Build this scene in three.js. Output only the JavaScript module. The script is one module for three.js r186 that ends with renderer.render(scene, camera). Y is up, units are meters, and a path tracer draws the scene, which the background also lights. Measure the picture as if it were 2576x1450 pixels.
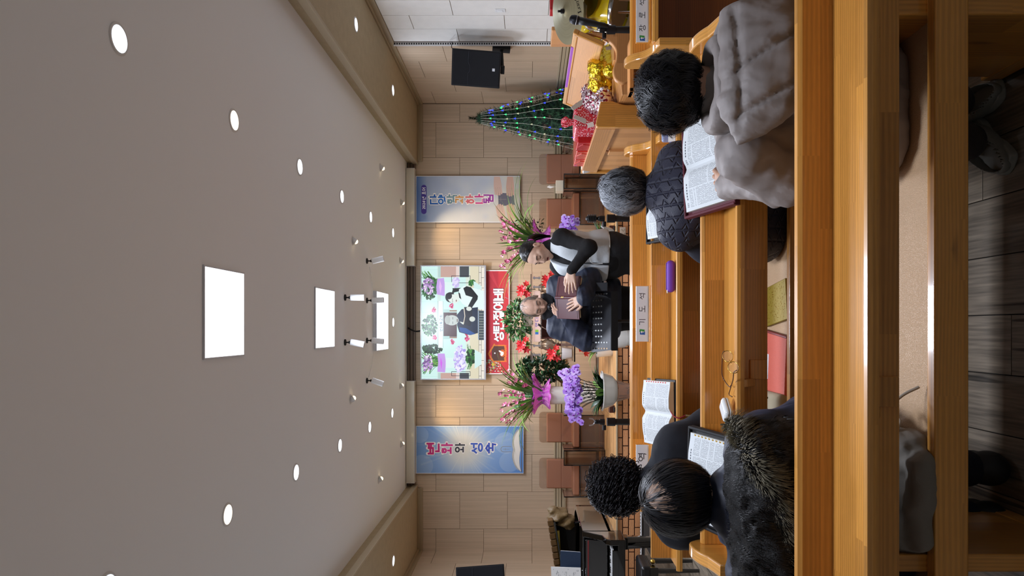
import * as THREE from 'three';
import { RoundedBoxGeometry } from 'three/addons/geometries/RoundedBoxGeometry.js';
import { mergeGeometries } from 'three/addons/utils/BufferGeometryUtils.js';
import { ImprovedNoise } from 'three/addons/math/ImprovedNoise.js';
import { RectAreaLightUniformsLib } from 'three/addons/lights/RectAreaLightUniformsLib.js';

// ---------- camera, exposure, large lights ----------
// The photograph was taken with the phone on its side: the picture's "up" is the hall's right-hand side (+x).
const IW = 2576, IH = 1450, F = 1750, VX = 1330, VY = 828, EYE = 1.5;   // focal length and vanishing point in picture pixels
const scene = new THREE.Scene();
const camera = new THREE.PerspectiveCamera(2 * Math.atan(IH / 2 / F) * 180 / Math.PI, IW / IH, 0.05, 60);
camera.position.set(0, EYE, 0);
camera.up.set(1, 0, 0);
camera.lookAt(0, EYE, -1);
camera.setViewOffset(IW, IH, IW / 2 - VX, IH / 2 - VY, IW, IH);
scene.add(camera);
const renderer = new THREE.WebGLRenderer({ antialias: true });
renderer.toneMapping = THREE.LinearToneMapping;
renderer.toneMappingExposure = 0.97;
renderer.shadowMap.enabled = true;
RectAreaLightUniformsLib.init();
scene.background = new THREE.Color(0.55, 0.7, 0.95);
const PANEL_POWER = 60, DISC_POWER = 115, SPOT_POWER = 4.5, DAY_POWER = 5;
const CEIL = 3.55, SOFFIT = 3.375, BACK = 11.77, XR = 3.83, XL = -3.77, TR = 2.80, TL = -2.655, REAR = 4.2, STAGE = 0.33, STAGE_Z = 9.31;

// ---------- helpers ----------
const V = (x, y, z) => new THREE.Vector3(x, y, z);
const at = (x, y, d) => [(VY - y) * d / F, EYE - (x - VX) * d / F, -d];       // picture pixel and distance -> metres
const atX = (y, d) => (VY - y) * d / F, atY = (x, d) => EYE - (x - VX) * d / F;
const rnd = (s) => () => { s = (s + 0x6d2b79f5) | 0; let t = Math.imul(s ^ (s >>> 15), 1 | s); t = (t + Math.imul(t ^ (t >>> 7), 61 | t)) ^ t; return ((t ^ (t >>> 14)) >>> 0) / 4294967296; };
const PN = new ImprovedNoise(), noise = (x, y = 0, z = 0) => PN.noise(x + 31.7, y + 17.3, z + 5.1);
const fbm = (x, y, z = 0, o = 4) => { let s = 0, a = 1, t = 0; for (let i = 0; i < o; i++) { s += a * noise(x, y, z + i * 7); t += a; a *= 0.5; x *= 2.03; y *= 2.03; z *= 2.03; } return s / t; };
const clamp = (x, a = 0, b = 1) => Math.min(b, Math.max(a, x)), lerp = (a, b, t) => a + (b - a) * t;
const smooth = (a, b, x) => { const t = clamp((x - a) / (b - a)); return t * t * (3 - 2 * t); };

const taken = {};
function numbered(n) { const k = taken[n] = (taken[n] ?? -1) + 1; return k ? `${n}_${String(k).padStart(3, '0')}` : n; }
function tag(o, label, category, group, kind) {
  if (label) o.userData.label = label;
  if (category) o.userData.category = category;
  if (group) o.userData.group = group;
  if (kind) o.userData.kind = kind;
  return o;
}
function thing(name, label, category, pos = [0, 0, 0], turn = 0, group) {
  const o = new THREE.Group(); o.name = numbered(name); o.position.set(...pos); o.rotation.y = turn; scene.add(o);
  return tag(o, label, category, group);
}
function part(parent, name, geo, mat, pos, rot) {
  const m = new THREE.Mesh(geo, mat); m.name = parent === scene ? numbered(name) : name;
  if (pos) m.position.set(...pos);
  if (rot) m.rotation.set(...rot);
  m.castShadow = m.receiveShadow = true; parent.add(m); return m;
}
function struct(name, geo, mat, pos) { const m = part(scene, name, geo, mat, pos); m.userData.kind = 'structure'; return m; }
const stuff = (m) => { m.userData.kind = 'stuff'; return m; };
function copy(o, label, pos, turn) { const c = o.clone(); c.name = numbered(o.name.replace(/_\d{3}$/, '')); c.userData = { ...o.userData, label }; c.position.set(...pos); if (turn !== undefined) c.rotation.y = turn; scene.add(c); return c; }

function uvBox(g, grain, off = 0) {                                            // metre uv from the flattest direction of each triangle
  if (g.index) g = g.toNonIndexed();
  const p = g.attributes.position, n = g.attributes.normal, uv = new Float32Array(p.count * 2), gi = { x: 0, y: 1, z: 2 }[grain];
  for (let t = 0; t < p.count; t += 3) {
    const s = [0, 0, 0];
    for (let i = t; i < t + 3; i++) { s[0] += n.getX(i); s[1] += n.getY(i); s[2] += n.getZ(i); }
    const k = s.map(Math.abs), ax = k[0] > k[1] && k[0] > k[2] ? 0 : k[1] > k[2] ? 1 : 2;
    let [a, b] = [[2, 1], [0, 2], [0, 1]][ax];
    if (gi === b) [a, b] = [b, a];
    for (let i = t; i < t + 3; i++) { const q = [p.getX(i), p.getY(i), p.getZ(i)]; uv[i * 2] = q[a] + off * 1.37; uv[i * 2 + 1] = q[b] + off * 0.731 + ax * 0.117; }
  }
  g.setAttribute('uv', new THREE.BufferAttribute(uv, 2));
  return g;
}
let boards = 0;
const box = (w, h, d, grain = 'x', r = 0) => uvBox(r ? new RoundedBoxGeometry(w, h, d, 2, Math.min(r, w / 2.01, h / 2.01, d / 2.01)) : new THREE.BoxGeometry(w, h, d), grain, ++boards * 0.37);
function put(g, x = 0, y = 0, z = 0, rx = 0, ry = 0, rz = 0) { if (rx) g.rotateX(rx); if (ry) g.rotateY(ry); if (rz) g.rotateZ(rz); return g.translate(x, y, z); }
function merge(list) {
  const col = list.some((g) => g.attributes.color);
  return mergeGeometries(list.map((g) => {
    g = g.index ? g.toNonIndexed() : g;
    for (const k of Object.keys(g.attributes)) if (!['position', 'normal', 'uv', 'color'].includes(k)) g.deleteAttribute(k);
    if (!g.attributes.uv) g.setAttribute('uv', new THREE.BufferAttribute(new Float32Array(g.attributes.position.count * 2), 2));
    if (col && !g.attributes.color) g.setAttribute('color', new THREE.BufferAttribute(new Float32Array(g.attributes.position.count * 3).fill(1), 3));
    return g;
  }));
}
const cyl = (r1, r2, h, s = 20) => new THREE.CylinderGeometry(r1, r2, h, s);
const ball = (r, a = 20, b = 14) => new THREE.SphereGeometry(r, a, b);
const lathe = (pts, s = 32) => new THREE.LatheGeometry(pts.map(([x, y]) => new THREE.Vector2(x, y)), s);
const curve = (pts) => new THREE.CatmullRomCurve3(pts.map((p) => V(...p)));
const tube = (pts, r, seg = 0, rad = 8, closed = false) => new THREE.TubeGeometry(new THREE.CatmullRomCurve3(pts.map((p) => V(...p)), closed), seg || pts.length * 4, r, rad, closed);
function rod(a, b, r1, r2 = r1, s = 12) {                                     // straight bar between two points
  const A = V(...a), B = V(...b), g = cyl(r2, r1, A.distanceTo(B), s);
  return g.applyQuaternion(new THREE.Quaternion().setFromUnitVectors(V(0, 1, 0), B.clone().sub(A).normalize())).translate(...A.add(B).multiplyScalar(0.5).toArray());
}
function outline(pts, curved) { const s = new THREE.Shape(); if (curved) { s.moveTo(...pts[0]); s.splineThru(pts.slice(1).map((p) => new THREE.Vector2(...p))); } else pts.forEach((p, i) => (i ? s.lineTo(...p) : s.moveTo(...p))); return s; }
const slab = (shape, depth, bevel = 0.003, grain = 'y', cs = 12) => uvBox(new THREE.ExtrudeGeometry(shape, { depth: depth - 2 * bevel, bevelEnabled: bevel > 0, bevelThickness: bevel, bevelSize: bevel, bevelOffset: -bevel, bevelSegments: 2, curveSegments: cs }).translate(0, 0, bevel), grain, ++boards * 0.37);
// a profile in (z, y), run along x and centred on it
const profileX = (pts, w, bevel = 0.003) => uvBox(slab(outline(pts.map(([z, y]) => [-z, y])), w, bevel, 'y').rotateY(Math.PI / 2).translate(-w / 2, 0, 0), 'x', ++boards * 0.37);

// ---------- textures ----------
function texture(w, h, fn, srgb = true, rep) {
  const d = new Uint8Array(w * h * 4);
  for (let y = 0, i = 0; y < h; y++) for (let x = 0; x < w; x++, i += 4) { const c = fn(x / w, y / h, x, y); if (c.length) { d[i] = clamp(c[0], 0, 255); d[i + 1] = clamp(c[1], 0, 255); d[i + 2] = clamp(c[2], 0, 255); } else d[i] = d[i + 1] = d[i + 2] = clamp(c, 0, 255); d[i + 3] = 255; }
  const t = new THREE.DataTexture(d, w, h); t.magFilter = THREE.LinearFilter; t.minFilter = THREE.LinearMipmapLinearFilter; t.generateMipmaps = true;
  t.wrapS = t.wrapT = THREE.MirroredRepeatWrapping; if (srgb) t.colorSpace = THREE.SRGBColorSpace; if (rep) t.repeat.set(1 / rep[0], 1 / rep[1]); t.needsUpdate = true; return t;
}
function drawn(w, h, fn) { const c = document.createElement('canvas'); c.width = w; c.height = h; const x = c.getContext('2d'); fn(x, w, h); const t = new THREE.CanvasTexture(c); t.colorSpace = THREE.SRGBColorSpace; t.wrapS = t.wrapT = THREE.ClampToEdgeWrapping; return t; }
const std = (color, roughness = 0.6, extra = {}) => new THREE.MeshPhysicalMaterial({ color, roughness, ...extra });

function woodTexture(base, vary, stave, jointLen, seed, streak = 1) {         // glued staves with fine grain running along u
  const r = rnd(seed), tone = Array.from({ length: 64 }, () => r()), off = Array.from({ length: 64 }, () => r()), W = 1024, H = 512, LU = 1.6, LV = 0.64;
  return texture(W, H, (u, v) => {
    const U = u * LU, Vv = v * LV, k = Math.floor(Vv / stave), j = Math.floor(U / jointLen + off[k % 64]), t = tone[(k * 7 + j * 3) % 64], fv = Vv / stave - k;
    const wob = 0.012 * noise(U * 1.3, Vv * 6, k);
    const ring = Math.sin((Vv + wob) * 520 + 9 * noise(U * 0.8, Vv * 14, k * 3 + j)), fine = noise(U * 9, Vv * 900, 3) * 0.7 + noise(U * 30, Vv * 300, 8) * 0.4;
    const knot = smooth(0.60, 0.72, noise(U * 3.1 + j * 3, Vv * 13, 40 + k));
    const g = (t - 0.5) * vary + streak * (ring * 0.045 + fine * 0.075) - knot * 0.28 - (fv < 0.012 ? 0.06 : 0);
    return [base[0] * (1 + g), base[1] * (1 + g * 1.12), base[2] * (1 + g * 1.3)];
  }, true, [LU, LV]);
}
const TX = {
  pine: woodTexture([214, 150, 68], 0.16, 0.08, 0.55, 3),
  pineLight: woodTexture([204, 146, 90], 0.14, 0.1, 0.7, 9, 0.9),
  stage: woodTexture([205, 160, 108], 0.16, 0.09, 0.5, 12, 0.8),
  panel: texture(512, 1024, (u, v) => { const g = 0.055 * noise(u * 46, v * 1.1, 2) + 0.07 * noise(u * 150, v * 1.8, 7) + 0.05 * noise(u * 7, v * 0.6, 9) + 0.03 * noise(u * 400, v * 9, 3); return [192 * (1 + g), 170 * (1 + g), 144 * (1 + g * 1.1)]; }, true, [1.2, 2.4]),
  cream: texture(512, 512, (u, v) => { const g = 0.035 * fbm(u * 90, v * 90, 1, 3) + 0.02 * noise(u * 9, v * 9); return [236 * (1 + g), 234 * (1 + g), 228 * (1 + g)]; }, true, [1, 1]),
  soffit: texture(512, 512, (u, v) => { const g = 0.10 * fbm(u * 120, v * 120, 1, 3) + 0.03 * noise(u * 12, v * 12); return [176 * (1 + g), 160 * (1 + g), 130 * (1 + g)]; }, true, [1, 1]),
  floor: texture(1024, 1024, (u, v) => {
    const U = u * 1.4, Vv = v * 0.8, g = 0.20 * noise(U * 2.6, Vv * 26, 1) + 0.22 * noise(U * 6, Vv * 120, 2) + 0.12 * noise(U * 14, Vv * 420, 3);
    const crack = smooth(0.42, 0.62, noise(U * 1.7, Vv * 44, 21)) * 0.45;
    const b = 1 + g - crack; return [134 * b, 122 * b, 106 * b];
  }, true, [1.4, 0.8]),
  weave: texture(256, 256, (u, v, x, y) => 128 + 55 * Math.sin(x * Math.PI / 4) * Math.sin(y * Math.PI / 4) + 40 * noise(u * 60, v * 60), false, [0.05, 0.05]),
  cloth: texture(256, 256, (u, v) => 128 + 110 * fbm(u * 40, v * 40, 2, 3), false, [0.12, 0.12]),
  leather: texture(512, 512, (u, v) => { const a = Math.abs(fbm(u * 34, v * 34, 4, 3)); return 60 + 190 * smooth(0, 0.22, a); }, false, [0.16, 0.16]),
  crumple: texture(512, 512, (u, v) => 128 + 240 * (Math.abs(fbm(u * 7, v * 7, 3, 4)) - 0.22), false, [0.22, 0.22]),
  brick: texture(256, 128, (u, v) => { const c = Math.abs(Math.sin(14 * (v + 0.25 * noise(u * 3, v * 2, 5)) + 5 * noise(u * 2.2, v * 2.2, 1))); const g = -0.12 * smooth(0.86, 1, c) + 0.07 * noise(u * 20, v * 20); return [238 * (1 + g), 170 * (1 + g), 116 * (1 + g)]; }, true, [0.22, 0.075]),
};
const M = {
  pine: std(0xffffff, 0.30, { map: TX.pine, clearcoat: 0.7, clearcoatRoughness: 0.09 }),
  pineLight: std(0xffffff, 0.38, { map: TX.pineLight, clearcoat: 0.4, clearcoatRoughness: 0.2 }),
  stage: std(0xffffff, 0.35, { map: TX.stage }),
  panel: std(0xffffff, 0.62, { map: TX.panel }),
  panelJoint: std(0x8d7a66, 0.8),
  white: std(0xeceeee, 0.6),
  whitePanel: std(0xffffff, 0.7, { map: TX.cream }),
  ceiling: std(0xeef1f4, 0.9),
  soffit: std(0xffffff, 0.8, { map: TX.soffit }),
  trim: std(0xa39173, 0.5),
  trimLight: std(0xb3a488, 0.5),
  floor: std(0xffffff, 0.42, { map: TX.floor, bumpMap: TX.floor, bumpScale: 0.001 }),
  black: std(0x0c0c0e, 0.45), blackGloss: std(0x050506, 0.12, { clearcoat: 1, clearcoatRoughness: 0.03 }), blackMatt: std(0x141416, 0.8), darkSteel: std(0x1a1b20, 0.4, { metalness: 0.4 }),
  chrome: std(0xd8dade, 0.14, { metalness: 1 }), brass: std(0xd9b458, 0.25, { metalness: 1 }), silver: std(0xb9bbc0, 0.35, { metalness: 0.8 }),
  acrylic: std(0xf4ece4, 0.04, { transmission: 0.92, thickness: 0, ior: 1.45 }),
  smoked: std(0xe6dacf, 0.05, { transmission: 0.93, thickness: 0, ior: 1.45 }),
  paper: std(0xf2f3f2, 0.8), plasticWhite: std(0xe9eaea, 0.35), ceramic: std(0xe8ebea, 0.16, { clearcoat: 0.6 }),
  tan: std(0x96644a, 0.38, { bumpMap: TX.leather, bumpScale: 0.0006 }),
  hide: std(0xc3a27e, 0.45, { bumpMap: TX.leather, bumpScale: 0.0012 }),
  leaf: std(0x2f5a22, 0.45, { side: THREE.DoubleSide }), leafLight: std(0x74963a, 0.5, { side: THREE.DoubleSide }), leafDark: std(0x1b3a22, 0.5, { side: THREE.DoubleSide }), stem: std(0x3a4a22, 0.6),
  soil: std(0x2a2018, 0.95),
};

// ---------- surfaces from distance fields ----------
const sub = (a, b) => [a[0] - b[0], a[1] - b[1], a[2] - b[2]], dot = (a, b) => a[0] * b[0] + a[1] * b[1] + a[2] * b[2], add = (a, b, k = 1) => [a[0] + b[0] * k, a[1] + b[1] * k, a[2] + b[2] * k];
const mix = (a, b, t) => [lerp(a[0], b[0], t), lerp(a[1], b[1], t), lerp(a[2], b[2], t)];
const smin = (a, b, k) => { const h = Math.max(k - Math.abs(a - b), 0) / k; return Math.min(a, b) - h * h * k * 0.25; };
const smax = (a, b, k) => -smin(-a, -b, k);
const ell = (x, y, z, c, r) => { const a = (x - c[0]) / r[0], b = (y - c[1]) / r[1], d = (z - c[2]) / r[2], k = Math.hypot(a, b, d); return (k - 1) * Math.min(r[0], r[1], r[2]) * (k < 1 ? 1 : 1.0 + 0.0 * k); };
function cone(x, y, z, a, b, ra, rb) { const dx = b[0] - a[0], dy = b[1] - a[1], dz = b[2] - a[2], L = dx * dx + dy * dy + dz * dz || 1e-9, t = clamp(((x - a[0]) * dx + (y - a[1]) * dy + (z - a[2]) * dz) / L); return Math.hypot(x - a[0] - dx * t, y - a[1] - dy * t, z - a[2] - dz * t) - ra - (rb - ra) * t; }
const bonesField = (bones, k, grow = 0) => (x, y, z) => { let d = 1e3; for (const b of bones) d = smin(d, cone(x, y, z, b[0], b[1], b[2], b[3]), b[4] ?? k); return d - grow; };
const boundsOf = (bones, pad) => { const lo = [9, 9, 9], hi = [-9, -9, -9]; for (const b of bones) for (const p of [b[0], b[1]]) for (let i = 0; i < 3; i++) { lo[i] = Math.min(lo[i], p[i] - Math.max(b[2], b[3]) - pad); hi[i] = Math.max(hi[i], p[i] + Math.max(b[2], b[3]) + pad); } return [lo, hi]; };
function surf(f, lo, hi, c, tint) {                                           // surface nets
  const n = [0, 1, 2].map((i) => Math.ceil((hi[i] - lo[i]) / c) + 2), [nx, ny, nz] = n, F0 = new Float32Array(nx * ny * nz), id = new Int32Array(nx * ny * nz).fill(-1), sx = 1, sy = nx, sz = nx * ny;
  for (let k = 0, q = 0; k < nz; k++) for (let j = 0; j < ny; j++) for (let i = 0; i < nx; i++, q++) F0[q] = f(lo[0] + i * c, lo[1] + j * c, lo[2] + k * c);
  const P = [], I = [];
  const E = [[0, 0, 0, 1, 0, 0], [0, 1, 0, 1, 1, 0], [0, 0, 1, 1, 0, 1], [0, 1, 1, 1, 1, 1], [0, 0, 0, 0, 1, 0], [1, 0, 0, 1, 1, 0], [0, 0, 1, 0, 1, 1], [1, 0, 1, 1, 1, 1], [0, 0, 0, 0, 0, 1], [1, 0, 0, 1, 0, 1], [0, 1, 0, 0, 1, 1], [1, 1, 0, 1, 1, 1]].map((e) => [e, e[0] * sx + e[1] * sy + e[2] * sz, e[3] * sx + e[4] * sy + e[5] * sz]);
  for (let k = 0; k < nz - 1; k++) for (let j = 0; j < ny - 1; j++) for (let i = 0; i < nx - 1; i++) {
    const q = i + j * sy + k * sz; let m = 0, X = 0, Y = 0, Z = 0;
    for (const [e, o1, o2] of E) { const a = F0[q + o1], b = F0[q + o2]; if ((a < 0) !== (b < 0)) { const t = a / (a - b); X += e[0] + (e[3] - e[0]) * t; Y += e[1] + (e[4] - e[1]) * t; Z += e[2] + (e[5] - e[2]) * t; m++; } }
    if (m) { id[q] = P.length / 3; P.push(lo[0] + (i + X / m) * c, lo[1] + (j + Y / m) * c, lo[2] + (k + Z / m) * c); }
  }
  const quad = (a, b, d, e, flip) => { if (a < 0 || b < 0 || d < 0 || e < 0) return; flip ? I.push(a, d, b, a, e, d) : I.push(a, b, d, a, d, e); };
  for (let k = 1; k < nz - 1; k++) for (let j = 1; j < ny - 1; j++) for (let i = 1; i < nx - 1; i++) {
    const q = i + j * sy + k * sz, a = F0[q] < 0;
    if (a !== F0[q + sx] < 0) quad(id[q], id[q - sy], id[q - sy - sz], id[q - sz], a === false ? false : true);
    if (a !== F0[q + sy] < 0) quad(id[q], id[q - sz], id[q - sz - sx], id[q - sx], a === false ? false : true);
    if (a !== F0[q + sz] < 0) quad(id[q], id[q - sx], id[q - sx - sy], id[q - sy], a === false ? false : true);
  }
  const g = new THREE.BufferGeometry();
  g.setAttribute('position', new THREE.BufferAttribute(new Float32Array(P), 3)); g.setIndex(I); g.computeVertexNormals();
  { // the way round is checked once against the field
    const nn = g.attributes.normal; let s = 0; for (let i = 0; i < P.length / 3; i += 37) s += f(P[i * 3] + nn.getX(i) * c, P[i * 3 + 1] + nn.getY(i) * c, P[i * 3 + 2] + nn.getZ(i) * c) > 0 ? 1 : -1;
    if (s < 0) { for (let i = 0; i < I.length; i += 3) [I[i], I[i + 1]] = [I[i + 1], I[i]]; g.setIndex(I); g.computeVertexNormals(); }
  }
  if (tint) { const C = new Float32Array(P.length); for (let i = 0; i < P.length; i += 3) { const t = tint(P[i], P[i + 1], P[i + 2]); C[i] = t[0]; C[i + 1] = t[1]; C[i + 2] = t[2]; } g.setAttribute('color', new THREE.BufferAttribute(C, 3)); }
  return uvBox(g);
}
const lin = (hex) => { const c = new THREE.Color(hex); return [c.r, c.g, c.b]; };
// ribbons and thin tubes for hair, fur, blades
function ribbons(list, tints) {                                               // list of { p: points, w: width, n: outward normals, c: colour }
  const P = [], N = [], C = [], I = [];
  for (const s of list) {
    const b = P.length / 3, m = s.p.length;
    for (let i = 0; i < m; i++) {
      const q = s.p[i], t = sub(s.p[Math.min(i + 1, m - 1)], s.p[Math.max(i - 1, 0)]), n = s.n[i];
      let w = [t[1] * n[2] - t[2] * n[1], t[2] * n[0] - t[0] * n[2], t[0] * n[1] - t[1] * n[0]]; const L = Math.hypot(...w) || 1, ww = s.w * (i === m - 1 ? 0.15 : 1 - 0.35 * i / m) / L / 2;
      P.push(...add(q, w, ww), ...add(q, w, -ww)); const k = 0.35 / L; N.push(...add(n, w, k), ...add(n, w, -k));
      C.push(...s.c, ...s.c); if (i) { const o = b + i * 2; I.push(o - 2, o, o - 1, o - 1, o, o + 1); }
    }
  }
  const g = new THREE.BufferGeometry();
  g.setAttribute('position', new THREE.BufferAttribute(new Float32Array(P), 3)); g.setAttribute('normal', new THREE.BufferAttribute(new Float32Array(N), 3)); g.setAttribute('color', new THREE.BufferAttribute(new Float32Array(C), 3)); g.setIndex(I);
  return g;
}
function strands(list) {                                                      // three-sided tapering tubes { p, w, c }
  const P = [], N = [], C = [], I = [];
  for (const s of list) {
    const b = P.length / 3, m = s.p.length;
    for (let i = 0; i < m; i++) {
      const q = s.p[i], t = V(...sub(s.p[Math.min(i + 1, m - 1)], s.p[Math.max(i - 1, 0)])).normalize(), u = V(0.31, 0.92, 0.17).cross(t).normalize(), v = t.clone().cross(u), r = s.w * (i === m - 1 ? 0.2 : 1);
      for (let k = 0; k < 3; k++) { const a = k * 2.0944, x = Math.cos(a), y = Math.sin(a), n = [u.x * x + v.x * y, u.y * x + v.y * y, u.z * x + v.z * y]; P.push(...add(q, n, r)); N.push(...n); C.push(...s.c); }
      if (i) for (let k = 0; k < 3; k++) { const o = b + i * 3, a = o - 3 + k, c = o - 3 + (k + 1) % 3, d = o + k, e = o + (k + 1) % 3; I.push(a, c, d, c, e, d); }
    }
  }
  const g = new THREE.BufferGeometry();
  g.setAttribute('position', new THREE.BufferAttribute(new Float32Array(P), 3)); g.setAttribute('normal', new THREE.BufferAttribute(new Float32Array(N), 3)); g.setAttribute('color', new THREE.BufferAttribute(new Float32Array(C), 3)); g.setIndex(I);
  return g;
}
function blade(len, wid, bend, fold = 0.25, seg = 8, shape = (t) => Math.sin(Math.PI * (0.08 + 0.92 * t) ** 0.8) ) { // a leaf from the origin, rising along +y and bending to +z
  const P = [], uv = [], I = []; let y = 0, z = 0;
  for (let i = 0; i <= seg; i++) {
    const t = i / seg, a = bend * t, w = Math.max(0.0008, wid / 2 * shape(t));
    if (i) { y += Math.cos(a) * len / seg; z += Math.sin(a) * len / seg; }
    const cx = Math.cos(a), sx = Math.sin(a);
    P.push(-w, y - fold * w * sx, z + fold * w * cx, 0, y, z, w, y - fold * w * sx, z + fold * w * cx); uv.push(0, t, 0.5, t, 1, t);
    if (i) { const o = i * 3; I.push(o - 3, o - 2, o, o - 2, o + 1, o, o - 2, o - 1, o + 1, o - 1, o + 2, o + 1); }
  }
  const g = new THREE.BufferGeometry(); g.setAttribute('position', new THREE.BufferAttribute(new Float32Array(P), 3)); g.setAttribute('uv', new THREE.BufferAttribute(new Float32Array(uv), 2)); g.setIndex(I); g.computeVertexNormals(); return g;
}

// ---------- Korean lettering from strokes ----------
const JAMO = {
  'ㄱ': [[0, 0, 1, 0, 0.9, 1]], 'ㄴ': [[0, 0, 0, 1, 1, 1]], 'ㄷ': [[1, 0, 0, 0, 0, 1, 1, 1]], 'ㄹ': [[0, 0, 1, 0, 1, 0.5, 0, 0.5, 0, 1, 1, 1]], 'ㅁ': [[0, 0, 1, 0, 1, 1, 0, 1, 0, 0]], 'ㅂ': [[0, 0, 0, 1, 1, 1, 1, 0], [0, 0.5, 1, 0.5]],
  'ㅅ': [[0.5, 0, 0.42, 0.45, 0, 1], [0.48, 0.35, 1, 1]], 'ㅇ': ['o'], 'ㅈ': [[0.05, 0, 0.95, 0, 0.5, 0.45, 0, 1], [0.55, 0.45, 1, 1]], 'ㅌ': [[1, 0, 0, 0, 0, 1, 1, 1], [0, 0.5, 0.95, 0.5]], 'ㅍ': [[0, 0, 1, 0], [0.3, 0, 0.3, 1], [0.7, 0, 0.7, 1], [0, 1, 1, 1]], 'ㅎ': [[0.5, -0.08, 0.5, 0.14], [0, 0.2, 1, 0.2], 'h'],
  'ㄸ': [[0.42, 0, 0, 0, 0, 1, 0.42, 1], [1, 0, 0.58, 0, 0.58, 1, 1, 1]], 'ㄲ': [[0, 0, 0.42, 0, 0.4, 1], [0.58, 0, 1, 0, 0.98, 1]],
  'ㅏ': [[0.3, 0, 0.3, 1], [0.3, 0.48, 1, 0.48]], 'ㅑ': [[0.3, 0, 0.3, 1], [0.3, 0.35, 1, 0.35], [0.3, 0.62, 1, 0.62]], 'ㅓ': [[0.75, 0, 0.75, 1], [0, 0.45, 0.75, 0.45]], 'ㅕ': [[0.75, 0, 0.75, 1], [0, 0.32, 0.75, 0.32], [0, 0.6, 0.75, 0.6]], 'ㅣ': [[0.6, 0, 0.6, 1]],
  'ㅐ': [[0.25, 0, 0.25, 1], [0.9, 0, 0.9, 1], [0.25, 0.5, 0.9, 0.5]], 'ㅖ': [[0.5, 0, 0.5, 1], [0.95, 0, 0.95, 1], [0, 0.32, 0.5, 0.32], [0, 0.6, 0.5, 0.6]],
  'ㅗ': [[0, 0.85, 1, 0.85], [0.5, 0.1, 0.5, 0.85]], 'ㅛ': [[0, 0.85, 1, 0.85], [0.33, 0.1, 0.33, 0.85], [0.67, 0.1, 0.67, 0.85]], 'ㅜ': [[0, 0.15, 1, 0.15], [0.5, 0.15, 0.5, 1]], 'ㅠ': [[0, 0.15, 1, 0.15], [0.33, 0.15, 0.33, 1], [0.67, 0.15, 0.67, 1]], 'ㅡ': [[0, 0.5, 1, 0.5]],
};
const CHO = [...'ㄱㄲㄴㄷㄸㄹㅁㅂㅃㅅㅆㅇㅈㅉㅊㅋㅌㅍㅎ'], JUNG = 'ㅏ,ㅐ,ㅑ,ㅒ,ㅓ,ㅔ,ㅕ,ㅖ,ㅗ,ㅗㅏ,ㅗㅐ,ㅗㅣ,ㅛ,ㅜ,ㅜㅓ,ㅜㅔ,ㅜㅣ,ㅠ,ㅡ,ㅡㅣ,ㅣ'.split(','), JONG = ['', 'ㄱ', 'ㄲ', '', 'ㄴ', '', '', 'ㄷ', 'ㄹ', '', '', '', '', '', '', '', 'ㅁ', 'ㅂ', '', 'ㅅ', '', 'ㅇ', 'ㅈ', '', '', 'ㅌ', 'ㅍ', 'ㅎ'];
function hangul(c, ch, x, y, s, color, lw = 0.12, halo, haloW = 0) {          // one syllable in the box (x, y, s, s)
  const k = ch.charCodeAt(0) - 0xac00; if (k < 0 || k > 11171) return;
  const a = CHO[Math.floor(k / 588)], b = JUNG[Math.floor(k % 588 / 28)], d = JONG[k % 28], m = 0.08, list = [];
  const B = (l, t, r, bt) => [l, t, r - l, bt - t], low = d ? 0.6 : 0.95, horiz = 'ㅗㅛㅜㅠㅡ'.includes(b[0]);
  if (horiz && b.length === 1) { list.push([a, B(0.22, m, 0.78, d ? 0.3 : 0.46)], [b, B(0.05, d ? 0.34 : 0.5, 0.95, d ? 0.6 : 0.95)]); }
  else if (horiz) { list.push([a, B(0.1, m, 0.52, d ? 0.3 : 0.42)], [b[0], B(0.04, d ? 0.34 : 0.48, 0.6, d ? 0.58 : 0.86)], [b[1], B(0.68, 0.02, 0.97, d ? 0.62 : 0.98)]); }
  else list.push([a, B(0.06, m + 0.03, 0.5, d ? 0.52 : 0.82)], [b, B('ㅓㅕㅖ'.includes(b) ? 0.46 : 0.6, 0.02, 0.97, d ? 0.6 : 0.98)]);
  if (d) list.push([d, B(0.24, 0.68, 0.84, 0.96)]);
  const path = () => {
    c.beginPath();
    for (const [j, [l, t, w, h]] of list) for (const st of JAMO[j] ?? []) {
      const X = (u) => x + (l + u * w) * s, Y = (v) => y + (t + v * h) * s;
      if (st === 'o') { c.moveTo(X(1), Y(0.5)); c.ellipse(X(0.5), Y(0.5), w * s / 2, h * s / 2, 0, 0, 7); }
      else if (st === 'h') { c.moveTo(X(0.85), Y(0.68)); c.ellipse(X(0.5), Y(0.68), w * s * 0.35, h * s * 0.32, 0, 0, 7); }
      else for (let i = 0; i < st.length; i += 2) i ? c.lineTo(X(st[i]), Y(st[i + 1])) : c.moveTo(X(st[i]), Y(st[i + 1]));
    }
  };
  c.lineJoin = 'miter'; c.lineCap = 'butt';
  if (halo) { c.strokeStyle = halo; c.lineWidth = (lw + haloW) * s; c.lineJoin = c.lineCap = 'round'; path(); c.stroke(); c.lineJoin = 'miter'; c.lineCap = 'butt'; }
  c.strokeStyle = color; c.lineWidth = lw * s; path(); c.stroke();
}
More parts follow.
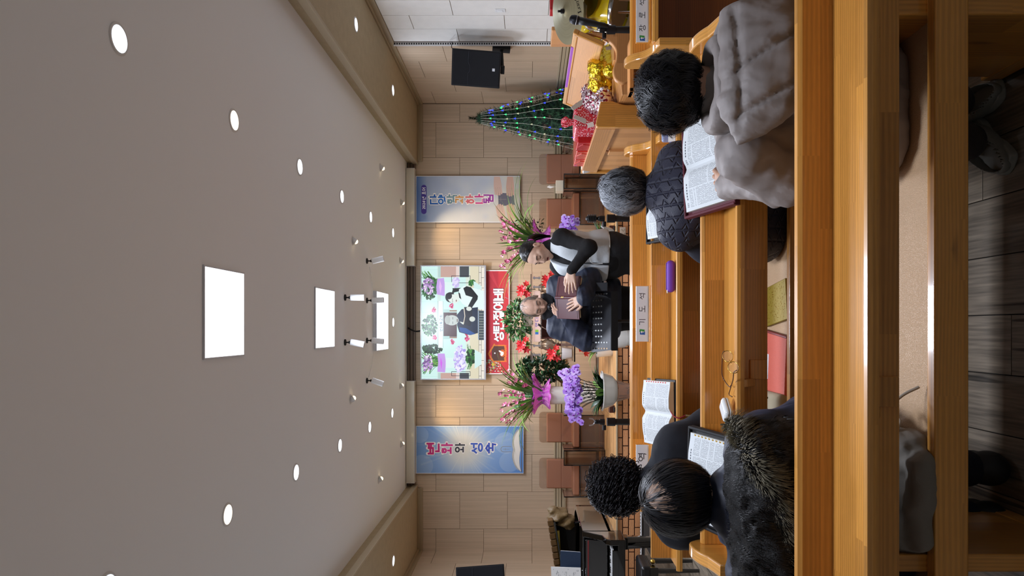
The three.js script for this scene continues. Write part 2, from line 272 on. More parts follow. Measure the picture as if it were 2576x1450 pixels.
// ---------- the room ----------
const HALL_L = BACK + REAR, ZMID = (REAR - BACK) / 2;
{
  struct('ceiling', box(TR - TL, 0.12, HALL_L, 'x'), M.ceiling, [(TR + TL) / 2, CEIL + 0.06, ZMID]);
  for (const [side, x0, x1] of [['right', TR, XR], ['left', XL, TL]]) {
    const s = struct('ceiling_' + side, box(x1 - x0, 0.22, HALL_L, 'z'), M.soffit, [(x0 + x1) / 2, SOFFIT + 0.11, ZMID]);
    s.name = 'ceiling_' + side;
    const e = side === 'right' ? TR : TL, k = side === 'right' ? -1 : 1, w = side === 'right' ? XR : XL;
    struct('trim_' + (side === 'right' ? 1 : 2), merge([put(box(0.018, 0.085, HALL_L - 0.02, 'z', 0.004), e + k * 0.009, SOFFIT + 0.0425, ZMID), put(box(0.03, 0.02, HALL_L - 0.02, 'z', 0.004), e + k * 0.012, SOFFIT + 0.004, ZMID)]), M.trimLight);
    struct('trim_' + (side === 'right' ? 3 : 4), merge([put(box(0.06, 0.03, HALL_L - 0.02, 'z', 0.006), w + k * 0.03, SOFFIT - 0.015, ZMID), put(box(0.035, 0.085, HALL_L - 0.02, 'z', 0.008), w + k * 0.0175, SOFFIT - 0.0425, ZMID)]), M.trim);
  }
  for (const [n, x0, x1] of [[5, TR, XR], [6, XL, TL]]) struct('trim_' + n, merge([put(box(x1 - x0 - 0.05, 0.085, 0.035, 'x', 0.008), (x0 + x1) / 2, SOFFIT - 0.0425, -BACK + 0.03), put(box(x1 - x0 - 0.05, 0.03, 0.06, 'x', 0.006), (x0 + x1) / 2, SOFFIT - 0.015, -BACK + 0.04)]), M.trim);
  struct('trim_7', merge([[0.03, 3.52, 0.05], [0.05, 3.475, 0.035], [0.03, 3.425, 0.05]].map(([h, y, d]) => put(box(TR - TL, h, d, 'x', 0.006), (TR + TL) / 2, y, -BACK + d / 2 + 0.01))), std(0x75655a, 0.5));
}
// boards on the walls: every board its own piece, joints left open over a darker backing
function boardWall(wall, cols, rowsFor, place, mat, gap = 0.005, thick = 0.01) {
  cols.slice(1).forEach((c1, i) => {
    const c0 = cols[i], rows = rowsFor(i);
    for (let j = 1; j < rows.length; j++) {
      const w = Math.abs(c1 - c0) - gap, h = Math.abs(rows[j] - rows[j - 1]) - gap, g = box(w, h, thick, 'x', 0.0015), m = part(wall, 'panel', g, mat);
      place(m, (c0 + c1) / 2, (rows[j] + rows[j - 1]) / 2);
    }
  });
}
const evenRows = [3.42, 2.666, 1.858, 1.05], oddRows = [3.42, 3.07, 2.262, 1.445, 1.05];
{
  const S = BACK, px = (y) => (VY - y) * S / F;
  const wb = struct('wall_back', box(XR - XL + 0.3, 3.75, 0.15, 'y'), M.panelJoint, [(XR + XL) / 2, 1.8, -BACK - 0.075]);
  const cols = [262, 308, 397, 485, 574, 654, 733, 812, 891, 969.6, 1050, 1143.5, 1237.6, 1331, 1388].map(px);
  boardWall(wb, cols, (i) => (i % 2 ? oddRows : evenRows), (m, c, r) => m.position.set(c - (XR + XL) / 2, r - 1.8, 0.08), M.panel);
  boardWall(wb, cols, () => [0.89, 0.36], (m, c, r) => m.position.set(c - (XR + XL) / 2, r - 1.8, 0.08), M.panel);
  const rail = (w) => merge([[0.03, 1.06, 0.03], [0.045, 1.015, 0.02], [0.035, 0.97, 0.035], [0.045, 0.92, 0.018], [0.02, 0.885, 0.03]].map(([h, y, d]) => put(box(w, h, d, 'x', 0.006), 0, y, d / 2)));
  struct('trim_8', put(rail(XR - XL), (XR + XL) / 2, 0, -BACK + 0.02), M.trimLight);
  const wr = struct('wall_right', box(0.15, 3.75, HALL_L, 'y'), M.panelJoint, [XR + 0.075, 1.8, ZMID]);
  const zc = [BACK, 11.19, 10.57, 9.93, 9.40, 9.30];
  boardWall(wr, zc, (i) => (i % 2 ? evenRows : oddRows), (m, c, r) => { m.rotation.y = -Math.PI / 2; m.position.set(-0.08, r - 1.8, -c - ZMID); }, M.panel);
  const wc = []; for (let d = 9.24; d > 5.4; d -= 0.385) wc.push(d);
  boardWall(wr, wc, (i) => (i % 2 ? [3.29, 2.96, 1.80, 0.64, 0.02] : [3.29, 2.42, 1.26, 0.10, 0.02]), (m, c, r) => { m.rotation.y = -Math.PI / 2; m.position.set(-0.08, r - 1.8, -c - ZMID); }, M.whitePanel, 0.007);
  part(wr, 'plain_lining', box(0.012, 3.3, wc[wc.length - 1] + REAR - 0.02, 'y'), M.whitePanel, [-0.08, -0.13, (REAR - wc[wc.length - 1]) / 2 - ZMID]);
  struct('trim_9', put(put(rail(BACK - 9.3), 0, 0, 0, 0, -Math.PI / 2), XR - 0.012, 0, -(BACK + 9.3) / 2), M.trimLight);
  const wl = struct('wall_left', box(0.15, 3.75, HALL_L, 'y'), M.panelJoint, [XL - 0.075, 1.8, ZMID]);
  boardWall(wl, [BACK, 11.15, 10.53, 9.91, 9.29], (i) => (i % 2 ? evenRows : oddRows), (m, c, r) => { m.rotation.y = Math.PI / 2; m.position.set(0.08, r - 1.8, -c - ZMID); }, M.panel);
  part(wl, 'plain_lining', box(0.012, 3.3, 9.28 + REAR - 0.02, 'y'), M.whitePanel, [0.08, -0.13, (REAR - 9.28) / 2 - ZMID]);
  struct('wall_rear', box(XR - XL + 0.3, 3.75, 0.15, 'y'), M.whitePanel, [(XR + XL) / 2, 1.8, REAR + 0.075]);
}
// floor planks
{
  const fl = struct('floor', box(XR - XL, 0.1, HALL_L, 'z'), std(0x1c1814, 0.9), [(XR + XL) / 2, -0.062, ZMID]);
  const r = rnd(5), W = 0.19, L = 1.25, geos = [0, 1, 2, 3, 4, 5].map((k) => { const g = uvBox(new RoundedBoxGeometry(W - 0.003, 0.012, L - 0.003, 1, 0.0015), 'z', k * 0.77); return g; });
  const tones = [0.74, 0.80, 0.86, 0.92, 0.98].map((t) => std(new THREE.Color(t, t, t), 0.42, { map: TX.floor, bumpMap: TX.floor, bumpScale: 0.001 }));
  const rest = [];
  for (let i = 0; i < 40; i++) {
    const x = XL + 0.015 + W / 2 + i * W; if (x > XR - W / 2) break;
    for (let j = -1; j < 11; j++) {
      const z = 1.0 - (j + (i * 0.37) % 1) * L, k = Math.floor(r() * 6), t = Math.floor(r() * 5); if (z - L / 2 < -9.33) continue;
      const seen = x > -2.9 && x < 1.8 && z < -0.6;
      if (seen) part(fl, 'plank', geos[k], tones[t], [x - (XR + XL) / 2, 0.056, z - ZMID]); else rest.push(geos[k].clone().translate(x - (XR + XL) / 2, 0.056, z - ZMID));
    }
  }
  for (const z of [2.9, 4.2]) rest.push(put(box(XR - XL, 0.012, 1.3, 'z'), 0, 0.056, z - 0.65 - ZMID));
  stuff(part(fl, 'planks', merge(rest), tones[2]));
}
// platform with a brick front
{
  const st = struct('floor_stage', box(XR - XL - 0.02, STAGE - 0.03, BACK - STAGE_Z - 0.03, 'x'), std(0x4a2f22, 0.8), [(XR + XL) / 2, (STAGE - 0.03) / 2, -(BACK + STAGE_Z) / 2 - 0.01]);
  for (let i = 0; i < 13; i++) { const d = STAGE_Z - 0.01 + i * 0.19; if (d + 0.19 > BACK) break; for (let j = 0; j < 6; j++) { const L = (XR - XL - 0.02) / 6; part(st, 'plank', box(L - 0.002, 0.03, 0.187, 'x', 0.002), M.stage, [-(XR - XL) / 2 + L * (j + 0.5), (STAGE - 0.03) / 2 + 0.015, (BACK - STAGE_Z) / 2 - 0.095 - i * 0.19]); } }
  const mb = [0, 1, 2].map((k) => std(new THREE.Color([1, 0.93, 1.04][k], [1, 0.92, 1][k], [1, 0.9, 0.98][k]), 0.65, { map: TX.brick })), r = rnd(8), bl = 0.205, bh = 0.066, gj = 0.014;
  for (let row = 0; row < 4; row++) for (let i = 0; i < 36; i++) { const x = XL + 0.02 + (i + (row % 2) * 0.5) * (bl + gj) + 0.1; if (x > XR - 0.12) break; if (x < -3.4 || x > 2.6) continue; part(st, 'brick', box(bl, bh, 0.018, 'x', 0.003), mb[Math.floor(r() * 3)], [x - (XR + XL) / 2, 0.001 + (row + 0.5) * (bh + gj) - (STAGE - 0.03) / 2, (BACK - STAGE_Z) / 2 - 0.012]); }
  struct('trim_10', box(XR - XL - 0.02, 0.02, 0.03, 'x', 0.004), M.trimLight, [(XR + XL) / 2, STAGE - 0.008, -STAGE_Z + 0.02]);
}
{ // heating strip along the foot of the platform, and the slotted rail on the right wall
  const slotted = (L, w, n) => { const holes = []; for (let i = 0; i < n; i++) holes.push(put(box(L / n * 0.5, 0.002, w * 0.42, 'x'), -L / 2 + (i + 0.5) * L / n, 0.0085, 0)); return [box(L, 0.016, w, 'x', 0.003), merge(holes)]; };
  const a = thing('slotted_strip', 'long white slotted strip lying on the floor along the foot of the brick front', 'strip', [-2.2, 0.013, -STAGE_Z + 0.1]);
  const [b, h] = slotted(2.7, 0.07, 62); part(a, 'strip_body', b, M.plasticWhite); stuff(part(a, 'slots', h, M.blackMatt));
  const p = thing('slotted_rail', 'tall white slotted rail between the pale wall boards and the wood wall boards', 'rail', [XR - 0.03, 1.04, -9.27]);
  const [b2, h2] = slotted(2.26, 0.05, 70);
  const q = new THREE.Matrix4().makeRotationZ(Math.PI / 2), q2 = new THREE.Matrix4().makeRotationY(-Math.PI / 2);
  for (const g of [b2, h2]) { g.rotateX(Math.PI / 2); g.rotateZ(Math.PI / 2); g.translate(0, 1.13, 0); }
  part(p, 'rail_body', b2, M.plasticWhite); stuff(part(p, 'slots', h2, M.blackMatt));
}
// ---------- lamps ----------
const glow = (c, k) => new THREE.MeshStandardMaterial({ color: 0x111111, emissive: c, emissiveIntensity: k, roughness: 0.6 });
function areaLight(parent, color, power, w, h, y) { const l = new THREE.RectAreaLight(color, power, w, h); l.position.set(0, y, 0); l.rotation.x = -Math.PI / 2; l.castShadow = true; parent.add(l); return l; }
{
  const face = glow(0xf4f8ff, 2.2), rim = std(0xc9cdd4, 0.4);
  const panel = (z, w, deep, label, box3) => {
    const t = thing('ceiling_panel_light', label, 'light', [0.105, CEIL, z], 0);
    const h = box3 ? 0.05 : 0.012;
    const f = new THREE.Shape([[-w / 2, -deep / 2], [w / 2, -deep / 2], [w / 2, deep / 2], [-w / 2, deep / 2]].map((p) => new THREE.Vector2(...p))); const e = box3 ? 0.006 : 0.012;
    f.holes.push(new THREE.Path([[-w / 2 + e, -deep / 2 + e], [-w / 2 + e, deep / 2 - e], [w / 2 - e, deep / 2 - e], [w / 2 - e, -deep / 2 + e]].map((p) => new THREE.Vector2(...p))));
    part(t, 'frame', slab(f, h, 0.001).rotateX(Math.PI / 2), rim);
    if (box3) part(t, 'housing', box(w - 0.06, 0.03, deep - 0.06, 'x'), rim, [0, -0.015, 0]);
    part(t, 'diffuser', box(w - 2 * e, 0.006, deep - 2 * e, 'x'), face, [0, -h + 0.002, 0]);
    areaLight(t, 0xe6eeff, PANEL_POWER, w - 0.03, deep - 0.03, -h - 0.012);
  };
  panel(-4.68, 0.6, 0.62, 'largest-looking square white panel light, the one nearest to the pews');
  panel(-6.98, 0.6, 0.66, 'middle one of the three square white panel lights along the ceiling');
  panel(-9.53, 0.79, 0.75, 'square panel light in a surface housing, the one nearest to the wall screen', true);
  panel(-1.95, 0.6, 0.62, 'square white panel light over the pews');
  const ring = lathe([[0.064, 0], [0.064, -0.006], [0.078, -0.006], [0.081, -0.002], [0.081, 0]], 40), disc = cyl(0.066, 0.066, 0.005, 40);
  const cold = glow(0xeaf3ff, 2.6), warm = glow(0xfff1da, 2.6);
  const rim2 = std(0xdadada, 0.5);
  const lamp = (x, y, z, label, w, grp) => {
    const t = thing('downlight', label, 'light', [x, y, z], 0, grp);
    part(t, 'ring', ring, rim2); part(t, 'lens', disc, w ? warm : cold, [0, -0.004, 0]);
    areaLight(t, w ? 0xffe9cc : 0xdde9ff, DISC_POWER, 0.116, 0.116, -0.012);
  };
  const ord = ['first', 'second', 'third', 'fourth', 'fifth', 'sixth'];
  [3.476, 4.835, 6.22, 7.62, 9.01, 10.49].forEach((d, i) => lamp(1.45, CEIL, -d, i === 1 ? 'round warm-rimmed downlight in the tree-side ceiling row, second from the pews' : `round cool downlight in the ceiling row over the tree side, ${ord[i]} from the pews`, i === 1));
  [3.38, 4.73, 6.12, 7.54, 8.95, 10.43].forEach((d, i) => lamp(-1.263, CEIL, -d, i === 1 ? 'round warm-rimmed downlight in the piano-side ceiling row, second from the pews' : `round cool downlight in the ceiling row over the piano side, ${ord[i]} from the pews`, i === 1));
  lamp(0.1, CEIL, -10.5, 'single round downlight between the housed panel light and the wall screen');
  lamp(3.30, SOFFIT, -7.54, 'round downlight in the brown soffit above the pale wall boards');
  lamp(3.29, SOFFIT, -9.59, 'round downlight in the brown soffit above the tree and loudspeaker');
  lamp(-3.21, SOFFIT, -9.62, 'round downlight in the brown soffit on the piano side');
  lamp(-3.21, SOFFIT, -7.5, 'round downlight in the brown soffit over the piano stool', false);
  // tilted recessed spots
  const bulb = glow(0xffe2b0, 4);
  const spot = (x, z, tx, label, on = true) => {
    const t = thing('recessed_spotlight', label, 'light', [x, CEIL, z]);
    part(t, 'ring', lathe([[0.036, 0], [0.036, -0.004], [0.055, -0.005], [0.058, 0]], 32), rim2);
    const g = new THREE.Group(); g.name = 'lamp_head'; g.position.set(0, -0.012, 0); g.rotation.z = tx > 0 ? 0.5 : -0.5; g.rotation.x = 0.25; t.add(g);
    part(g, 'barrel', lathe([[0, 0.03], [0.034, 0.03], [0.036, -0.03], [0.03, -0.032], [0.027, -0.022]], 28), rim2); part(g, 'lens', new THREE.SphereGeometry(0.029, 20, 10, 0, Math.PI * 2, Math.PI / 2, Math.PI / 2), bulb, [0, -0.024, 0]);
    const l = new THREE.SpotLight(0xffd9a0, SPOT_POWER, 0, 0.75, 0.5, 2); l.position.set(0, -0.056, 0); l.target.position.set(0, -1, 0); g.add(l, l.target); l.castShadow = true; l.shadow.radius = 1.2;
  };
  spot(1.03, -8.1, -1, 'lit tilted spotlight in the ceiling over the woman in the pale vest');
  spot(-0.81, -8.0, 1, 'lit tilted spotlight in the ceiling over the purple orchids');
  spot(2.23, -9.6, -1, 'lit tilted spotlight in the ceiling near the soffit over the tree side');
  spot(-2.06, -9.5, 1, 'lit tilted spotlight in the ceiling near the soffit over the piano side');
  spot(1.09, -11.07, -1, 'small lit spotlight beside the wall screen, close to the white box over the tree-side banner');
  spot(-0.91, -11.07, 1, 'small lit spotlight beside the wall screen, close to the white box over the piano-side banner');
  spot(2.03, -11.14, -1, 'small spotlight in the ceiling in front of the tree-side banner box');
  spot(-1.85, -11.14, 1, 'small spotlight in the ceiling in front of the piano-side banner box');
  // white cylinder spots on black mounts (switched off)
  const can = (x, z, turn, label) => {
    const t = thing('cylinder_spotlight', label, 'light', [x, CEIL, z]);
    part(t, 'mount', merge([put(cyl(0.035, 0.035, 0.012, 24), 0, -0.006, 0), put(cyl(0.008, 0.008, 0.05, 10), 0, -0.035, 0), put(ball(0.016, 12, 8), 0, -0.055, 0)]), M.blackMatt);
    part(t, 'barrel', merge([lathe([[0, 0.02], [0.034, 0.02], [0.036, 0.012], [0.036, -0.13], [0.03, -0.132], [0.028, -0.12], [0, -0.12]], 28)]), M.white, [0, -0.085, 0], [0.1, 0, turn]);
  };
  can(0.35, -7.75, 0, 'white cylinder spotlight near the middle panel light, the one on the tree side');
  can(-0.15, -7.75, -0.2, 'white cylinder spotlight near the middle panel light, the one on the piano side');
  can(0.86, -8.8, 0.25, 'white cylinder spotlight in the row of four, at its tree-side end');
  can(0.36, -8.8, 0.05, 'white cylinder spotlight in the row of four, second from its tree-side end');
  can(-0.147, -8.8, -0.1, 'white cylinder spotlight in the row of four, second from its piano-side end');
  can(-0.655, -8.8, -0.35, 'white cylinder spotlight in the row of four, at its piano-side end');
  const wire = part(scene, 'ceiling_cable', tube([[0.8, 3.545, -8.95], [0.5, 3.53, -9.05], [0.1, 3.525, -9.1], [-0.35, 3.53, -9.08], [-0.62, 3.545, -8.9]], 0.004, 40, 6), M.white);
  tag(wire, 'thin pale cable drooping along the ceiling between the cylinder spotlights', 'cable');
}
// ---------- things on the platform wall ----------
function boxCase(label, x0, x1) {
  const t = thing('banner_case', label, 'case', [(x0 + x1) / 2, 3.40, -BACK + 0.02]);
  part(t, 'cover', box(x1 - x0, 0.14, 0.16, 'x', 0.006), std(0xdcd9cc, 0.22, { clearcoat: 0.5 }), [0, 0.073, 0.09]);
  for (const s of [-1, 1]) part(t, 'end_cap', box(0.006, 0.145, 0.165, 'y', 0.002), M.plasticWhite, [s * (x1 - x0) / 2, 0.073, 0.09]);
}
boxCase('long white case under the ceiling over the banner with the hands', (VY - 671) * BACK / F, (VY - 430) * BACK / F);
boxCase('long white case under the ceiling over the blue sunburst banner', (VY - 1210) * BACK / F, (VY - 958) * BACK / F);
function flatPrint(t, name, w, h, tex, z, rough = 0.7) { const g = new THREE.PlaneGeometry(w, h); return part(t, name, g, std(0xffffff, rough, { map: tex, side: THREE.DoubleSide }), [0, 0, z]); }
function banner(label, x0, x1, y0, y1, tex) {
  const w = x1 - x0, h = y1 - y0, t = thing('hanging_banner', label, 'banner', [(x0 + x1) / 2, y0, -BACK + 0.05]);
  part(t, 'sheet', box(w, h, 0.004, 'x'), std(0xeef0f4, 0.7), [0, h / 2, 0]);
  const p = flatPrint(t, 'print', w - 0.02, h - 0.02, tex, 0.0035); p.position.y = h / 2;
  part(t, 'bottom_bar', put(cyl(0.008, 0.008, w, 10), 0, 0, 0, 0, 0, Math.PI / 2), M.silver, [0, 0.004, 0.002]);
}
const handsArt = drawn(512, 1130, (c, w, h) => {
  const g = c.createLinearGradient(0, 0, 0, h); g.addColorStop(0, '#5a7fbb'); g.addColorStop(0.1, '#a5b4cb'); g.addColorStop(0.45, '#cfd3d6'); g.addColorStop(0.72, '#d9d6cc'); g.addColorStop(0.86, '#dcd2bb'); g.addColorStop(1, '#b5b098'); c.fillStyle = g; c.fillRect(0, 0, w, h);
  const r = rnd(4); for (let i = 0; i < 60; i++) { const x = r() * w, y = r() * h, s = 40 + r() * 110, q = c.createRadialGradient(x, y, 0, x, y, s), cc = y < 120 ? '70,105,170' : r() < 0.5 ? '225,226,224' : '170,185,212'; q.addColorStop(0, `rgba(${cc},0.22)`); q.addColorStop(1, `rgba(${cc},0)`); c.fillStyle = q; c.fillRect(x - s, y - s, 2 * s, 2 * s); }
  c.fillStyle = '#4b3b96'; c.beginPath(); c.roundRect(88, 52, 330, 58, 29); c.fill();
  c.fillStyle = '#fff'; c.font = 'bold 44px sans-serif'; c.fillText('2024', 142, 97); let x = 246; for (const ch of '년') hangul(c, ch, x, 60, 42, '#fff', 0.14); hangul(c, '표', 305, 60, 42, '#fff', 0.14); hangul(c, '어', 349, 60, 42, '#fff', 0.14);
  const cols = ['#1f63b4', '#2d73c0', '#7f9fa2', '#e39a45', '#ea7276', '#d9408c', '#a23ba0'], ys = [142, 232, 326, 424, 534, 634, 732], ch = [...'다양함과하나됨'];
  const halo = ['rgba(255,250,235,0.5)', 34]; ch.forEach((q, i) => { const s = [116, 112, 116, 96, 112, 112, 110][i], xx = [198, 198, 198, 205, 200, 205, 208][i]; hangul(c, q, xx, ys[i], s, cols[i], 0.15, '#fff6e8', 0.12); });
  c.save(); c.fillStyle = '#6d6a74'; c.beginPath(); c.moveTo(178, 900); c.lineTo(330, 895); c.lineTo(318, 1068); c.lineTo(188, 1078); c.fill(); c.strokeStyle = '#a39a8c'; c.lineWidth = 3; c.beginPath(); c.moveTo(255, 900); c.lineTo(255, 985); c.moveTo(232, 925); c.lineTo(278, 925); c.stroke(); c.restore();
  const hand = (x, y, dir, ang, skin) => { c.save(); c.translate(x, y); c.rotate(ang); c.scale(dir, 1); c.fillStyle = skin; c.beginPath(); c.moveTo(200, -24); c.quadraticCurveTo(90, -46, 52, -44); c.lineTo(52, 44); c.quadraticCurveTo(96, 46, 200, 34); c.fill(); for (let i = 0; i < 4; i++) { c.beginPath(); c.roundRect(-22 - (i === 1 || i === 2 ? 12 : 0), -44 + i * 22, 90, 20, 10); c.fill(); } c.strokeStyle = 'rgba(120,70,50,0.5)'; c.lineWidth = 2; for (let i = 1; i < 4; i++) { c.beginPath(); c.moveTo(-20, -46 + i * 22); c.lineTo(62, -46 + i * 22); c.stroke(); } c.restore(); };
  hand(330, 900, 1, -0.12, '#dcb9a6'); hand(320, 1030, 1, -0.04, '#d2a994'); hand(168, 912, -1, -0.2, '#e0bda6'); hand(172, 1032, -1, -0.06, '#dab596');
});
banner('tall pale banner with multicoloured vertical lettering above four hands on a dark book', (VY - 560) * 11.72 / F, (VY - 443) * 11.72 / F, 1.645, 3.40, handsArt);
const sunArt = drawn(512, 1150, (c, w, h) => {
  const g = c.createRadialGradient(256, 510, 10, 256, 510, 640); g.addColorStop(0, '#f4ead2'); g.addColorStop(0.22, '#d9dcd8'); g.addColorStop(0.5, '#8fb2df'); g.addColorStop(1, '#5f8fd0'); c.fillStyle = g; c.fillRect(0, 0, w, h);
  c.save(); c.translate(256, 510); const r = rnd(6); for (let i = 0; i < 70; i++) { const a = r() * 6.283, l = 250 + r() * 330; c.fillStyle = `rgba(248,244,230,${0.05 + 0.08 * r()})`; c.beginPath(); c.moveTo(0, 0); c.lineTo(Math.cos(a) * l, Math.sin(a) * l); c.lineTo(Math.cos(a + 0.05) * l, Math.sin(a + 0.05) * l); c.fill(); } c.restore();
  for (const [x, y, s] of [[80, 60, 120], [120, 1000, 110], [330, 960, 120], [420, 40, 90]]) { c.fillStyle = 'rgba(232,236,236,0.22)'; c.beginPath(); c.arc(x, y, s, 0, 7); c.fill(); }
  const P = [['변', 105, '#d02a7a', 205, 140], ['화', 262, '#df3f8e', 205, 132], ['와', 412, '#46454a', 222, 112], ['성', 580, '#4a68c4', 210, 132], ['숙', 730, '#3f58bb', 208, 132]];
  for (const [q, y, col, x, s] of P) hangul(c, q, x, y, s, col, 0.15, '#fff8ee', 0.11);
  c.strokeStyle = '#8d9299'; c.lineWidth = 6; c.beginPath(); c.moveTo(232, 1020); c.lineTo(232, 940); c.arc(262, 938, 30, Math.PI, 0); c.lineTo(292, 1020); c.stroke(); c.lineWidth = 3; c.beginPath(); c.moveTo(262, 930); c.lineTo(262, 1000); c.moveTo(248, 955); c.lineTo(276, 955); c.stroke();
  c.fillStyle = '#e9e6dd'; c.beginPath(); c.moveTo(10, 1128); c.quadraticCurveTo(120, 1000, 256, 1040); c.quadraticCurveTo(400, 1000, 502, 1128); c.quadraticCurveTo(390, 1092, 256, 1120); c.quadraticCurveTo(120, 1092, 10, 1128); c.fill(); c.strokeStyle = '#8a877f'; c.lineWidth = 3; c.stroke(); c.fillStyle = '#5f6066'; c.fillRect(8, 1126, 496, 8); c.strokeStyle = '#b9b5aa'; for (let i = 0; i < 4; i++) { c.beginPath(); c.moveTo(30, 1112 - i * 8); c.quadraticCurveTo(130, 1020 - i * 2, 256, 1060 - i * 5); c.quadraticCurveTo(390, 1020 - i * 2, 482, 1112 - i * 8); c.stroke(); }
});
banner('tall blue banner with a white sunburst, vertical lettering and an open book at its foot', (VY - 1192) * 11.72 / F, (VY - 1072) * 11.72 / F, 1.58, 3.40, sunArt);
// ---------- screen and wide banner ----------
{
  const art = drawn(1024, 576, (c, W, H) => {
    const S = (zx, zy) => [(1415 - zy) / 1365 * W, (zx - 95) / 770 * H], poly = (col, ...p) => { c.fillStyle = col; c.beginPath(); for (let i = 0; i < p.length; i += 2) { const [a, b] = S(p[i], p[i + 1]); i ? c.lineTo(a, b) : c.moveTo(a, b); } c.closePath(); c.fill(); };
    const rect = (col, x0, x1, y0, y1) => poly(col, x0, y0, x1, y0, x1, y1, x0, y1), oval = (col, x, y, rx, ry, rot = 0) => { const [a, b] = S(x, y); c.fillStyle = col; c.beginPath(); c.ellipse(a, b, ry * W / 1365, rx * H / 770, rot, 0, 7); c.fill(); };
    const blob = (n, x0, x1, y0, y1, cols, s0, s1, seed) => { const r = rnd(seed); for (let i = 0; i < n; i++) { const a = r() * 6.283, q = Math.sqrt(r()); oval(cols[Math.floor(r() * cols.length)], (x0 + x1) / 2 + Math.cos(a) * q * (x1 - x0) / 2, (y0 + y1) / 2 + Math.sin(a) * q * (y1 - y0) / 2, s0 + r() * (s1 - s0), s0 + r() * (s1 - s0), r() * 3); } };
    const grass = (n, x, y, len, seed) => { const r = rnd(seed); for (let i = 0; i < n; i++) { const [a, b] = S(x, y + (r() - 0.5) * 120), [e, f] = S(x - len * (0.5 + 0.5 * r()), y + (r() - 0.5) * 330); c.strokeStyle = ['#2f6b34', '#4f9440', '#1f4a2a', '#7fb35a'][Math.floor(r() * 4)]; c.lineWidth = 2 + r() * 3; c.beginPath(); c.moveTo(a, b); c.quadraticCurveTo(a, (b + f) / 2, e, f); c.stroke(); } };
    c.fillStyle = '#d2f5f0'; c.fillRect(0, 0, W, H); rect('#dfeee0', 640, 865, 50, 1415); rect('#cfe6df', 290, 330, 50, 1415);
    for (let y = 90; y < 1400; y += 130) { c.strokeStyle = 'rgba(150,190,190,0.5)'; c.lineWidth = 1.5; c.beginPath(); c.moveTo(...S(95, y)); c.lineTo(...S(300, y)); c.stroke(); }
    rect('#e4dcc0', 690, 800, 50, 1415); rect('#f3ecdf', 800, 865, 50, 1415); c.strokeStyle = '#333'; c.lineWidth = 3; for (const x of [803, 832]) { c.beginPath(); c.moveTo(...S(x, 50)); c.lineTo(...S(x, 1415)); c.stroke(); } for (let k = 0; k < 22; k++) { c.beginPath(); c.moveTo(...S(k % 2 ? 803 : 832, 60 + k * 63)); c.lineTo(...S(k % 2 ? 832 : 865, 60 + k * 63)); c.stroke(); }
    for (const [a, b] of [[50, 180], [1345, 1415]]) { rect('#c9a59a', 330, 520, a, b); rect('#e7d3cc', 520, 562, a, b); rect('#4a4f55', 565, 680, a, b); rect('#b8d4cf', 300, 330, a, b); }
    c.strokeStyle = '#223'; c.lineWidth = 4; for (const [a, b] of [[165, 250], [1330, 1380]]) { c.strokeRect(...S(465, b), (b - a) * W / 1365, 230 * H / 770); }
    grass(70, 300, 260, 210, 1); blob(150, 100, 290, 170, 450, ['#2d5a35', '#3f7a45', '#183a22'], 8, 18, 2); blob(90, 110, 250, 190, 390, ['#d9c2e4', '#b893cf', '#f0e4f6', '#8c6aa5'], 8, 16, 3);
    grass(80, 310, 1200, 220, 4); blob(140, 100, 350, 1000, 1110, ['#1c3b26', '#2d5a35', '#14291c'], 8, 16, 5); blob(90, 110, 230, 1130, 1330, ['#cdb2dc', '#a984c4', '#efe2f5', '#7e5d99'], 8, 16, 6);
    poly('#c7a2ea', 290, 200, 370, 190, 385, 300, 380, 410, 285, 390, 275, 300); poly('#e6b9f4', 320, 215, 345, 290, 330, 380, 310, 300); poly('#c89bea', 290, 1110, 380, 1110, 395, 1220, 385, 1340, 290, 1330, 300, 1220); poly('#d668ee', 330, 1150, 350, 1220, 340, 1300, 325, 1230);
    rect('#dff7f4', 380, 500, 240, 400); rect('#dff7f4', 392, 500, 1160, 1285); blob(60, 480, 560, 190, 300, ['#e8e0ff', '#c9bdf0'], 10, 18, 7); blob(170, 500, 640, 1010, 1340, ['#e2dcff', '#c2b4f2', '#a996e4', '#f4f1ff'], 11, 20, 8);
    grass(40, 750, 1150, 100, 9); blob(50, 650, 750, 1050, 1260, ['#2c6a34', '#4f9440', '#163a20'], 10, 24, 10); poly('#d5f3f1', 750, 1060, 835, 1110, 835, 1240, 750, 1295); blob(30, 680, 750, 210, 290, ['#2c6a34', '#4f9440'], 10, 18, 11); poly('#d5f3f1', 735, 225, 835, 290, 835, 330, 740, 330);
    rect('#eafdfa', 300, 360, 470, 1040); rect('#8fa6ab', 296, 301, 470, 1040); rect('#9bb4b8', 358, 362, 470, 1040); for (let i = 0; i < 5; i++) { const [a, b] = S(348, 840 - i * 42); hangul(c, '안디옥교회'[i], a, b - 22, 26, '#4a6a8a', 0.12); }
    rect('#4a2c2a', 365, 530, 610, 905); for (const y of [590, 915]) { rect('#b5d8d4', 365, 440, y - 18, y + 18); rect('#9a7a60', 440, 530, y - 8, y + 8); }
    blob(170, 105, 285, 630, 900, ['#2f5f38', '#173823', '#4a8450', '#6aa070'], 8, 16, 12);
    for (const [x, y] of [[250, 575], [255, 915], [470, 530], [475, 965], [650, 880], [660, 935]]) blob(14, x - 25, x + 25, y - 28, y + 28, ['#d8407c', '#ee6fa0', '#b52a5a'], 7, 13, x + y);
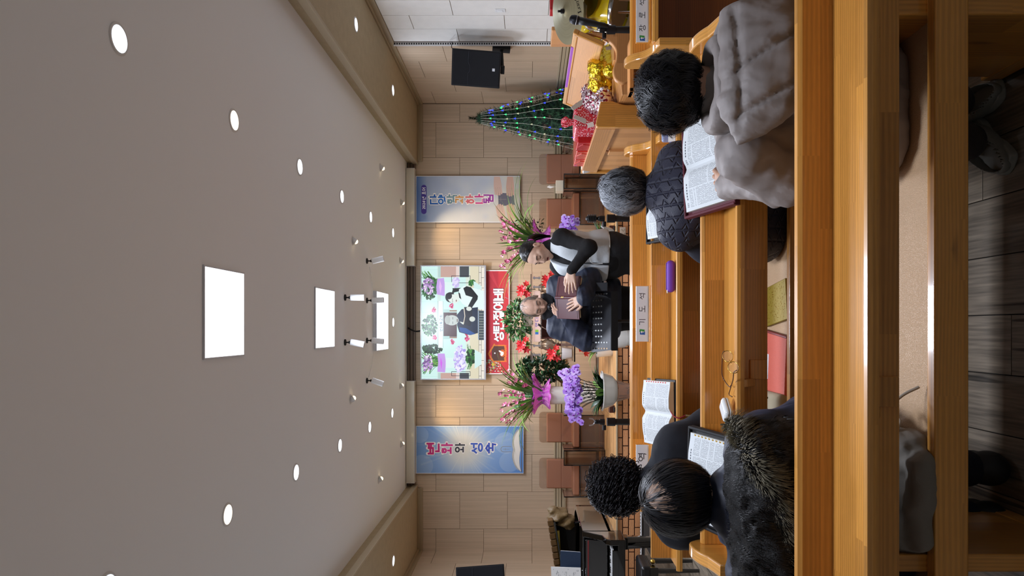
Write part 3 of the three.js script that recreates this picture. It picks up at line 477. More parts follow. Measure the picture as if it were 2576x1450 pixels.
    poly('#101418', 475, 315, 580, 312, 590, 345, 500, 365, 455, 420, 480, 330); oval('#101418', 450, 425, 62, 62); poly('#e5efe8', 430, 395, 560, 380, 560, 470, 520, 500, 440, 480, 415, 440); oval('#101418', 430, 410, 40, 40); c.strokeStyle = '#54504e'; c.lineWidth = 3; for (const [x, y] of [[468, 452], [470, 476]]) { c.beginPath(); c.arc(...S(x, y), 7, 0.2, 2.9); c.stroke(); } rect('#7a3c3c', 518, 528, 455, 478);
    poly('#e9fbfa', 555, 330, 620, 285, 865, 345, 865, 575, 700, 560, 600, 505, 560, 450); poly('#0c1014', 610, 315, 650, 290, 705, 305, 790, 410, 785, 450, 710, 560, 665, 540, 725, 425, 640, 400); poly('#0c1014', 548, 360, 570, 380, 585, 450, 560, 430);
    poly('#12233f', 530, 640, 590, 570, 790, 545, 790, 860, 690, 885, 560, 850, 535, 770); poly('#24539a', 560, 790, 640, 800, 760, 870, 700, 885, 570, 845); oval('#c3cdc8', 470, 705, 82, 62); oval('#aeb6b0', 415, 700, 35, 55); c.strokeStyle = '#3c3a38'; c.lineWidth = 4; for (const y of [680, 735]) { c.beginPath(); c.moveTo(...S(480, y - 14)); c.lineTo(...S(480, y + 14)); c.stroke(); } rect('#5a3c38', 530, 540, 690, 725);
    poly('#0e1424', 620, 545, 720, 545, 722, 660, 700, 775, 612, 760, 630, 660); poly('#e4d8c4', 612, 560, 624, 560, 634, 655, 616, 752, 606, 750, 624, 655); oval('#dfe6df', 680, 565, 34, 26); oval('#d7ded6', 720, 690, 36, 32); poly('#dfe6df', 560, 720, 612, 730, 612, 760, 590, 745);
    poly('#3d464e', 795, 585, 865, 590, 865, 945, 800, 945); for (let i = 0; i < 10; i++) for (let j = 0; j < 3; j++) oval('#c8cdbc', 815 + j * 18, 625 + i * 32, 4, 8); rect('#a6bfdc', 792, 800, 590, 940);
  });
  const y0 = 1.5 + 107 * 11.65 / F, y1 = 1.5 + 272 * 11.65 / F, x0 = (VY - 956) * 11.65 / F, x1 = (VY - 668) * 11.65 / F, w = x1 - x0, h = y1 - y0;
  const t = thing('wall_screen', 'large wall screen showing the two standing people, flowers and chairs', 'screen', [(x0 + x1) / 2, y0, -11.65]);
  const f = outline([[-w / 2, 0], [w / 2, 0], [w / 2, h], [-w / 2, h]]); f.holes.push(new THREE.Path([[-w / 2 + 0.02, 0.035], [-w / 2 + 0.02, h - 0.02], [w / 2 - 0.02, h - 0.02], [w / 2 - 0.02, 0.035]].map((p) => new THREE.Vector2(...p))));
  part(t, 'bezel', slab(f, 0.03, 0.003), M.silver); part(t, 'housing', box(w - 0.03, h - 0.03, 0.05, 'x', 0.006), M.blackMatt, [0, h / 2, -0.03]);
  part(t, 'display', new THREE.PlaneGeometry(w - 0.04, h - 0.055), new THREE.MeshStandardMaterial({ color: 0x050505, roughness: 0.25, emissive: 0xffffff, emissiveMap: art, emissiveIntensity: 1.0 }), [0, h / 2 + 0.0075, 0.02]);
  const l = new THREE.RectAreaLight(0xd6f2f0, 0.35, w - 0.05, h - 0.06); l.position.set(0, h / 2, 0.045); l.rotation.y = Math.PI; t.add(l); l.castShadow = true;
  const cb = part(scene, 'screen_cable', tube([[-0.03, 3.30, -11.70], [-0.04, 3.4, -11.68], [-0.01, 3.48, -11.66], [0.02, 3.53, -11.7]], 0.012, 24, 8), M.blackMatt); tag(cb, 'black cables rising from the wall screen to the ceiling', 'cable');
}
{
  const x0 = (VY - 942) * 11.7 / F, x1 = (VY - 680) * 11.7 / F, y0 = 1.5 + (1330 - 1282) * 11.7 / F, y1 = y0 + 0.42, w = x1 - x0, h = y1 - y0;
  const art = drawn(1024, 246, (c, W, H) => {
    c.fillStyle = '#fff'; c.fillRect(0, 0, W, H); c.fillStyle = '#c23540'; c.fillRect(8, 0, W - 16, H - 8); c.fillStyle = '#b32b38'; c.fillRect(8, 0, W - 16, 60); c.fillStyle = 'rgba(226,74,84,0.5)'; c.beginPath(); c.moveTo(W - 8, 20); c.lineTo(W - 8, 70); c.lineTo(W - 210, 150); c.fill();
    const r = rnd(9); for (let i = 0; i < 150; i++) { const t = r(); c.fillStyle = ['#e9d8d2', '#2c5a3c', '#d8a23c', '#8fbf9a'][Math.floor(r() * 4)]; c.beginPath(); c.arc(12 + t * 130, 8 + r() * 190 * (1 - t * 0.35), 2 + 5 * r(), 0, 7); c.fill(); } c.fillStyle = '#d9c14a'; c.fillRect(80, 70, 30, 26);
    c.fillStyle = '#5a3b32'; c.fillRect(128, 70, 150, 130); c.fillStyle = '#d97a34'; c.beginPath(); c.moveTo(100, 92); c.lineTo(200, 28); c.lineTo(302, 92); c.lineTo(296, 104); c.lineTo(200, 48); c.lineTo(106, 104); c.fill(); c.fillRect(120, 92, 12, 112); c.fillRect(276, 92, 12, 112); for (let i = 0; i < 26; i++) { c.fillRect(120 + i * 6.4, 190 + 10 * r(), 5, 22); } c.fillStyle = '#c5612d'; c.beginPath(); c.ellipse(206, 176, 36, 26, 0, 0, 7); c.fill(); c.fillStyle = '#fff'; c.beginPath(); c.ellipse(200, 172, 22, 15, 0.4, 0, 7); c.fill(); c.beginPath(); c.arc(206, 100, 7, 0, 7); c.fill(); c.beginPath(); c.ellipse(220, 158, 8, 22, 0.5, 0, 7); c.fill();
    [...'성탄절예배'].forEach((q, i) => { hangul(c, q, 318 + i * 104 + 5, 82 + 5, 106, '#3d1c20', 0.165); hangul(c, q, 318 + i * 104, 82, 106, '#fbfbfb', 0.165); });
  });
  const t = thing('wide_banner', 'wide red banner with white lettering and a nativity stable, below the wall screen', 'banner', [(x0 + x1) / 2, y0, -11.71]);
  part(t, 'sheet', box(w, h, 0.006, 'x'), M.paper, [0, h / 2, 0]); flatPrint(t, 'print', w - 0.004, h - 0.004, art, 0.0045).position.y = h / 2;
}
// ---------- loudspeakers ----------
function speaker(label, pos, yaw, wallX) {
  const t = thing('loudspeaker', label, 'speaker', pos, yaw), w = 0.45, h = 0.63, d = 0.38;
  const b = outline([[-w / 2, 0], [w / 2, 0], [w / 2 - 0.09, -d], [-w / 2 + 0.09, -d]].map(([x, z]) => [x, -z]));
  part(t, 'cabinet', uvBox(slab(b, h, 0.008).rotateX(-Math.PI / 2), 'y').translate(0, -h / 2, 0), std(0x17181d, 0.75));
  part(t, 'grille', box(w - 0.03, h - 0.03, 0.014, 'y', 0.006), std(0x14161c, 0.9, { bumpMap: TX.weave, bumpScale: 0.001 }), [0, 0, 0.004]);
  part(t, 'grille_seam', tube([[-w / 2 + 0.02, 0.1, 0.013], [-0.06, 0.1, 0.013], [-0.04, 0.085, 0.013], [0.04, 0.085, 0.013], [0.06, 0.1, 0.013], [w / 2 - 0.02, 0.1, 0.013]], 0.004, 30, 6), std(0x2b2e38, 0.6));
  part(t, 'badge', box(0.035, 0.035, 0.006, 'x', 0.003), std(0xdfe3ea, 0.4), [0, -h / 2 + 0.09, 0.012]);
  t.rotation.x = 0.06; t.rotation.z = -0.05 * Math.sign(-yaw); t.updateMatrixWorld(); const a = new THREE.Group(); a.name = 'wall_bracket'; t.add(a); const q = t.worldToLocal(V(...wallX)).toArray(), e = [0, -h / 2 - 0.03, -0.14];
  part(a, 'arm', merge([rod(e, add(q, [0, 0, 0]), 0.022), put(box(0.1, 0.05, 0.12, 'x', 0.005), ...e)]), M.blackMatt); part(a, 'plate', box(0.14, 0.24, 0.05, 'y', 0.003), M.blackMatt, q, [0, -yaw + Math.PI / 2, 0]);
  return t;
}
{
  const s = speaker('black loudspeaker hung on the wall above the decorated tree', [3.37, 2.18, -9.0], -0.42, [3.785, 1.87, -9.40]);
  const s2 = speaker('black loudspeaker on the wall above the piano, cut by the frame', [-3.30, 2.12, -9.0], 0.42, [-3.725, 1.81, -9.40]);
  const w = part(scene, 'speaker_cable', tube([[3.80, 2.55, -9.2], [3.75, 2.50, -9.1], [3.66, 2.50, -9.05], [3.60, 2.42, -9.05], [3.55, 2.35, -9.1]], 0.005, 30, 6), M.blackMatt); tag(w, 'thin black cable looping from the wall to the loudspeaker above the tree', 'cable');
  const b = thing('wall_switch', 'small white wall switch on the pale boards beside the loudspeaker', 'switch', [XR - 0.015, 1.5 + 71 * 8.35 / F, -8.33], -Math.PI / 2); part(b, 'plate', box(0.075, 0.12, 0.012, 'y', 0.004), M.plasticWhite); part(b, 'rocker', box(0.035, 0.06, 0.008, 'y', 0.003), M.white, [0, 0, 0.008]);
}
// ---------- chairs and small tables on the platform ----------
{
  const y0 = 0.33, w = 0.5;
  const t = thing('platform_chair', 'x', 'chair', [0, y0, 0], 0, 'brown leather chairs with smoked clear frames on the platform');
  const rr = (W, H, r) => { const s = new THREE.Shape(); s.moveTo(-W / 2, 0); s.lineTo(W / 2, 0); s.lineTo(W / 2, H - r); s.quadraticCurveTo(W / 2, H, W / 2 - r, H); s.lineTo(-W / 2 + r, H); s.quadraticCurveTo(-W / 2, H, -W / 2, H - r); return s; };
  part(t, 'back_panel', slab(rr(w, 1.0, 0.07), 0.012, 0.002), M.smoked, [0, 0, -0.29]);
  const pad = (W, H, D, puff) => { const g = new RoundedBoxGeometry(W, H, D, 6, 0.02), p = g.attributes.position; for (let i = 0; i < p.count; i++) { const x = p.getX(i) / W * 2, y = p.getY(i) / H * 2; if (p.getZ(i) > 0) p.setZ(i, p.getZ(i) + puff * (1 - x * x) * (1 - y * y)); } g.computeVertexNormals(); return uvBox(g); };
  part(t, 'back_pad', pad(w - 0.03, 0.25, 0.06, 0.012), M.tan, [0, 0.755, -0.25], [-0.06, 0, 0]); part(t, 'back_pad', pad(w - 0.03, 0.2, 0.06, 0.012), M.tan, [0, 0.55, -0.24], [-0.06, 0, 0]);
  part(t, 'seat_pad', put(pad(w - 0.02, 0.46, 0.1, 0.012), 0, 0, 0, -Math.PI / 2), M.tan, [0, 0.43, 0.0]);
  part(t, 'seat_plate', box(w, 0.014, 0.48, 'x', 0.003), M.blackGloss, [0, 0.372, 0]); part(t, 'front_panel', box(w - 0.02, 0.34, 0.01, 'x', 0.002), M.smoked, [0, 0.19, 0.2]); part(t, 'rear_panel', box(w - 0.02, 0.36, 0.01, 'x', 0.002), M.smoked, [0, 0.19, -0.27]);
  for (const s of [-1, 1]) {
    const side = new THREE.Group(); side.name = 'side_panel'; side.position.set(s * (w / 2 + 0.008), 0, 0); t.add(side);
    part(side, 'pane', box(0.010, 0.6, 0.5, 'y', 0.002), M.smoked, [0, 0.32, 0]); part(side, 'edge', merge([put(box(0.016, 0.6, 0.016, 'y', 0.003), 0, 0.32, 0.25), put(box(0.016, 0.018, 0.5, 'z', 0.003), 0, 0.62, 0), put(box(0.016, 0.018, 0.5, 'z', 0.003), 0, 0.02, 0)]), M.blackGloss);
  }
  part(t, 'base_plate', box(w + 0.03, 0.016, 0.52, 'x', 0.003), M.smoked, [0, 0.009, 0]);
  const spots = [[1.87, 'brown padded smoked-clear chair behind the shock-mounted microphone, next to the tissue box'], [2.59, 'brown padded smoked-clear chair partly hidden by the panelled desk and red gifts'], [-1.595, 'brown padded smoked-clear chair beside the pink-tulle vase and the empty microphone clip'], [-2.34, 'brown padded smoked-clear chair, the one nearest the piano']];
  spots.forEach(([x, l], i) => { if (!i) { t.position.set(x, y0, -11.0); t.userData.label = l; } else copy(t, l, [x, y0, -11.0]); });
  const k = thing('side_table', 'narrow smoked glass table between chairs, with a tissue box on it', 'table', [2.25, y0, -10.85]);
  part(k, 'top', box(0.24, 0.014, 0.5, 'z', 0.003), M.blackGloss, [0, 0.63, 0]); for (const s of [-1, 1]) part(k, 'side', box(0.012, 0.6, 0.5, 'y', 0.002), M.smoked, [s * 0.11, 0.32, 0]); part(k, 'back', box(0.22, 0.6, 0.01, 'y', 0.002), M.smoked, [0, 0.32, -0.24]); part(k, 'edges', merge([-1, 1].map((s) => put(box(0.018, 0.62, 0.018, 'y', 0.003), s * 0.11, 0.315, 0.25))), M.blackGloss); part(k, 'foot', box(0.24, 0.014, 0.5, 'z', 0.003), M.blackGloss, [0, 0.008, 0]);
  copy(k, 'narrow smoked glass table with a bare top, between the two chairs nearest the piano', [-1.968, y0, -10.85]);
  const q = thing('tissue_box', 'pale tissue box with a tissue pulled up, on the smoked side table', 'box', [2.19, y0 + 0.638, -10.72], 0.1);
  part(q, 'carton', box(0.17, 0.115, 0.13, 'x', 0.004), std(0xe6e1cf, 0.6), [0, 0.058, 0]); part(q, 'tissue', surf((x, y, z) => Math.hypot(x * (1 + 5 * Math.max(0, 0.09 - y) * 4), z * 2.2) - 0.008 - 0.016 * smooth(0, 0.07, y) * (1 - smooth(0.09, 0.13, y)) + 0.004 * Math.sin(y * 90 + x * 70), [-0.05, -0.005, -0.03], [0.05, 0.13, 0.03], 0.005), M.paper, [0, 0.115, 0]);
}
// ---------- pulpit ----------
{
  const X = 0.18, t = thing('pulpit', 'clear acrylic pulpit with ornate silver columns and a lettered pink strip', 'pulpit', [X, STAGE, -10.15]);
  const dy = (x) => atY(x, 10.0) - STAGE;
  part(t, 'top_plate', box(1.28, 0.02, 0.5, 'x', 0.004), M.acrylic, [0, dy(1339), 0]); part(t, 'top_edge', box(1.28, 0.012, 0.012, 'x', 0.002), std(0x4a3730, 0.3), [0, dy(1336), -0.25]);
  part(t, 'second_plate', box(1.28, 0.018, 0.5, 'x', 0.004), M.acrylic, [0, dy(1361), 0]);
  const sign = drawn(512, 80, (c, w, h) => { c.fillStyle = '#e9cfc8'; c.fillRect(0, 0, w, h); [...'안디옥교회'].forEach((q, i) => hangul(c, q, 150 + i * 54, 20, 44, '#6a55b4', 0.13)); c.fillStyle = '#3d78cc'; c.fillRect(72, 22, 24, 40); c.fillStyle = '#8fd04a'; c.fillRect(96, 22, 24, 40); });
  const s = new THREE.Group(); s.name = 'sign'; s.position.set(0, dy(1350), 0.2); t.add(s); part(s, 'plate', box(0.73, 0.1, 0.008, 'x', 0.002), std(0xe6ccc6, 0.3)); part(s, 'print', new THREE.PlaneGeometry(0.72, 0.094), std(0xffffff, 0.35, { map: sign }), [0, 0, 0.0055]);
  for (const x of [-0.55, -0.42, 0.42, 0.55]) part(t, 'spacer', merge([put(cyl(0.012, 0.012, 0.11, 16), 0, 0, 0), put(cyl(0.022, 0.022, 0.018, 16), 0, 0.035, 0), put(cyl(0.022, 0.022, 0.018, 16), 0, -0.035, 0)]), M.chrome, [x, dy(1350), 0.19]);
  part(t, 'lectern_box', merge([put(box(0.62, 0.34, 0.03, 'x', 0.005), 0, 0, -0.16), put(box(0.03, 0.34, 0.3, 'y', 0.005), -0.31, 0, 0), put(box(0.03, 0.34, 0.3, 'y', 0.005), 0.31, 0, 0), put(box(0.62, 0.03, 0.3, 'x', 0.005), 0, -0.16, 0)]), std(0x4a2420, 0.35), [0, dy(1390), -0.02]);
  for (const sx of [-1, 1]) {
    const c = new THREE.Group(); c.name = 'column'; c.position.set(sx * 0.41, 0, 0.1); t.add(c);
    const pts = [[0.03, 0.26], [0.045, 0.25], [0.06, 0.215], [0.052, 0.2], [0.075, 0.16], [0.082, 0.12], [0.068, 0.095], [0.074, 0.07], [0.05, 0.04], [0.03, 0.02], [0.026, 0]], g = lathe(pts.map(([r, y]) => [r, y]).reverse(), 48), p = g.attributes.position;
    for (let i = 0; i < p.count; i++) { const a = Math.atan2(p.getZ(i), p.getX(i)), k = 1 + 0.09 * Math.sin(a * 9 + p.getY(i) * 60) + 0.05 * Math.sin(a * 17); p.setX(i, p.getX(i) * k); p.setZ(i, p.getZ(i) * k); } g.computeVertexNormals();
    part(c, 'capital', g, std(0xb9aa98, 0.3, { metalness: 0.6 }), [0, dy(1400), 0]); part(c, 'shaft', merge([put(cyl(0.02, 0.02, dy(1400), 20), 0, dy(1400) / 2, 0), put(cyl(0.032, 0.032, 0.02, 20), 0, dy(1404), 0), put(cyl(0.09, 0.1, 0.03, 28), 0, 0.015, 0)]), std(0x6b3a34, 0.3, { metalness: 0.3 }));
  }
  const wing = new THREE.Shape(); wing.moveTo(-0.64, 0); wing.lineTo(0.64, 0); wing.lineTo(0.64, 0.02); wing.quadraticCurveTo(0.62, 0.17, 0.4, 0.18); wing.lineTo(-0.4, 0.18); wing.quadraticCurveTo(-0.62, 0.17, -0.64, 0.02);
  part(t, 'front_wing', slab(wing, 0.012, 0.002), M.acrylic, [0, dy(1442), 0.22]); part(t, 'lower_shelf', box(1.3, 0.02, 0.5, 'x', 0.004), M.blackGloss, [0, dy(1443) - 0.008, 0]);
  part(t, 'foot_plate', box(1.1, 0.025, 0.5, 'x', 0.005), M.smoked, [0, 0.014, 0]);
  const m = thing('gooseneck_microphone', 'thin gooseneck microphone rising from the pulpit beside the standing man', 'microphone', [-0.05, atY(1413, 9.9), -9.9]);
  part(m, 'neck', tube([[0, 0, 0], [0.0, 0.05, 0.01], [0.02, 0.16, 0.04], [0.06, 0.25, 0.07], [0.085, 0.29, 0.09]], 0.006, 30, 8), M.chrome); part(m, 'capsule', new THREE.CapsuleGeometry(0.014, 0.035, 4, 12), M.blackMatt, [0.1, 0.315, 0.1], [0.4, 0, -0.7]); part(m, 'foot', put(cyl(0.03, 0.035, 0.015, 20), 0, 0, 0), M.blackMatt); 
}
// ---------- plants and flowers ----------
const mats = (list, r, extra) => list.map((c) => std(c, r, { side: THREE.DoubleSide, ...extra }));
const greens = mats([0x4f8034, 0x6a9a44, 0x3a6a2e, 0x86b052], 0.45), darks = mats([0x1d3a24, 0x26492c, 0x16301e, 0x345a38], 0.4);
const orient = (m, dir, roll = 0) => { const d = V(...dir).normalize(); m.quaternion.setFromUnitVectors(V(0, 1, 0), d); m.rotateY(roll); };
function petals(n, len, wid, cup, fold = 0.15) { return merge(Array.from({ length: n }, (_, i) => put(blade(len, wid, cup, fold, 4), 0, 0, 0, Math.PI / 2 - 0.35, 0, 0).rotateY(i * 2 * Math.PI / n))); }  // opens towards +y
const pinkBloom = [0.062, 0.072, 0.056].map((l) => petals(5, l * 0.62, l * 0.5, -0.5));
function flowerVase(label, X, z, seed, flip) {
  const r = rnd(seed), t = thing('flower_vase', label, 'vase', [X, STAGE, z], 0), top = atY(1378, -z) - STAGE;
  part(t, 'vase', lathe([[0, 0], [0.10, 0], [0.105, 0.02], [0.125, top * 0.6], [0.135, top - 0.02], [0.13, top], [0.115, top], [0.11, top - 0.05], [0, top - 0.05]], 36), M.ceramic);
  // gathered tulle wrap
  const tf = (dy, fl, c, o) => { const g = new THREE.CylinderGeometry(1, 1, 1, 90, 10, true), p = g.attributes.position; for (let i = 0; i < p.count; i++) { const a = Math.atan2(p.getZ(i), p.getX(i)), v = p.getY(i) + 0.5, w = Math.abs(v - 0.42), rad = 0.118 + fl * w * w * 2.1 * (1 + 0.25 * Math.sin(a * 3 + seed)) + (0.006 + 0.055 * w) * Math.sin(a * 13 + 3 * noise(a * 2, v * 2, seed) + o); p.setXYZ(i, Math.cos(a) * rad, dy + 0.02 + v * 0.235 + 0.02 * w * Math.sin(a * 7 + o), Math.sin(a) * rad); } g.computeVertexNormals(); return part(t, 'tulle_wrap', g, std(c, 0.5, { side: THREE.DoubleSide, transmission: 0.15, thickness: 0, sheen: 0.3, bumpMap: TX.crumple, bumpScale: 0.006 })); };
  tf(top - 0.05, 0.24, 0xff86ff, 0); tf(top - 0.03, 0.18, 0xffa8ff, 1.3);
  const knot = part(t, 'tulle_ribbon', new THREE.TorusGeometry(0.125, 0.008, 8, 40), std(0xd94be0, 0.5), [0, top + 0.062, 0]); knot.rotation.x = Math.PI / 2;
  const geos = [0, 1, 2, 3, 4].map((k) => blade(0.72 + 0.12 * k, 0.038 + 0.005 * k, 0.4 + 0.32 * k, 0.3, 12, (s) => Math.min(1, 5 * s + 0.35) * (1 - s ** 2.2)));
  for (let i = 0; i < 74; i++) { const a = r() * 6.283, k = Math.floor(r() * 5), m = part(t, 'leaf', geos[k], greens[Math.floor(r() * 4)], [Math.cos(a) * 0.06, top, Math.sin(a) * 0.06]); const lean = 0.10 + 0.55 * r() ** 1.5; m.rotation.set(0, 0, 0); m.rotateY(-a + Math.PI / 2); m.rotateX(lean * 0.8); const s = 0.62 + 0.5 * r(); m.scale.set(1, s, s); }
  const fm = mats([0xd9779f, 0xe79bb6, 0xc75a88, 0xf0b9c6], 0.55), st = [];
  for (let k = 0; k < 7; k++) {
    const a = flip + (k - 3) * 0.7, lean = 0.13 + 0.06 * k % 0.2, h = 0.58 + 0.14 * r(), pts = [0, 1, 2, 3, 4].map((i) => { const s = i / 4; return [Math.cos(a) * (0.04 + lean * s * (0.6 + s)), top + h * s, Math.sin(a) * (0.04 + lean * s * (0.6 + s))]; });
    st.push(tube(pts, 0.004, 16, 6)); const cv = curve(pts);
    for (let i = 0; i < 13; i++) { const p = cv.getPoint(0.5 + 0.5 * i / 13), b = r() * 6.283, m = part(t, 'blossom', pinkBloom[Math.floor(r() * 3)], fm[Math.floor(r() * 4)], [p.x + Math.cos(b) * 0.03, p.y + 0.01 * r(), p.z + Math.sin(b) * 0.03]); orient(m, [Math.cos(b), 0.1 + 0.5 * r(), Math.sin(b) + 0.7], r() * 6); }
  }
  part(t, 'stems', merge(st), M.stem);
  const bits = []; for (let i = 0; i < 420; i++) { const a = r() * 6.283, q = 0.05 + 0.22 * Math.sqrt(r()), g = blade(0.05 + 0.04 * r(), 0.022, 0.6, 0.2, 3); g.rotateX(0.4 + r()); g.rotateY(r() * 6.283); bits.push(g.translate(flip * 0.05 + Math.cos(a) * q, top + 0.05 + 0.42 * r(), -0.05 + Math.sin(a) * q * 0.6)); } stuff(part(t, 'foliage', merge(bits), darks[1]));
  return t;
}
flowerVase('white vase in pink tulle with pink flowers, beside the dark leafy plant and orchids', atX(995, 10.2), -10.2, 21, 1.4);
flowerVase('white vase in pink tulle with pink flowers, behind the standing woman\'s head', atX(608, 10.2), -10.2, 34, 1.6);
function leafyMass(t, n, c, rad, seed, L = 0.07, list = darks, every = 1) {
  const r = rnd(seed), gs = [0, 1, 2].map((k) => blade(L * (0.8 + 0.25 * k), L * 0.5, 0.5 + 0.3 * k, 0.25, 5)), bulk = [[], [], [], []];
  for (let i = 0; i < n; i++) {
    const a = r() * 6.283, b = Math.acos(2 * r() - 1), q = 0.55 + 0.45 * r(), d = [Math.sin(b) * Math.cos(a), Math.cos(b), Math.sin(b) * Math.sin(a)], p = [c[0] + d[0] * rad[0] * q, c[1] + d[1] * rad[1] * q, c[2] + d[2] * rad[2] * q];
    const dir = [d[0] + 0.5 * (r() - 0.5), d[1] * 0.6 - 0.15 + 0.5 * (r() - 0.5), d[2] + 0.3], g = gs[Math.floor(r() * 3)].clone(), m = new THREE.Object3D(); m.position.set(...p); orient(m, dir, r() * 6); m.updateMatrix(); bulk[Math.floor(r() * 4)].push(g.applyMatrix4(m.matrix));
  }
  bulk.forEach((b, i) => b.length && stuff(part(t, 'foliage', merge(b), list[i])));
}
{
  const t = thing('leafy_plant', 'dark green leafy pot plant on the platform between the pulpit and the pink flower vase', 'plant', [atX(984, 10.75), STAGE, -10.75]);
  part(t, 'pot', lathe([[0, 0], [0.13, 0], [0.16, 0.3], [0.17, 0.32], [0.15, 0.32], [0.14, 0.28], [0, 0.28]], 30), std(0xd8d4cc, 0.4)); part(t, 'trunk', merge([tube([[0, 0.28, 0], [0.10, 0.6, 0.05], [0.33, 0.9, 0.12]], 0.016, 12, 8), tube([[0.02, 0.28, 0], [0.18, 0.7, 0.02], [0.4, 1.0, 0.1]], 0.011, 12, 8)]), std(0x6a5238, 0.8));
  leafyMass(t, 620, [0.345, 0.96, 0.10], [0.20, 0.38, 0.18], 51, 0.085);
  const p = thing('trailing_plant', 'green trailing pot plant on top of the pulpit behind the man', 'plant', [atX(808, 10.1), atY(1338, 10.1), -10.15]);
  part(p, 'pot', lathe([[0, 0], [0.08, 0], [0.10, 0.12], [0.092, 0.12], [0.085, 0.1], [0, 0.1]], 28), std(0xcfcac0, 0.4)); leafyMass(p, 420, [0, 0.20, 0], [0.30, 0.20, 0.16], 61, 0.075, mats([0x2f5a30, 0x3f6f3a, 0x23482a, 0x5a8648], 0.42));
  part(p, 'stems', merge([[-0.25, 0.26], [0.26, 0.3], [-0.3, 0.02], [0.28, 0.05]].map(([x, y]) => tube([[0, 0.1, 0], [x * 0.5, y + 0.08, 0.06], [x, y, 0.08]], 0.003, 10, 5))), M.stem);
  const w = thing('thin_rods', 'two thin pale rods slanting over the pulpit plant', 'rod', [0, 0, 0]); part(w, 'rod', rod(at(1312, 770, 10.0), at(1270, 748, 10.0), 0.003), M.silver); part(w, 'rod', rod(at(1332, 842, 10.0), at(1282, 815, 10.0), 0.003), M.silver); 
}
const bract = [0.075, 0.06].map((l) => merge([petals(6, l, l * 0.55, -0.25, 0.2), put(petals(5, l * 0.7, l * 0.45, -0.1, 0.2), 0, 0.012, 0, 0, 0.5)])), reds = mats([0xd41f2c, 0xe63a3a, 0xb5141f], 0.5);
function poinsettia(label, x, y, d, potted, seed) {
  const t = thing('poinsettia', label, 'flower', at(x, y, d)), r = rnd(seed);
  [[0, 0.02, 0.05], [0.07, -0.03, 0.02], [-0.06, -0.04, 0.02], [0.02, 0.06, -0.03], [-0.05, 0.05, 0]].forEach(([a, b, c], i) => { const m = part(t, 'bloom', bract[i % 2], reds[i % 3], [a, b, c]); orient(m, [a * 5, b * 4 + 0.2, 0.9], r() * 6); });
  const gl = blade(0.09, 0.045, 0.5, 0.2, 5); for (let i = 0; i < 9; i++) { const m = part(t, 'leaf', gl, greens[i % 4], [0, -0.05, 0]); orient(m, [Math.cos(i * 0.7), -0.35 + 0.2 * (i % 3), Math.sin(i * 0.7) + 0.4], r() * 6); }
  part(t, 'stem', tube([[0, 0, 0], [0, -0.08, -0.01], [0, -0.16, -0.02]], 0.006, 8, 6), M.stem);
  if (potted) { const g = lathe([[0, 0], [0.075, 0], [0.09, 0.14], [0.083, 0.14], [0.078, 0.12], [0, 0.12]], 60), p = g.attributes.position; for (let i = 0; i < p.count; i++) { const a = Math.atan2(p.getZ(i), p.getX(i)), k = 1 + 0.025 * Math.sin(a * 24); p.setX(i, p.getX(i) * k); p.setZ(i, p.getZ(i) * k); } g.computeVertexNormals(); part(t, 'ribbed_pot', g, std(0xe6e9f2, 0.4), [0, -0.25, -0.02]); }
}
poinsettia('red poinsettia at the upper corner of the pulpit, on the side of the woman', 1319, 728, 10.0, false, 1);
poinsettia('red poinsettia at the upper corner of the pulpit, on the side of the purple orchids', 1318, 868, 10.0, false, 2);
poinsettia('red poinsettia in a ribbed white pot near the woman\'s hand', 1382, 703, 9.95, true, 3);
poinsettia('red poinsettia in a ribbed white pot above the music stand', 1394, 889, 9.95, true, 4);
{
  const t = thing('poinsettia', 'drooping red flower with long strap leaves low beside the music stand', 'flower', at(1490, 880, 9.75)), r = rnd(14);
  part(t, 'pot', lathe([[0, -0.30], [0.09, -0.30], [0.11, -0.06], [0.1, -0.06], [0.095, -0.09], [0, -0.09]], 28), M.ceramic); 
  const g = [blade(0.34, 0.05, 1.5, 0.25, 10), blade(0.26, 0.045, 1.0, 0.25, 10)]; for (let i = 0; i < 9; i++) { const m = part(t, 'leaf', g[i % 2], greens[i % 4], [0, -0.09, 0]); m.rotateY(i * 0.72 + 2.2); m.rotateX(0.3 + 0.3 * r()); }
  for (const [x, y, z, k] of [[0.02, 0.17, 0.04, 0], [-0.05, 0.10, 0.06, 1], [0.10, 0.14, 0.02, 1]]) { const m = part(t, 'bloom', bract[k], reds[k], [x, y, z]); orient(m, [x, -0.5, 0.8], 1); }
  part(t, 'stem', merge([tube([[0, -0.09, 0], [0.01, 0.1, 0], [0.02, 0.17, 0.03]], 0.005, 10, 6), tube([[0, -0.09, 0], [-0.04, 0.02, 0.02], [-0.05, 0.1, 0.05]], 0.005, 10, 6)]), M.stem);
  const q = thing('leafy_plant', 'small broad-leaved plant in a white pot on the platform, behind the woman\'s book hand', 'plant', at(1543, 700, 9.6));
  part(q, 'pot', lathe([[0, 0], [0.08, 0], [0.10, 0.14], [0.09, 0.14], [0.085, 0.11], [0, 0.11]], 28), M.ceramic); const lg = blade(0.24, 0.11, 0.9, 0.2, 8); for (let i = 0; i < 11; i++) { const m = part(q, 'leaf', lg, darks[i % 4], [0, 0.1, 0]); m.rotateY(i * 0.58); m.rotateX(0.25 + 0.5 * r()); }
  q.position.y = STAGE;
}
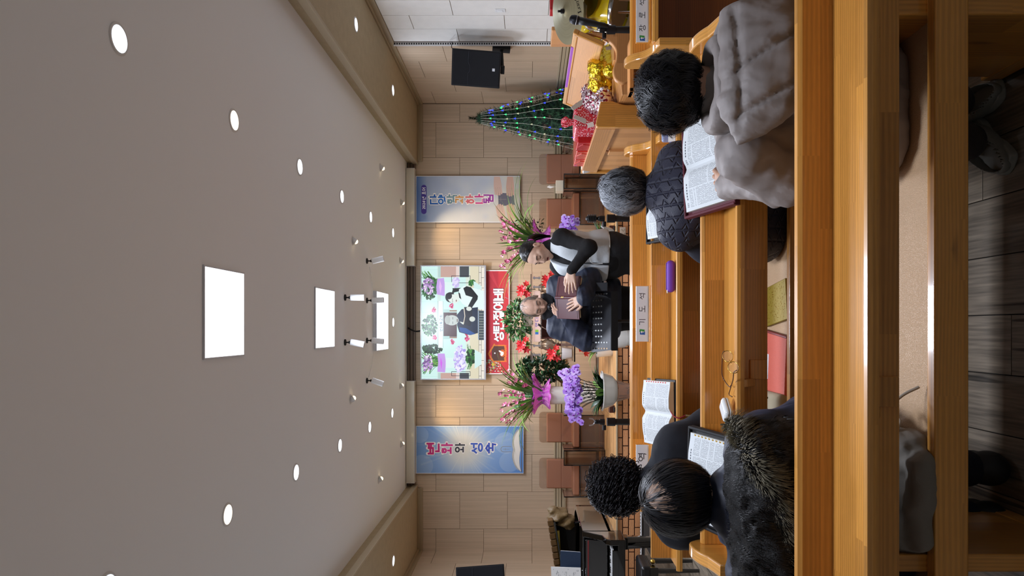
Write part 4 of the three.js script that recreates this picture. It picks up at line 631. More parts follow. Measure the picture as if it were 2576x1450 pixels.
function orchidBowl(label, X, seed) {
  const z = -8.75, r = rnd(seed), t = thing('orchid_bowl', label, 'orchid', [X, 0, z]), rim = atY(1514, 8.75), bot = atY(1552, 8.75);
  const g = lathe([[0.085, 0], [0.12, 0.004], [0.145, 0.03], [0.11, 0.05], [0.075, 0.10], [0.072, 0.16], [0.10, 0.26], [0.135, bot - 0.005], [0.125, bot - 0.005], [0.09, 0.26], [0.062, 0.16], [0.065, 0.1], [0.085, 0.03]], 64), p = g.attributes.position; for (let i = 0; i < p.count; i++) { const a = Math.atan2(p.getZ(i), p.getX(i)), k = 1 + 0.03 * Math.sin(a * 16 + p.getY(i) * 40) * Math.sin(p.getY(i) * 70); p.setX(i, p.getX(i) * k); p.setZ(i, p.getZ(i) * k); } g.computeVertexNormals();
  part(t, 'glass_stand', g, std(0xf3e6de, 0.06, { transmission: 0.9, thickness: 0.01, ior: 1.5 }));
  part(t, 'bowl', lathe([[0, bot], [0.10, bot], [0.13, bot + 0.006], [0.19, bot + 0.06], [0.232, rim - 0.02], [0.254, rim - 0.008], [0.256, rim + 0.004], [0.238, rim + 0.004], [0.21, rim - 0.03], [0, rim - 0.05]], 56), M.ceramic); part(t, 'soil', cyl(0.205, 0.2, 0.02, 32), M.soil, [0, rim - 0.035, 0]);
  const lg = [0.2, 0.27].map((l) => blade(l, 0.095, 1.15, 0.22, 8)); for (let i = 0; i < 34; i++) { const a = r() * 6.283, m = part(t, 'leaf', lg[i % 2], darks.concat(greens)[i % 6], [Math.cos(a) * 0.11, rim - 0.03, Math.sin(a) * 0.11]); m.rotateY(-a + Math.PI / 2 + (r() - 0.5)); m.rotateX(0.2 + 0.45 * r()); }
  const bits = []; for (let i = 0; i < 150; i++) { const a = r() * 6.283, q = 0.12 * Math.sqrt(r()), b = blade(0.05, 0.01, 0.5, 0.2, 3); b.rotateX(r()); b.rotateY(r() * 6.283); bits.push(b.translate(Math.cos(a) * q, rim + 0.03 + 0.2 * r(), Math.sin(a) * q)); } stuff(part(t, 'foliage', merge(bits), darks[0]));
  const petal = (l, w, b, roll, base) => put(blade(l, w, b, 0.12, 5, (s) => Math.sin(Math.PI * Math.min(1, 0.12 + s * 0.88)) ** 0.6), 0, 0, 0, base, 0, roll);
  const bloom = merge([petal(0.042, 0.056, -0.4, 1.35, 0.2), petal(0.042, 0.056, -0.4, -1.35, 0.2), petal(0.04, 0.034, -0.3, 0, 0.2), petal(0.038, 0.03, -0.3, 2.45, 0.2), petal(0.038, 0.03, -0.3, -2.45, 0.2)]), lip = put(ball(0.011, 8, 6).scale(0.8, 1, 1.2), 0, -0.006, 0.012);
  const fm = mats([0xcfaef6, 0xc09af0, 0xdcc4fa, 0xb48aea], 0.5, { transmission: 0.1 }), lm = std(0x8a2fb8, 0.5), st = [];
  const C = [[-0.20, 0.10], [-0.13, 0.14], [-0.06, 0.17], [0.01, 0.18], [0.08, 0.20], [0.15, 0.22], [-0.25, 0.09], [0.20, 0.20]];
  for (const [cx, cy] of C) for (let j = 0; j < 2; j++) {
    const zz = (j - 0.3) * 0.12, H = 0.23 + cy * 0.55 + 0.06 * r();
    const pts = [[cx * 0.35, rim - 0.03, zz * 0.4], [cx * 0.6, rim + H * 0.55, zz * 0.7], [cx * 0.95, rim + H, zz], [cx * 1.15 + 0.02, rim + H + 0.05, zz + 0.05], [cx * 1.3, rim + H - 0.0, zz + 0.1]]; st.push(tube(pts, 0.004, 20, 6)); const cv = curve(pts);
    for (let i = 0; i < 12; i++) { const s = 0.58 + 0.42 * i / 11, q = cv.getPoint(s), m = part(t, 'bloom', bloom, fm[Math.floor(r() * 4)], [q.x + (r() - 0.5) * 0.11, q.y + (r() - 0.5) * 0.15, q.z + 0.03 * r() + 0.02]); m.rotation.set(-0.25 + 0.3 * (r() - 0.5), (r() - 0.5) * 1.2 + cx, (r() - 0.5) * 0.8); part(m, 'lip', lip, lm); }
  }
  part(t, 'stems', merge(st), std(0x3a2e26, 0.6));
}
orchidBowl('purple orchids in a wide white bowl on a glass stand, beside the empty microphone clip', atX(984, 8.75), 77);
orchidBowl('purple orchids in a white bowl, mostly hidden behind the standing woman\'s back', atX(614, 8.75), 78);
{
  const t = thing('ceramic_planter', 'white ceramic planter on the floor behind the music stand', 'planter', [atX(850, 8.95), 0, -8.95]); part(t, 'planter', lathe([[0, 0], [0.09, 0], [0.10, 0.02], [0.105, 0.24], [0.13, 0.27], [0.14, 0.40], [0.135, 0.43], [0.12, 0.43], [0.115, 0.38], [0, 0.38]], 36), M.ceramic); part(t, 'soil', cyl(0.115, 0.115, 0.01, 24), M.soil, [0, 0.385, 0]);
  const o = thing('socket_plate', 'cream double socket plate on the brick front', 'socket', [atX(584, 9.3), atY(1566, 9.3), -STAGE_Z + 0.025]); part(o, 'plate', box(0.125, 0.078, 0.008, 'x', 0.003), std(0xefe0cf, 0.4)); for (const s of [-1, 1]) part(o, 'socket', put(new THREE.TorusGeometry(0.018, 0.005, 8, 24, 4.2), 0, 0, 0, 0, 0, 1.2), std(0xcbbba8, 0.5), [s * 0.028, 0, 0.006]);
  for (const [y, l] of [[1029, 'small dark wooden block on the platform edge beside the orchid bowl near the piano'], [578, 'small dark wooden block on the platform edge behind the hidden orchid bowl']]) { const b = thing('wooden_block', l, 'block', [atX(y, 9.5), STAGE, -9.5]); part(b, 'block', box(0.1, 0.075, 0.12, 'x', 0.01), std(0x4a241c, 0.4), [0, 0.038, 0]); part(b, 'foot', box(0.06, 0.02, 0.06, 'x', 0.004), M.blackMatt, [0, 0.01, 0.085]); }
}
// ---------- decorated tree ----------
{
  const t = thing('christmas_tree', 'green artificial christmas tree with strings of blue and green lights', 'tree', [3.29, STAGE, -10.85]), r = rnd(101), H = 2.02, base = 0.22;
  const N = [], rad = (v) => 0.03 + 0.49 * (1 - v) ** 0.92;
  const green = [lin(0x1a4029), lin(0x255334), lin(0x123022), lin(0x35683f)], brown = lin(0x5a4636);
  for (let i = 0; i < 620; i++) {
    const v = 0.97 * (1 - Math.sqrt(1 - 0.97 * i / 620)) / (1 - Math.sqrt(0.03)), a = i * 2.39996; let R = rad(v) * (0.78 + 0.36 * r()); const y = base + v * (H - base), dir = [Math.cos(a), 0.22 - 0.3 * r(), Math.sin(a)]; if (dir[0] > 0) R = Math.min(R, 0.43 / Math.max(dir[0], 0.01)); const L = Math.min(0.26, R), q0 = [dir[0] * (R - L), y, dir[2] * (R - L)], n = 46, dead = r() < 0.07;
    for (let k = 0; k < n; k++) { const s = k / n, p = add(q0, dir, L * s), b = r() * 6.283, out = [dir[0] * 0.7 + Math.cos(b) * dir[2] * 0.8, dir[1] + Math.sin(b) * 0.8, dir[2] * 0.7 - Math.cos(b) * dir[0] * 0.8], len = 0.05 + 0.03 * r(); N.push({ p: [p, add(p, out, len)], n: [[dir[0], 0.5, dir[2]], [dir[0], 0.5, dir[2]]], w: 0.006, c: dead ? brown : green[Math.floor(r() * 4)] }); }
  }
  for (let k = 0; k < 160; k++) { const y = H + 0.0 + 0.12 * r() - 0.06, b = r() * 6.283, o = [Math.cos(b) * 0.8, 0.7, Math.sin(b) * 0.8]; N.push({ p: [[0, y, 0], add([0, y, 0], o, 0.06)], n: [o, o], w: 0.006, c: green[k % 4] }); }
  stuff(part(t, 'foliage', ribbons(N), std(0xffffff, 0.7, { vertexColors: true, side: THREE.DoubleSide })));
  part(t, 'core', cyl(0.03, 0.36, H - base - 0.25, 24), std(0x0c1a12, 0.95), [0, base + (H - base) / 2 - 0.08, 0]); part(t, 'trunk', merge([put(cyl(0.03, 0.035, H - 0.05, 12), 0, H / 2, 0), ...[0, 1, 2].map((k) => put(box(0.03, 0.03, 0.34, 'z', 0.004), 0, 0.02, 0.14).rotateY(k * 2.094))]), std(0x33261c, 0.8));
  const s = thing('string_lights', 'strings of tiny blue and green lights hanging from the top of the tree', 'lights', [3.29, STAGE, -10.85]);
  const wires = [], bm = [std(0x0a0a30, 0.3, { emissive: 0x2a3bff, emissiveIntensity: 3 }), std(0x0a200a, 0.3, { emissive: 0x48ff90, emissiveIntensity: 1.6 }), std(0xd8d2b8, 0.3, { emissive: 0xd8e8b0, emissiveIntensity: 0.4 })], bg = new THREE.ConeGeometry(0.014, 0.036, 8);
  for (let k = 0; k < 11; k++) {
    const a = 0.0 + k * 0.33 - 0.1, pts = []; for (let i = 0; i <= 10; i++) { const v = 0.93 * (1 - i / 10), R = rad(v) * 1.02 + 0.01, aa = a + 0.05 * Math.sin(i + k); pts.push([Math.min(0.50, Math.cos(aa) * R), base + v * (H - base) + 0.02, Math.sin(aa) * R]); }
    wires.push(tube(pts, 0.0026, 44, 5)); const cv = curve(pts); for (let i = 1; i < 8; i++) { const p = cv.getPoint((i - 0.6 * r()) / 8), c = (i + k) % 3 === 0 ? 0 : r() < 0.5 ? 1 : r() < 0.5 ? 0 : 2; part(s, 'bulb', bg, bm[c], [p.x, p.y - 0.016, p.z + 0.006]); }
  }
  part(s, 'wire', merge(wires), std(0xdfe3d4, 0.5));
}
// ---------- pews and desks ----------
const PX = 0.115, PW = 1.97;
const armShape = () => { const s = new THREE.Shape(); s.moveTo(0.46, 0.0); s.lineTo(0.46, 0.60); s.quadraticCurveTo(0.40, 0.66, 0.22, 0.66); s.quadraticCurveTo(0.12, 0.67, 0.09, 0.76); s.quadraticCurveTo(0.07, 0.87, 0.02, 0.882); s.quadraticCurveTo(-0.06, 0.892, -0.14, 0.852); s.quadraticCurveTo(-0.2, 0.838, -0.235, 0.832); s.lineTo(-0.235, 0.735); s.quadraticCurveTo(-0.1, 0.71, -0.03, 0.60); s.lineTo(-0.03, 0); return s; };
function pew(label, d, legs) {
  const t = thing('pew', label, 'pew', [PX, 0, -d], 0), w = PW - 0.09;
  part(t, 'top_board', profileX([[0, 0.752], [0, 0.827], [-0.006, 0.837], [-0.018, 0.84], [-0.03, 0.835], [-0.034, 0.825], [-0.034, 0.583], [-0.012, 0.583], [-0.012, 0.752]], w), M.pine);
  part(t, 'book_shelf', profileX([[-0.012, 0.752], [0.168, 0.752], [0.172, 0.760], [0.18, 0.763], [0.188, 0.759], [0.19, 0.747], [0.188, 0.733], [-0.012, 0.733]], w), M.pine);
  for (const k of [-0.32, 0.62]) part(t, 'shelf_bracket', profileX([[-0.012, 0.731], [0.10, 0.731], [-0.012, 0.63]], 0.03), M.pine, [k, 0, 0]);
  part(t, 'batten', box(0.075, 0.065, 0.012, 'x', 0.003), M.pine, [-0.27, 0.62, -0.007]);
  part(t, 'bottom_rail', box(w, 0.085, 0.036, 'x', 0.006), M.pine, [0, 0.458, -0.02]);
  part(t, 'seat_board', box(w, 0.03, 0.44, 'x', 0.006), M.pine, [0, 0.405, -0.27]);
  part(t, 'seat_cushion', uvBox(new RoundedBoxGeometry(w - 0.05, 0.05, 0.42, 4, 0.02)), M.hide, [0, 0.443, -0.27]);
  for (const s of [-1, 1]) part(t, 'arm_panel', slab(armShape(), 0.045, 0.006, 'y').rotateY(Math.PI / 2).translate(s * (PW / 2 - 0.0225) - 0.0225, 0, 0), M.pine);
  if (legs) for (const s of legs) part(t, 'leg_panel', merge([put(box(0.045, 0.58, 0.44, 'y', 0.005), 0, 0.29, -0.26), put(box(0.05, 0.06, 0.5, 'z', 0.006), 0, 0.03, -0.26)]), M.pine, [s, 0, 0]);
}
pew('nearest pew, its glossy back with a book shelf running across the whole photo', 1.71, [-0.705, 0.70]);
pew('second pew, with the eyeglasses and white case on its book shelf', 2.66, [-0.705, 0.70]);
const endShape = (top) => { const s = new THREE.Shape(); s.moveTo(0.05, 0); s.lineTo(0.05, top + 0.02); s.quadraticCurveTo(0.03, top + 0.045, -0.02, top + 0.03); s.quadraticCurveTo(-0.06, top + 0.02, -0.09, top - 0.03); s.quadraticCurveTo(-0.13, top - 0.085, -0.22, top - 0.09); s.lineTo(-0.27, top - 0.10); s.lineTo(-0.27, 0); return s; };
function desk(label, x0, x1, d, tiers, low) {
  const t = thing('front_desk', label, 'desk', [(x0 + x1) / 2, 0, -d]), w = x1 - x0 - 0.08;
  part(t, 'back_board', profileX([[0, 0.86], [0, 0.948], [-0.006, 0.957], [-0.016, 0.96], [-0.03, 0.957], [-0.034, 0.95], [-0.034, 0.86]], w), M.pine);
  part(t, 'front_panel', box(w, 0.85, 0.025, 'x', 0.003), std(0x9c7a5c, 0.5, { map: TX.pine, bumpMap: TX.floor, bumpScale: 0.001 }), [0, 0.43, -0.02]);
  part(t, 'upper_shelf', profileX([[0, 0.875], [0.185, 0.875], [0.196, 0.880], [0.208, 0.878], [0.214, 0.868], [0.214, 0.85], [0, 0.85]], w), M.pine);
  for (const s of [-1, 1]) part(t, 'end_panel', slab(endShape(0.955), 0.04, 0.005, 'y').rotateY(Math.PI / 2).translate(s * ((x1 - x0) / 2 - 0.02) - 0.02, 0, 0), M.pine);
  if (tiers > 1) {
    const [l0, l1] = low, lw = l1 - l0, lx = (l0 + l1) / 2 - (x0 + x1) / 2;
    part(t, 'lower_board', box(lw, 0.095, 0.022, 'x', 0.003), M.pine, [lx, 0.838, 0.204]); part(t, 'lower_shelf', profileX([[0.21, 0.79], [0.385, 0.79], [0.39, 0.798], [0.398, 0.8], [0.406, 0.797], [0.41, 0.785], [0.408, 0.772], [0.21, 0.772]], lw), M.pine, [lx, 0, 0]);
    part(t, 'under_board', box(lw, 0.17, 0.022, 'x', 0.003), M.pine, [lx, 0.69, 0.2]); for (const k of [-0.5, 0.55]) part(t, 'shelf_bracket', profileX([[0.21, 0.77], [0.33, 0.77], [0.21, 0.65]], 0.03), M.pine, [lx + k, 0, 0]);
    part(t, 'foot', box(lw - 0.3, 0.06, 0.05, 'x', 0.004), M.pine, [lx, 0.06, 0.2]); for (const s of [-1, 1]) part(t, 'leg', box(0.04, 0.77, 0.3, 'y', 0.004), M.pine, [lx + s * (lw / 2 - 0.15), 0.385, 0.22]);
  }
}
desk('wide two-tier front desk carrying the name plate, open Bible and purple case', -0.95, 0.965, 3.70, 2, [-1.15, 1.04]);
desk('front desk beyond the aisle, with a lettered white plate and a scrolled end panel', 1.40, 3.3, 3.70, 1);
function namePlate(label, x, d, word, logo, tilt, off, fs = 74) {
  const t = thing('name_plate', label, 'sign', [x, 0.876, -d]), W = 0.284, H = 0.062;
  part(t, 'holder', merge([put(box(W + 0.004, 0.012, 0.05, 'x', 0.003), 0, 0.006, 0), put(box(W + 0.004, H + 0.004, 0.012, 'x', 0.002), 0, H / 2 + 0.01, -0.012, 0, 0, 0)]), M.pine);
  const tex = drawn(568, 124, (c, w, h) => { c.fillStyle = '#e8eef6'; c.fillRect(0, 0, w, h); [...word].forEach((q, i) => hangul(c, q, off + i * 134, 62 - fs / 2, fs, '#23242c', 0.085)); if (logo) { c.translate(tilt, 0); c.fillStyle = '#2f62b4'; c.beginPath(); c.moveTo(70, 36); c.lineTo(98, 36); c.lineTo(98, 92); c.lineTo(66, 92); c.fill(); c.fillStyle = '#3f9a4c'; c.beginPath(); c.moveTo(98, 30); c.lineTo(126, 34); c.lineTo(120, 88); c.lineTo(98, 88); c.fill(); c.fillStyle = '#fff'; c.fillRect(92, 44, 8, 36); c.fillRect(84, 52, 24, 8); } });
  part(t, 'plate', box(W, H, 0.005, 'x', 0.001), std(0xe8eef6, 0.4), [0, H / 2 + 0.012, -0.002]); part(t, 'print', new THREE.PlaneGeometry(W - 0.004, H - 0.004), std(0xffffff, 0.4, { map: tex }), [0, H / 2 + 0.012, 0.0012]);
}
namePlate('white Korean-lettered plate with an emblem, on the desk before the standing man', atX(790, 3.55), 3.56, '기도석', true, 0, 164);
namePlate('white plate with Korean lettering, on the desk in front of the yellow drums', 1.47 + 0.142, 3.56, '장로석', true, -62, 102);
namePlate('white lettered plate partly hidden by the curly-haired person', -0.594 - 0.142, 3.56, '역', false, 0, 400, 96);
// ---------- books ----------
const pageArt = (seed, head, cols, tabs) => drawn(512, 720, (c, w, h) => {
  const r = rnd(seed); c.fillStyle = '#dde2e4'; c.fillRect(0, 0, w, h); c.fillStyle = '#4a4d55'; c.font = 'bold 34px serif'; c.fillText(head, 40, 58); for (let i = 0; i < 6; i++) c.fillRect(130 + i * 34, 38 + 3 * r(), 22, 16);
  const cw = (w - 90) / cols; for (let k = 0; k < cols; k++) for (let y = 90; y < h - 40; y += 19) { if (r() < 0.06) continue; let x = 40 + k * (cw + 12); const end = x + cw - 8; while (x < end) { const l = 7 + 9 * r(); c.fillStyle = `rgba(52,54,62,${0.5 + 0.4 * r()})`; c.fillRect(x, y, l * 0.8, 3); c.fillRect(x + l * 0.3 * r(), y + 4, 3, 8); if (r() < 0.7) c.fillRect(x, y + 9, l * 0.7, 3); x += l + 3 + (r() < 0.2 ? 8 : 0); } }
  if (tabs) { for (let i = 0; i < 9; i++) { c.fillStyle = tabs; c.beginPath(); c.arc(w - 6, 90 + i * 64, 20, Math.PI / 2, Math.PI * 1.5); c.fill(); } }
});
function openBook(label, pos, rot, W, H, thick, cover, art, zip) {
  const t = thing('open_book', label, 'book', pos); t.rotation.set(...rot);
  const prof = (x, k) => thick * k * (0.35 + 0.65 * smooth(0, 0.22, x)) * (1 - 0.35 * smooth(0.45, 1, x));
  part(t, 'cover', zip ? merge([put(uvBox(new RoundedBoxGeometry(2 * W + 0.05, 0.012, H + 0.035, 3, 0.006)), 0, 0.006, 0)]) : box(2 * W + 0.02, 0.008, H + 0.012, 'x', 0.003), std(cover, 0.55, { bumpMap: TX.leather, bumpScale: 0.0002 }), [0, 0, 0]);
  if (zip) part(t, 'zip_edge', merge([[-1, 1].map((s) => put(box(0.012, 0.022, H + 0.03, 'z', 0.005), s * (W + 0.018), 0.017, 0)), [-1, 1].map((s) => put(box(2 * W + 0.04, 0.02, 0.01, 'x', 0.004), 0, 0.016, s * (H / 2 + 0.012)))].flat()), std(cover, 0.7));
  for (const s of [-1, 1]) {
    const k = 1, pts = [[0, 0]]; for (let i = 0; i <= 14; i++) pts.push([i / 14 * W, prof(i / 14, k)]); pts.push([W, 0]);
    part(t, 'page_block', slab(outline(pts.map(([x, y]) => [s * x, y])), H, 0, 'z').translate(0, 0.009, -H / 2), std(0xe6e2d6, 0.8));
    const n = 14, P = [], uv = [], I = []; for (let i = 0; i <= n; i++) for (const e of [0, 1]) { P.push(s * i / n * W * 0.995, prof(i / n, k) + 0.0102, (0.5 - e) * H * 0.99); uv.push(s > 0 ? i / n : 1 - i / n, e); if (i && e) { const o = i * 2; s > 0 ? I.push(o - 2, o, o - 1, o - 1, o, o + 1) : I.push(o - 2, o - 1, o, o - 1, o + 1, o); } }
    const g = new THREE.BufferGeometry(); g.setAttribute('position', new THREE.BufferAttribute(new Float32Array(P), 3)); g.setAttribute('uv', new THREE.BufferAttribute(new Float32Array(uv), 2)); g.setIndex(I); g.computeVertexNormals();
    part(t, 'printed_page', g, std(0xffffff, 0.75, { map: art[s > 0 ? 1 : 0], side: THREE.DoubleSide }));
  }
  return t;
}
const hymnL = pageArt(1, '163', 2), hymnR = pageArt(2, '184', 2), bibL = pageArt(3, '98', 2), bibR = pageArt(4, '99', 2, '#c8483c'), zipR = pageArt(5, '26', 2, '#b08a2e');
openBook('open hymnal in a burgundy cover, under the hand of the taupe-jacketed person', [0.625, 0.815, -2.60], [0.45, 0.05, 0], 0.168, 0.25, 0.026, 0x5a1224, [hymnL, hymnR], true);
openBook('open Bible in a black zip cover, on the front desk beside the grey-haired person', [0.60, 0.832, -3.42], [0.42, 0, 0], 0.148, 0.22, 0.024, 0x101014, [hymnL, bibL], true);
openBook('open Bible with small red tabs along its edge, alone on the front desk', [-0.415, 0.842, -3.44], [0.43, 0.02, 0], 0.158, 0.225, 0.03, 0x1a1614, [bibL, bibR], false);
openBook('open hymnal in a black zip cover, before the person in the fur-hooded coat', [-0.565, 0.81, -2.59], [0.45, -0.05, 0], 0.162, 0.225, 0.024, 0x121216, [bibL, zipR], true);
{
  const t = thing('bookmark_ribbon', 'small red ribbon hanging from the open Bible on the front desk', 'ribbon', [-0.415, 0.81, -3.315]); part(t, 'ribbon', tube([[0.02, 0.012, -0.01], [-0.0, 0.0, 0.018], [-0.006, -0.02, 0.032], [0.006, -0.05, 0.03]], 0.003, 20, 6), std(0xa02434, 0.6)); part(t, 'tassel', tube([[0.006, -0.05, 0.03], [0.004, -0.075, 0.03]], 0.005, 6, 8), std(0xa08a5a, 0.6));
}
// ---------- small things on the desks ----------
{
  const t = thing('pencil_case', 'purple zipped pencil case lying on the front desk shelf', 'case', [atX(696, 3.37), 0.8125, -3.37]);
  part(t, 'shell', uvBox(new RoundedBoxGeometry(0.155, 0.042, 0.05, 8, 0.0205)), std(0x7a3fb8, 0.6, { sheen: 0.4, bumpMap: TX.weave, bumpScale: 0.0004 })); part(t, 'zipper', put(box(0.13, 0.004, 0.006, 'x', 0.001), 0, 0.0215, 0.004), std(0x5a2a92, 0.6)); part(t, 'zip_pull', put(box(0.02, 0.006, 0.01, 'x', 0.002), -0.072, 0.016, 0.004), M.silver);
  const p = thing('pen', 'white pen with a black tip beside the grey-haired person', 'pen', [atX(612, 3.36), 0.797, -3.36]); part(p, 'barrel', rod([-0.01, 0, 0], [0.055, 0, 0], 0.0055), M.plasticWhite); part(p, 'cap', rod([-0.032, 0, 0], [-0.01, 0, 0], 0.004, 0.0058), M.black);
  const b = thing('plastic_case', 'pale blue translucent plastic case on the front desk under the taupe-jacketed person\'s chin', 'case', [0.955, 0.825, -3.40]); part(b, 'body', box(0.085, 0.05, 0.03, 'x', 0.012), std(0xb9c6ea, 0.25, { transmission: 0.4, thickness: 0 })); part(b, 'lid', box(0.087, 0.018, 0.033, 'x', 0.008), std(0x5a86da, 0.3), [0, -0.02, 0.002]);
  const n = thing('paper_slip', 'white paper slip with small print beside the pale blue plastic case', 'paper', [0.965, 0.809, -3.36], 0.05); part(n, 'sheet', box(0.12, 0.036, 0.002, 'x'), M.paper, [0, 0, 0], [-0.5, 0, 0]);
}
{
  const S = (x, y, h = 0) => { const d = (EYE - 0.764 - h) * F / (x - VX); return [atX(y, d), 0.764 + h, -d]; };
  const o = S(1840, 940), L = (p) => sub(p, o), t = thing('eyeglasses', 'gold-rimmed eyeglasses with brown temples lying on the second pew\'s shelf', 'eyeglasses', o), gold = std(0xd8b45a, 0.22, { metalness: 1 }), brown = std(0x4a2416, 0.3);
  for (const [x, y] of [[1831, 897], [1845, 925]]) { const c = L(S(x, y, 0.017)), g = new THREE.Group(); g.name = 'rim'; g.position.set(...c); g.rotation.set(-0.55, 0.5, 0.5); t.add(g); part(g, 'wire', new THREE.TorusGeometry(0.021, 0.0013, 8, 40).scale(1.12, 0.86, 1), gold); part(g, 'lens', put(cyl(0.0205, 0.0205, 0.0012, 32), 0, 0, 0, Math.PI / 2).scale(1.12, 0.86, 1), std(0xffffff, 0.03, { transmission: 0.96, thickness: 0, ior: 1.5 })); }
  part(t, 'bridge', tube([L(S(1835, 906, 0.022)), L(S(1836, 911, 0.027)), L(S(1840, 914, 0.022))], 0.0013, 12, 8), gold);
  part(t, 'temple', merge([tube([L(S(1822, 884, 0.02)), L(S(1818, 890, 0.02)), L(S(1817, 904, 0.018)), L(S(1817, 945, 0.014)), L(S(1821, 955, 0.010)), L(S(1836, 974, 0.005)), L(S(1839, 970, 0.004))], 0.0019, 40, 8)]), brown); part(t, 'temple', tube([L(S(1853, 932, 0.015)), L(S(1846, 938, 0.014)), L(S(1844, 955, 0.012)), L(S(1837, 980, 0.006)), L(S(1834, 993, 0.004)), L(S(1842, 999, 0.003))], 0.0018, 40, 8), brown);
  const c = thing('glasses_case', 'small white rounded plastic case on the second pew\'s shelf', 'case', add(S(1840, 1032), [0, 0.002, 0]), 0.85);
  const half = (s) => surf((x, y, z) => smax(Math.hypot(Math.max(Math.abs(x) - 0.026, 0), Math.max(Math.abs(y - 0.017) - 0.004, 0) * 1.3, Math.max(Math.abs(z) - 0.014, 0)) - 0.016, s * (y - 0.0165) + 0.0006, 0.003), [-0.05, -0.006, -0.038], [0.05, 0.042, 0.038], 0.0025);
  part(c, 'lid', half(-1), M.ceramic); part(c, 'tray', half(1), M.ceramic);
}
// ---------- things on the pew seats ----------
{
  const seat = 0.477;
  const g = thing('gold_folder', 'flat gold glittery folder lying on the pew seat, seen under the second pew\'s shelf', 'folder', [0.105, seat, -2.87], 0.12); part(g, 'cover', box(0.165, 0.014, 0.25, 'x', 0.003), std(0x8a7414, 0.45, { metalness: 0.4, bumpMap: TX.crumple, bumpScale: 0.001 })); const r = rnd(3), fl = []; for (let i = 0; i < 120; i++) fl.push(put(box(0.002 + 0.004 * r(), 0.0006, 0.0015), (r() - 0.5) * 0.15, 0.0075, (r() - 0.5) * 0.23, 0, r() * 6)); stuff(part(g, 'flecks', merge(fl), M.brass));
  const s = thing('red_binder', 'salmon red binder with a white label on the pew seat', 'binder', [-0.145, seat + 0.002, -2.88], -0.10); part(s, 'cover', box(0.255, 0.018, 0.27, 'x', 0.004), std(0xd0604c, 0.5, { bumpMap: TX.leather, bumpScale: 0.0008 })); part(s, 'spine_edge', box(0.012, 0.02, 0.27, 'z', 0.004), std(0x7c2c28, 0.5), [0.125, 0, 0]);
  const lab = drawn(256, 64, (c, w, h) => { c.fillStyle = '#dfe9f2'; c.fillRect(0, 0, w, h); c.fillStyle = '#5a6068'; for (let i = 0; i < 6; i++) { c.fillRect(40 + i * 30, 26, 11, 3); c.fillRect(44 + i * 30, 32, 4, 9); } }); part(s, 'label', box(0.105, 0.0012, 0.03, 'x'), std(0xffffff, 0.6, { map: lab }), [-0.02, 0.0096, -0.07], [0, 0, 0]); 
  part(s, 'gilt_lettering', merge([0, 1, 2, 3].map((i) => put(box(0.004, 0.0008, 0.007), 0.088 + i * 0.007, 0.0095, -0.085))), M.brass);
  const b = thing('beaded_pouch', 'cream woven pouch dotted with dark beads on the pew seat beside the navy coat', 'pouch', [-0.355, seat - 0.008, -2.87]); part(b, 'pouch', uvBox(new RoundedBoxGeometry(0.19, 0.05, 0.26, 6, 0.024)), std(0xb9ae92, 0.85, { bumpMap: TX.weave, bumpScale: 0.002 }), [0, 0.026, 0]); const q = rnd(12), tg = new THREE.TorusGeometry(0.006, 0.0028, 6, 12); for (let i = 0; i < 26; i++) part(b, 'bead', tg, std(0x2a211a, 0.3), [-0.08 + 0.16 * q(), 0.053, -0.11 + 0.23 * q()], [1.2 + 0.5 * q(), q(), q()]);
  const n = thing('linen_bag', 'grey linen drawstring bag slumped on the nearest pew seat', 'bag', [-0.42, 0.470, -1.88]);
  part(n, 'sack', surf((x, y, z) => { const w = 0.012 * noise(x * 14, y * 14, z * 14) + 0.005 * noise(x * 40, y * 40, z * 30), fold = 0.006 * Math.sin(x * 60 + y * 30); let d = Math.hypot(Math.max(Math.abs(x) - 0.11, 0), Math.max(Math.abs(y - 0.06) - 0.02, 0), Math.max(Math.abs(z - 0.06) - 0.03, 0)) - 0.042; d = smin(d, cone(x, y, z, [-0.11, 0.055, 0.155], [0.08, 0.055, 0.155], 0.028, 0.03), 0.05); d = smin(d, cone(x, y, z, [0.09, 0.08, 0.05], [0.165, 0.095, 0.03], 0.04, 0.012), 0.05); return d + w + fold * smooth(0.05, 0.16, x); }, [-0.19, -0.02, -0.07], [0.2, 0.18, 0.23], 0.006), std(0x8d8880, 0.95, { bumpMap: TX.weave, bumpScale: 0.0016 }));
  part(n, 'drawstring', tube([[0.12, 0.10, 0.075], [0.15, 0.12, 0.06], [0.20, 0.10, 0.04], [0.185, 0.07, 0.08], [0.15, 0.095, 0.09], [0.19, 0.11, 0.07], [0.245, 0.06, 0.07], [0.27, 0.02, 0.08]], 0.004, 60, 7), std(0x9a9488, 0.8));
}
// ---------- slippers ----------
function slipper(label, x, d, yaw) {
  const t = thing('slipper', label, 'shoe', [x, 0, -d], yaw);
  part(t, 'sole', slab(outline([[0, -0.13], [0.04, -0.115], [0.046, -0.05], [0.038, 0.02], [0.05, 0.09], [0.03, 0.135], [-0.02, 0.135], [-0.05, 0.08], [-0.04, 0.0], [-0.044, -0.07], [-0.03, -0.12], [0, -0.13]], true), 0.03, 0.006).rotateX(-Math.PI / 2), std(0x8c8c84, 0.5));
  part(t, 'upper', surf((a, y, z) => { const o = ell(a, y, z, [0, 0.035, 0.0], [0.053, 0.062, 0.138]), i = ell(a, y, z, [0, 0.045, 0.0], [0.045, 0.055, 0.130]), hole = ell(a, y, z, [0, 0.11, 0.045], [0.042, 0.09, 0.075]); return smax(smax(smax(o, -i, 0.004), 0.012 - y, 0.004), -hole, 0.006); }, [-0.07, 0, -0.15], [0.07, 0.11, 0.15], 0.005), std(0x7f7f78, 0.45));
}
slipper('grey slipper on the dark floor, the one with its opening turned to the front', 0.735, 2.31, 0.15);
